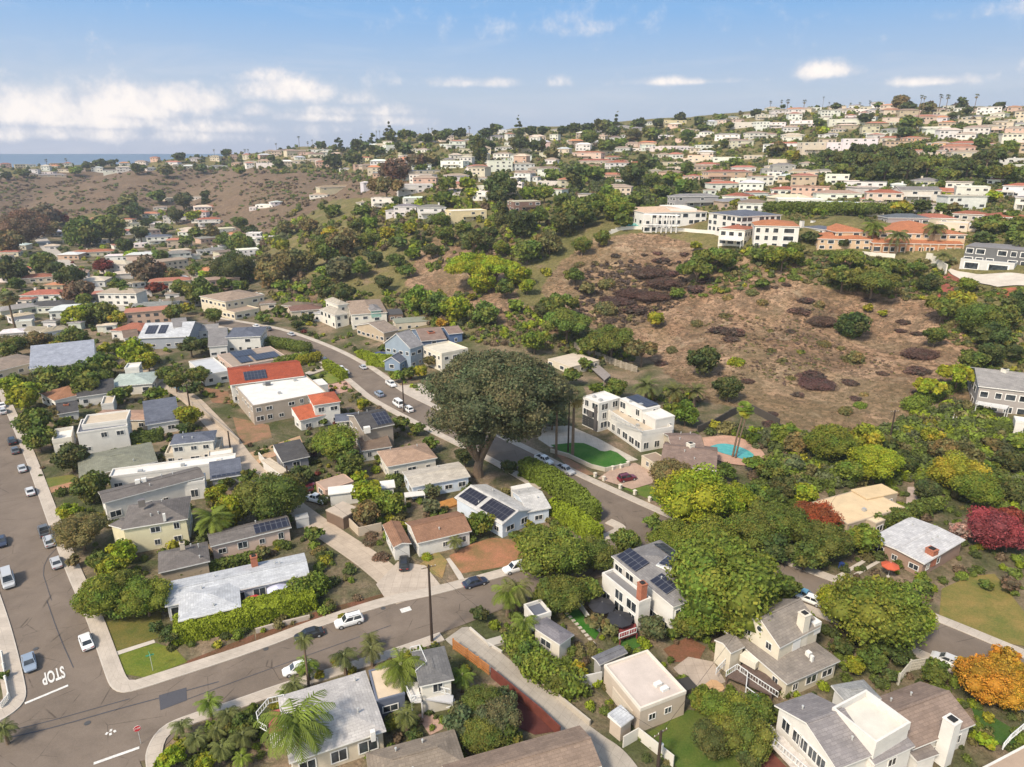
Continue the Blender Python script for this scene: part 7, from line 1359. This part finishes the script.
umbrella(*U2(510, 405), (.05, .07, .16), "navy blue patio umbrella beside the square lime hedge", r=2.6); umbrella(*E5(450, 610), (.45, .09, .04), "terracotta red umbrella beside the carport", r=1.6)
table(*W3(150, 275), "round white table on the deck of the cream house", r=.7)
def box_thing(name, u, v, sx, sy, sz, color, label, cat, ang=.4, mat='paint', legs=False):
    q = p1(u, v); t = tag(root(name, q, ang), label, cat); b = MB(); b.box(-sx/2, sx/2, -sy/2, sy/2, (sz-.15) if legs else 0, sz)
    b.build('canopy_top' if legs else 'body', [mat], t, color)
    if legs:
        for x in (-1, 1):
            for y in (-1, 1): b = MB(); b.box(x*(sx/2-.1)-.06, x*(sx/2-.1)+.06, y*(sy/2-.1)-.06, y*(sy/2-.1)+.06, -.2, sz-.15); b.build('leg', [mat], t, color)
    else: b = MB(); b.box(-sx/2-.05, sx/2+.05, -sy/2-.05, sy/2+.05, sz, sz+.1); b.build('lid', [mat], t, tuple(c*.8 for c in color))

box_thing('hot_tub', *S512b(690, 455), 2.2, 2.2, .8, (.06, .055, .05), "dark square hot tub beside the cream parapet building", 'hot tub'); box_thing('garden_canopy', *S512b(300, 110), 3.4, 2.4, 2.3, (.30, .28, .26), "grey garden canopy left of the black umbrellas", 'canopy', legs=True); box_thing('garden_canopy', *A3(735, 655), 4.5, 2.2, 2.2, (.62, .6, .56), "white garden canopy with black slats beside it", 'canopy', legs=True, ang=.25)
box_thing('garden_canopy', *E5(545, 590), 3.6, 3.0, 2.4, (.28, .25, .22), "grey brown pergola by the terracotta umbrella", 'pergola', legs=True); box_thing('water_tank', *S256a(185, 575), 2.6, 2.2, 2.0, (.45, .45, .44), "pale grey storage box beside the driveway shrubs", 'storage box'); box_thing('planter_box', *D2(735, 150), 2.6, 1.6, .4, (.5, .46, .4), "white edged planter beside the lane", 'planter')
box_thing('trash_bin', *S768a(290, 748), .7, .7, 1.1, (.03, .06, .22), "blue wheeled bin beside the twin concrete strips", 'bin'); box_thing('wood_deck', *A3(950, 670), 4.0, 3.2, .35, (.5, .24, .07), "orange wooden platform beside the pale blue house", 'deck', ang=.6, mat='wood')
patch('concrete_strip', [E5(80, 690), E5(300, 560), E5(320, 572), E5(110, 705)], .1, 'concrete'); patch('concrete_strip', [E5(130, 715), E5(365, 580), E5(385, 592), E5(150, 730)], .1, 'concrete')
for u, v, c_ in ((60+440*0, 0, 'd'),): pass
for f_, x, y, r, c_ in ((B3, 580, 590, 38, 'd'), (Zf(150, 400), 695, 335, 26, 'd'), (S768a, 70, 30, 0, 'g'), (S256a, 450, 640, 40, 'n'), (S256a, 500, 700, 42, 'n'), (S256a, 460, 610, 30, 'n'), (S256a, 680, 700, 30, 'l'), (S0a, 160, 375, 12, 'd'), (S0a, 165, 345, 14, 'n'), (S0b, 680, 285, 30, 'd'), (S256a, 90, 640, 36, 'g'), (S256a, 250, 680, 40, 'o'),
    (FH, 205, 420, 30, 'o'), (FH, 215, 480, 55, 'n'), (FH, 150, 400, 34, 'n'), (FH, 130, 440, 40, 'n'), (FH, 220, 575, 34, 'o'), (FH, 130, 605, 22, 'g'), (FH, 60, 640, 26, 'o'), (FH, 340, 640, 55, 'o'), (FH, 175, 700, 52, 'n'), (FH, 330, 725, 32, 'n'), (FH, 460, 690, 22, 'n'), (FH, 600, 680, 46, 'n'), (FH, 620, 610, 60, 'n'), (FH, 580, 615, 36, 'n'),
    (FH, 545, 485, 26, 'n'), (FH, 535, 518, 22, 'n'), (FH, 600, 530, 24, 'n'), (FH, 760, 670, 36, 'n'), (FH, 735, 690, 30, 'n'), (FH, 880, 640, 34, 'n'), (FH, 90, 710, 22, 'o'), (FH, 340, 490, 70, 'g'), (FH, 320, 530, 50, 'g'), (FH, 290, 590, 20, 'o'), (FH, 70, 335, 22, 'n'), (FH, 30, 345, 14, 'n'), (FH, 400, 395, 26, 'n'), (FH, 90, 520, 20, 'n'),
    (FH, 10, 520, 16, 'o'), (FH, 15, 600, 22, 'o'), (FG, 830, 520, 38, 'n'), (FG, 890, 530, 44, 'n'), (FG, 880, 555, 30, 'n'), (FG, 740, 495, 32, 'o'), (FG, 640, 600, 30, 'o'), (FG, 600, 650, 26, 'n'), (FG, 900, 650, 40, 'l'), (FG, 940, 720, 26, 'n'), (FG, 415, 220, 22, 'n'), (FG, 580, 210, 18, 'n'), (FG, 530, 215, 14, 'n'), (FG, 600, 240, 34, 'n'), (FG, 690, 215, 20, 'n'),
    (FG, 550, 290, 60, 'n'), (FG, 610, 330, 65, 'n'), (FG, 560, 380, 65, 'n'), (FG, 480, 370, 60, 'n'), (FG, 420, 400, 60, 'n'), (FG, 380, 340, 50, 'o'), (FG, 490, 440, 50, 'n'), (FG, 640, 290, 30, 'n'), (FG, 370, 440, 60, 'o'), (FG, 270, 260, 30, 'o'), (FG, 740, 350, 40, 'n'), (FG, 780, 320, 34, 'n'), (FG, 860, 390, 26, 'o'), (FG, 960, 370, 34, 'o'), (FG, 1000, 410, 30, 'o'), (FG, 850, 460, 26, 'o'),
    (S768a, 190, 15, 60, 'n'), (S768a, 120, 55, 26, 'n'), (S768a, 330, 10, 26, 'n'), (S768a, 380, 55, 20, 'o'), (S768a, 370, 100, 34, 'w'), (S768a, 310, 125, 40, 'o'), (S768a, 200, 200, 24, 'n'), (S768a, 588, 45, 24, 'n'), (S768a, 20, 130, 22, 'n'), (S768a, 10, 170, 30, 'n'), (S768a, 350, 70, 22, 'n')):
    u, v = f_(x, y)
    if r: shrub(u, v, r/3.99*.95, c_)
# ------------------------------------------------------------------ scatter of uncountable ground cover
HX = np.array(HOUSES); TX = np.array(TREES); ROADS = [(s2, 10.5, -5.1), ([np.array(p) for p in ave_r], 11, -5.2), (al, 4.2, 0), (vr, 6, 0)]
cl1 = [(np.array(a)+np.array(b_))/2 for a, b_ in zip(resample(s1n, 2)[:60], resample(s1s, 2)[:60])]
def near_line(P, line, d):
    m_ = np.full(len(P), 1e9)
    for a, b_ in zip(line[:-1], line[1:]):
        a = np.array(a)[:2]; b_ = np.array(b_)[:2]; ab = b_-a; t = np.clip(((P-a) @ ab)/(ab @ ab), 0, 1); m_ = np.minimum(m_, np.linalg.norm(P-(a+t[:, None]*ab), axis=1))
    return m_ < d
KEEP_OFF = []                                   # pixel outlines of lawns, drives and pools to leave bare
def scatter(name, label, cat, polys, n, rpx, cols, wts, quads=(38, .30), hs=1.0, keep=.62, seed=1, offh=True, minm=0, maxm=99, cover=None):
    rng = np.random.default_rng(seed); U, Vv = [], []
    for P in polys:
        P = np.array(P, float); a = 0; k = int(n*abs(np.sum(P[:, 0]*np.roll(P[:, 1], -1)-P[:, 1]*np.roll(P[:, 0], -1)))/sum(abs(np.sum(np.array(q)[:, 0]*np.roll(np.array(q)[:, 1], -1)-np.array(q)[:, 1]*np.roll(np.array(q)[:, 0], -1))) for q in polys))
        u = rng.uniform(P[:, 0].min(), P[:, 0].max(), k*4); v = rng.uniform(P[:, 1].min(), P[:, 1].max(), k*4); ok = inpoly(u, v, P); U.append(u[ok][:k]); Vv.append(v[ok][:k])
    U = np.concatenate(U); Vv = np.concatenate(Vv); W = px2w(U, Vv); ok = np.abs(w2p(W[:, 0], W[:, 1], W[:, 2])[1]-Vv) < 1.5
    if cover is not None: nn = fbm(W[:, 0], W[:, 1], 28, 3, 9); ok &= nn > cover
    dz_ = depth(W[:, 0], W[:, 1], W[:, 2]); r = np.clip(rng.uniform(*rpx, len(U))*dz_/F, minm, maxm)
    if offh:
        for hx, hy, hr in HX: ok &= (W[:, 0]-hx)**2+(W[:, 1]-hy)**2 > (hr*keep+r*.6)**2
    for ln, d, sh in ROADS:
        L_ = offset(ln, sh) if sh else ln; ok &= ~near_line(W[:, :2], L_, d*.5+1.5+(1.2 if d > 6 else 0))
    ok &= ~near_line(W[:, :2], cl1, 7.5); ok &= ~near_line(W[:, :2], lanec, 4.0)
    for P in KEEP_OFF: ok &= ~inpoly(U, Vv, P)
    W = W[ok]; r = r[ok]; k = len(W); q, s_ = quads; v_, f_ = ICO1; ci = rng.choice(len(cols), k, p=np.array(wts)/sum(wts)); C = np.array([FC[c] if isinstance(c, str) else c for c in cols])[ci]*rng.uniform(.75, 1.25, (k, 1))
    cen = W+np.stack([np.zeros(k), np.zeros(k), r*hs*.45], 1); rad = np.stack([r, r, r*hs], 1)*rng.uniform(.8, 1.2, (k, 3))
    kk = np.repeat(np.arange(k), q); d = rng.normal(size=(k*q, 3)); d[:, 2] = np.abs(d[:, 2])*1.1-.15; d = unit(d); lump = rng.uniform(.72, 1.12, (k*q, 1)); p = cen[kk]+d*rad[kk]*lump
    nm = unit(d+rng.normal(size=d.shape)*.7); t = unit(np.cross(nm, rng.normal(size=d.shape))); b_ = np.cross(nm, t); sz = (s_*r[kk]*rng.uniform(.6, 1.3, k*q))[:, None]
    V = (p[:, None]+np.stack([-t-b_*.6, t-b_*.6, t*.8+b_*.6, -t*.8+b_*.6], 1)*sz[:, None]).reshape(-1, 3); T = np.repeat(C[kk]*rng.uniform(.7, 1.3, (k*q, 1)), 4, 0)
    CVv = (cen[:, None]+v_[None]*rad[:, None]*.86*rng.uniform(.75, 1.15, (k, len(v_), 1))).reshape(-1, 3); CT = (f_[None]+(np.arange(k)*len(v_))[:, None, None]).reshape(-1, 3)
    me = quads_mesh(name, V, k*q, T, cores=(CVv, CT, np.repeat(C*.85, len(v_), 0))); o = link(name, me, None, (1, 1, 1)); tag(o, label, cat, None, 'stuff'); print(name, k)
lanec = G([(457, 634), (480, 650), (518, 682), (560, 718), (600, 748), (632, 790)])
KEEP_OFF += [[f_(*p) for p in P] for f_, P in ((S0b, [(395, 170), (640, 145), (745, 350), (560, 415), (450, 320)]), (W0, [(-180, 420), (60, 400), (500, 620), (640, 740), (460, 850), (240, 770), (-60, 620)]), (S512a, [(60, 255), (640, 495), (600, 560), (400, 480)]), (S512a, [(440, 432), (525, 412), (625, 450), (605, 497)]),
    (S512a, [(750, 225), (870, 215), (1017, 300), (1017, 360), (830, 335)]), (Zf(440, 440), [(60, 740), (190, 665), (330, 620), (580, 640), (760, 560), (740, 640), (480, 850), (60, 900)]), (S768b, [(680, 50), (900, 0), (1030, 150), (1030, 300), (680, 175)]), (S512b, [(505, 650), (700, 540), (850, 560), (960, 660), (900, 790), (700, 800)]),
    (S512b, [(600, 300), (720, 250), (860, 380), (860, 480), (740, 470)]), (S256a, [(380, 830), (480, 700), (900, 700), (1000, 900)]), (S0a, [(160, 395), (300, 375), (320, 400), (200, 450)]), (Zf(0, 640), [(-10, -400), (1030, 300), (1030, 500), (0, 800)]), (Zf(150, 400), [(530, 60), (980, 100), (980, 260), (600, 300), (520, 200)]), (S256a, [(160, 480), (280, 500), (400, 640), (560, 767), (420, 767)]), (S512b, [(-20, 470), (60, 500), (200, 640), (60, 660)]), (S512b, [(0, 350), (200, 480), (520, 767), (300, 767), (-20, 460)]), (S512b, [(200, 140), (280, 110), (360, 250), (330, 290)]), (Zf(380, 620), [(450, 0), (640, 0), (1030, 400), (1030, 640), (700, 360)]), (E3, [(500, 540), (1100, 560), (1100, 700), (640, 690)]), ((lambda x, y: (x, y)), [(370, 585), (398, 560), (430, 560), (445, 590), (390, 610)]),
    (S512a, [(0, 230), (120, 190), (200, 260), (340, 380), (650, 540), (600, 580)]))]
hillpoly = [(0, 228), (60, 215), (200, 206), (262, 240), (300, 205), (420, 200), (545, 205), (600, 235), (640, 250), (760, 262), (800, 262), (840, 265), (950, 280), (1023, 290), (1023, 440), (960, 440), (900, 450), (850, 455), (790, 455), (720, 430), (620, 380), (560, 345), (480, 345), (400, 318), (300, 308), (230, 290), (120, 250)]
green_hill = [[(262, 240), (300, 205), (420, 200), (545, 205), (600, 232), (560, 262), (545, 300), (600, 340), (560, 350), (480, 345), (400, 315), (340, 310), (250, 300), (215, 270)]]
scatter('canyon_brush', "dense green and brown brush covering the canyon slope in the middle", 'brush', green_hill+[[(600, 335), (700, 400), (690, 415), (600, 380), (560, 350)]], 3000, (1.6, 4.2), 'gkownly', [5, 2.5, 4.5, 3.5, 3, 3, 1.4], seed=2, cover=.37)
scatter('slope_scrub', "low dry scrub dotted over the bare brown hillsides", 'brush', [DRY[0], DRY[1], DRY[2]], 7500, (.6, 1.9), ['n', 'o', 'k', (.15, .10, .075)], [5, 3, 1, 4], quads=(16, .34), hs=.55, seed=3, cover=.55)
scatter('grass_tufts', "scattered dry tufts between the scrub on the bare slope", 'brush', [DRY[0]], 1500, (.4, 1.0), ['n', 'o', (.22, .17, .10)], [2, 2, 3], quads=(12, .36), hs=.5, seed=33)
scatter('ravine_scrub', "dark scrub filling the folds of the far left brown hillside", 'brush', [DRY[1], [(0, 205), (90, 205), (150, 212), (60, 225), (0, 232)]], 2600, (.8, 2.4), ['n', 'o', 'k', (.10, .07, .055), 'g'], [4, 3, 3, 2, 3], quads=(14, .36), hs=.5, seed=13, cover=.40)
scatter('burnt_scrub', "dark burnt looking scrub in the hollow of the brown slope", 'brush', [[(590, 262), (690, 262), (685, 300), (640, 325), (600, 330), (570, 300)]], 520, (1.5, 3.4), [(.085, .062, .052), (.12, .085, .062), 'n', 'o'], [3, 3, 2, 1], hs=.5, seed=8)
scatter('ridge_scrub', "green shrub belt along the top of the bare slope", 'brush', [[(690, 262), (760, 246), (860, 258), (960, 262), (965, 300), (900, 300), (800, 282), (740, 290), (690, 300)], [(985, 270), (1024, 285), (1024, 395), (985, 385), (960, 350), (940, 330), (955, 300)]], 1100, (1.6, 4.0), 'gowdky', [4, 4, 3, 2, 2, 1], hs=.7, seed=4)
scatter('valley_undergrowth', "mixed shrubs and treetops between the valley houses", 'undergrowth', [[(0, 225), (60, 212), (200, 205), (262, 240), (250, 300), (330, 320), (420, 380), (420, 470), (300, 480), (180, 470), (60, 460), (20, 400), (0, 390)]], 1700, (1.2, 3.2), 'gdwolynr', [6, 4, 3, 4, 2, 1, 1, .4], seed=5)
scatter('garden_undergrowth', "garden shrubs filling the yards of the near blocks", 'undergrowth', [[(60, 460), (180, 470), (420, 470), (640, 530), (700, 430), (1023, 430), (1023, 767), (150, 767), (150, 700), (620, 545), (560, 540), (180, 660), (120, 600), (60, 500)]], 2300, (2.2, 6.5), 'gdwolyn', [6, 4, 4, 3, 2, 1, 1], quads=(110, .19), keep=.72, seed=6, maxm=1.5)
scatter('canyon_foot_trees', "band of mixed green thicket below the bare slope", 'undergrowth', [[(700, 425), (780, 440), (860, 440), (900, 425), (960, 400), (1023, 440), (1023, 520), (960, 500), (900, 480), (820, 490), (790, 520), (760, 500), (740, 440)]], 900, (4, 8), 'gdwolyk', [5, 3, 4, 3, 2, 1, 3], quads=(120, .2), seed=7, keep=.9)
scatter('hillside_gardens', "small garden trees between the houses on the far hillsides", 'undergrowth', [[(0, 163), (120, 159), (250, 152), (300, 145), (420, 135), (560, 128), (690, 120), (800, 108), (1023, 108), (1023, 262), (940, 240), (830, 232), (740, 230), (640, 200), (560, 210), (440, 195), (300, 175), (120, 168), (0, 175)]], 8000, (.8, 2.3), 'dgokwyn', [6, 6, 4, 3, 2, .8, 1], quads=(20, .42), keep=.55, seed=10, maxm=3.6)
scatter('far_bank_woods', "dark scrub bank between the upper and middle rows of houses", 'brush', [[(800, 160), (860, 150), (1023, 165), (1023, 185), (940, 190), (880, 185), (800, 175)], [(560, 165), (690, 160), (700, 190), (640, 215), (560, 215)]], 1500, (1.6, 3.4), 'dgkw', [5, 5, 2, 1], keep=.6, seed=12)
# ------------------------------------------------------------------ labels that single each thing out
LM = [("the columned white mansion", 690, 212), ("the peach villa with orange roofs", 880, 235), ("the grey modern house with dark glass", 985, 262), ("the white three storey villa", 778, 232), ("the big fig tree", 495, 400), ("the swimming pool", 733, 453), ("the white modern villa", 627, 420), ("the white solar roofed house", 655, 590),
 ("the cream parapet building", 642, 690), ("the cape style cream house", 790, 640), ("the shingled house with roof deck", 850, 715), ("the brown house with white chimney", 940, 710), ("the crimson tree", 985, 540), ("the sandy flat roof", 875, 505), ("the golden tree", 990, 680), ("the lane entrance pole", 432, 600), ("the slate blue walled house", 380, 690),
 ("the corner lawn", 145, 640), ("the tall street hedge", 270, 605), ("the yellow house", 150, 520), ("the date palm", 212, 520), ("the white roof deck", 105, 425), ("the pale blue solar house", 505, 505), ("the tan hip roof", 405, 458), ("the bright red round roof", 328, 400), ("the wide white roof", 270, 390), ("the slate roofed white house", 240, 343), ("the cream house at the bend", 238, 302),
 ("the turreted cream house", 350, 308), ("the blue victorian house", 415, 345), ("the bare brown slope", 840, 350), ("the burnt hollow", 620, 295), ("the lime green canopy on the slope", 480, 270), ("the grey three storey house", 990, 395), ("the orange roofs in the valley", 125, 328), ("the long blue grey roof", 60, 365), ("the mint roof", 130, 380), ("the red roofed terrace", 45, 290),
 ("the long red valley roof", 93, 247), ("the peach arcaded building", 92, 220), ("the valley road", 85, 275), ("the ochre pillared hill house", 470, 215), ("the long white hill house", 415, 190), ("the pale hilltop street", 462, 185), ("the terracotta roofed cluster", 590, 155), ("the salmon villa", 730, 175), ("the blue glass hill house", 858, 145), ("the wide white ridge house", 675, 122),
 ("the stepped cream apartment house", 818, 150), ("the skyline pine", 898, 102), ("the far left ridge", 60, 170), ("the row of skyline palms", 790, 103), ("the red tile rows", 1000, 215), ("the dark wooded bank", 920, 168), ("the left ocean ridge", 200, 165), ("the dark conifers on the skyline", 380, 135), ("the middle skyline houses", 560, 128), ("the far right ridge", 1000, 115), ("the avenue cars", 45, 480), ("the street corner palms", 210, 720), ("the orange fence", 475, 660), ("the utility pole on the slope", 889, 425), ("the fan palms by the lawn", 560, 420),
 ("the white hill terraces", 620, 150), ("the long hedge on the bank", 840, 215), ("the brown left hillside", 90, 190), ("the middle green slope", 380, 245), ("the shaded gully", 560, 235), ("the west valley houses", 20, 330), ("the upper right terraces", 900, 130), ("the north ridge houses", 960, 140)]
ORD = ['first', 'second', 'third', 'fourth', 'fifth', 'sixth', 'seventh', 'eighth', 'ninth', 'tenth', 'eleventh', 'twelfth', 'thirteenth', 'fourteenth', 'fifteenth', 'sixteenth', 'seventeenth', 'eighteenth', 'nineteenth', 'twentieth']
keyd = {}
for o, look, u, v in AUTO:
    ds = [(math.hypot(u-a, (v-b_)*1.5), n, a, b_) for n, a, b_ in LM]; d_, n, a, b_ = min(ds)
    if d_ < 9: rel = 'beside'
    elif abs(u-a) > abs(v-b_)*1.3: rel = 'left of' if u < a else 'right of'
    else: rel = 'behind' if v < b_ else 'in front of'
    keyd.setdefault(f"{look} {rel} {n}", []).append((u, v, o))
for k, l in keyd.items():
    l.sort(key=lambda t: t[0])
    for i, (u, v, o) in enumerate(l):
        s_ = k if len(l) == 1 else (ORD[i]+' '+k+', counting from the left' if len(l) > 2 else ('leftmost ' if i == 0 else 'rightmost ')+k)
        w = s_.split()
        if len(w) > 16 and len(l) > 2: s_ = ORD[i]+' '+k+' from left'
        o['label'] = s_ if len(s_.split()) <= 16 else ' '.join(s_.replace('with ', '').split()[:16])
# ------------------------------------------------------------------ camera, sky, sun
cam = bpy.data.cameras.new('Camera'); co = bpy.data.objects.new('Camera', cam); COL.objects.link(co); cam.sensor_width = 36; cam.lens = 36*F/1024; cam.clip_end = 100000; cam.clip_start = 1
co.location = (0, 0, CAMZ); co.rotation_euler = (math.pi/2-PIT, 0, 0); SC.camera = co
SUN_EL, SUN_AZ = R(47), R(-142)      # azimuth measured clockwise from +Y (view direction); the sun stands behind-left
sd = np.array([math.sin(SUN_AZ)*math.cos(SUN_EL), math.cos(SUN_AZ)*math.cos(SUN_EL), math.sin(SUN_EL)])
sl = bpy.data.lights.new('Sun', 'SUN'); sl.energy = SUN_E; sl.angle = R(SUN_ANG); sl.color = (1.0, .89, .73); so = bpy.data.objects.new('Sun', sl); COL.objects.link(so)
from mathutils import Vector
so.rotation_euler = Vector(-sd).to_track_quat('-Z', 'Y').to_euler(); so.location = (0, 0, 200)
wd = bpy.data.worlds.new('World'); SC.world = wd; wd.use_nodes = True; nt = wd.node_tree; bg = nt.nodes['Background']; bg.inputs['Strength'].default_value = SKY_S
sk = N(nt, 'ShaderNodeTexSky', sky_type='NISHITA'); sk.sun_disc = False; sk.sun_elevation = SUN_EL; sk.sun_rotation = SUN_AZ; sk.altitude = 100; sk.air_density = 1.0; sk.dust_density = DUST; sk.ozone_density = 1.5
tc = N(nt, 'ShaderNodeTexCoord').outputs['Generated']; sx = N(nt, 'ShaderNodeSeparateXYZ'); L(nt, tc, sx.inputs[0])
def mth(op, a, b_=None, c_=None):
    n = nt.nodes.new('ShaderNodeMath'); n.operation = op
    for i, x in enumerate((a, b_, c_)):
        if x is None: continue
        if isinstance(x, (int, float)): n.inputs[i].default_value = x
        else: L(nt, x, n.inputs[i])
    return n.outputs[0]
az = mth('ARCTAN2', sx.outputs[0], sx.outputs[1]); el = mth('ARCSINE', sx.outputs[2])
n1 = mth('SUBTRACT', noise(nt, 9, 6, .62, tc), .5); n2 = mth('SUBTRACT', noise(nt, 28, 5, .65, tc), .5)
nz = mth('ADD', mth('MULTIPLY', n1, 1.3), mth('MULTIPLY', n2, 1.1))
def blob(u, v, wu, wv, k=1.0):
    """cumulus bank centred on the direction of pixel (u,v)"""
    s, dy, dz = rdir(u, v); a0 = math.atan2(s, dy); e0 = math.atan2(dz, math.hypot(s, dy)); a = mth('DIVIDE', mth('SUBTRACT', az, a0), wu*1.2/F); e = mth('DIVIDE', mth('SUBTRACT', el, e0), wv*1.15/F)
    ee = mth('MAXIMUM', e, mth('MULTIPLY', e, -1.7))        # flatter base
    r2 = mth('ADD', mth('MULTIPLY', a, a), mth('MULTIPLY', ee, ee)); return mth('MULTIPLY', mth('EXPONENT', mth('MULTIPLY', r2, -1)), k)
tot = None
for u, v, wu, wv, k in ((28, 112, 45, 17, 1.0), (125, 108, 40, 18, 1.0), (180, 102, 40, 15, .95), (100, 122, 60, 10, .8), (292, 92, 42, 16, .95), (272, 78, 36, 9, .7), (350, 100, 26, 10, .55), (320, 118, 80, 7, .6), (258, 112, 16, 8, .8), (400, 122, 40, 8, .55), (830, 72, 24, 9, .9), (925, 82, 26, 5, .75), (700, 82, 60, 4, .6), (480, 84, 60, 6, .6), (20, 135, 160, 9, .6), (200, 128, 150, 8, .5), (350, 112, 90, 8, .55), (590, 30, 160, 12, .2), (760, 45, 120, 8, .16), (990, 12, 60, 8, .3)):
    b_ = blob(u, v, wu, wv, k); tot = b_ if tot is None else mth('MAXIMUM', tot, b_)
cloud = mth('ADD', tot, nz)
cf = N(nt, 'ShaderNodeMapRange', interpolation_type='SMOOTHSTEP'); L(nt, cloud, cf.inputs[0]); cf.inputs[1].default_value = .14; cf.inputs[2].default_value = .78; cf.inputs[3].default_value = 0; cf.inputs[4].default_value = .93
# high thin cirrus everywhere
st = N(nt, 'ShaderNodeMapping'); st.inputs['Scale'].default_value = (1.0, 1.2, 7.0); L(nt, tc, st.inputs[0]); ci = ramp(nt, noise(nt, 3.2, 7, .68, st.outputs[0], .6), [(.5, 0), (.85, .34)])
fc = mth('MAXIMUM', cf.outputs[0], ci)
sh = ramp(nt, mth('ADD', mth('MULTIPLY', n2, 1.2), cloud), [(.35, (.72, .74, .80)), (1.0, (1.0, .97, .93))])
ccol = mixc(nt, 1, sh, (CLOUD_V*.96, CLOUD_V*.90, CLOUD_V*.85), 'MULTIPLY')
skc = mixc(nt, 1, sk.outputs[0], SKY_TINT, 'MULTIPLY')
# moist whitish air low over the horizon
hz_ = N(nt, 'ShaderNodeMapRange', interpolation_type='SMOOTHSTEP'); L(nt, el, hz_.inputs[0]); hz_.inputs[1].default_value = -.02; hz_.inputs[2].default_value = .17; hz_.inputs[3].default_value = .30; hz_.inputs[4].default_value = 0
K_ = 1/(SKY_S*2**EXPO)
low = ramp(nt, el, [(0, tuple(K_*.25*x for x in (.50, .55, .68))), (.07, tuple(K_*.25*x for x in (.54, .64, .77))), (.17, tuple(K_*.25*x for x in (.25, .49, .84))), (.5, tuple(K_*.25*x for x in (.18, .36, .70)))])
low = mixc(nt, 1, low, (4, 4, 4), 'MULTIPLY')
hz_.inputs[1].default_value = .22; hz_.inputs[2].default_value = .6; hz_.inputs[3].default_value = 1; hz_.inputs[4].default_value = 0
fwd = N(nt, 'ShaderNodeMapRange', interpolation_type='SMOOTHSTEP'); L(nt, sx.outputs[1], fwd.inputs[0]); fwd.inputs[1].default_value = -.3; fwd.inputs[2].default_value = .4
skc = mixc(nt, mth('MULTIPLY', hz_.outputs[0], fwd.outputs[0]), skc, low)
L(nt, mixc(nt, fc, skc, ccol), bg.inputs[0])
vs = SC.view_settings; vs.view_transform = 'Standard'; vs.look = 'None'; vs.exposure = EXPO; vs.gamma = 1; vs.use_curve_mapping = False
SC.render.engine = 'CYCLES'; SC.cycles.max_bounces = 4; SC.cycles.diffuse_bounces = 2; SC.cycles.transmission_bounces = 2; SC.cycles.volume_bounces = 0; SC.cycles.use_denoising = True; SC.cycles.caustics_reflective = False; SC.cycles.caustics_refractive = False
if HAZE:
    b = MB(); b.box(-2200, 2200, -130, 2600, -70, 250); m = bpy.data.materials.new('haze'); m.use_nodes = True; nt = m.node_tree; nt.nodes.remove(nt.nodes['Principled BSDF']); pv = N(nt, 'ShaderNodeVolumePrincipled'); pv.inputs['Color'].default_value = (.80, .87, 1.0, 1); pv.inputs['Density'].default_value = HAZE; pv.inputs['Anisotropy'].default_value = .2
    L(nt, pv.outputs[0], nt.nodes['Material Output'].inputs['Volume']); M['haze'] = m; o = b.build('haze', ['haze']); o['kind'] = 'stuff'; o['label'] = 'thin pale haze over the hills'
for o in list(bpy.data.objects):
    if '_set' in o.keys(): del o['_set']
print('objects', len(bpy.data.objects))
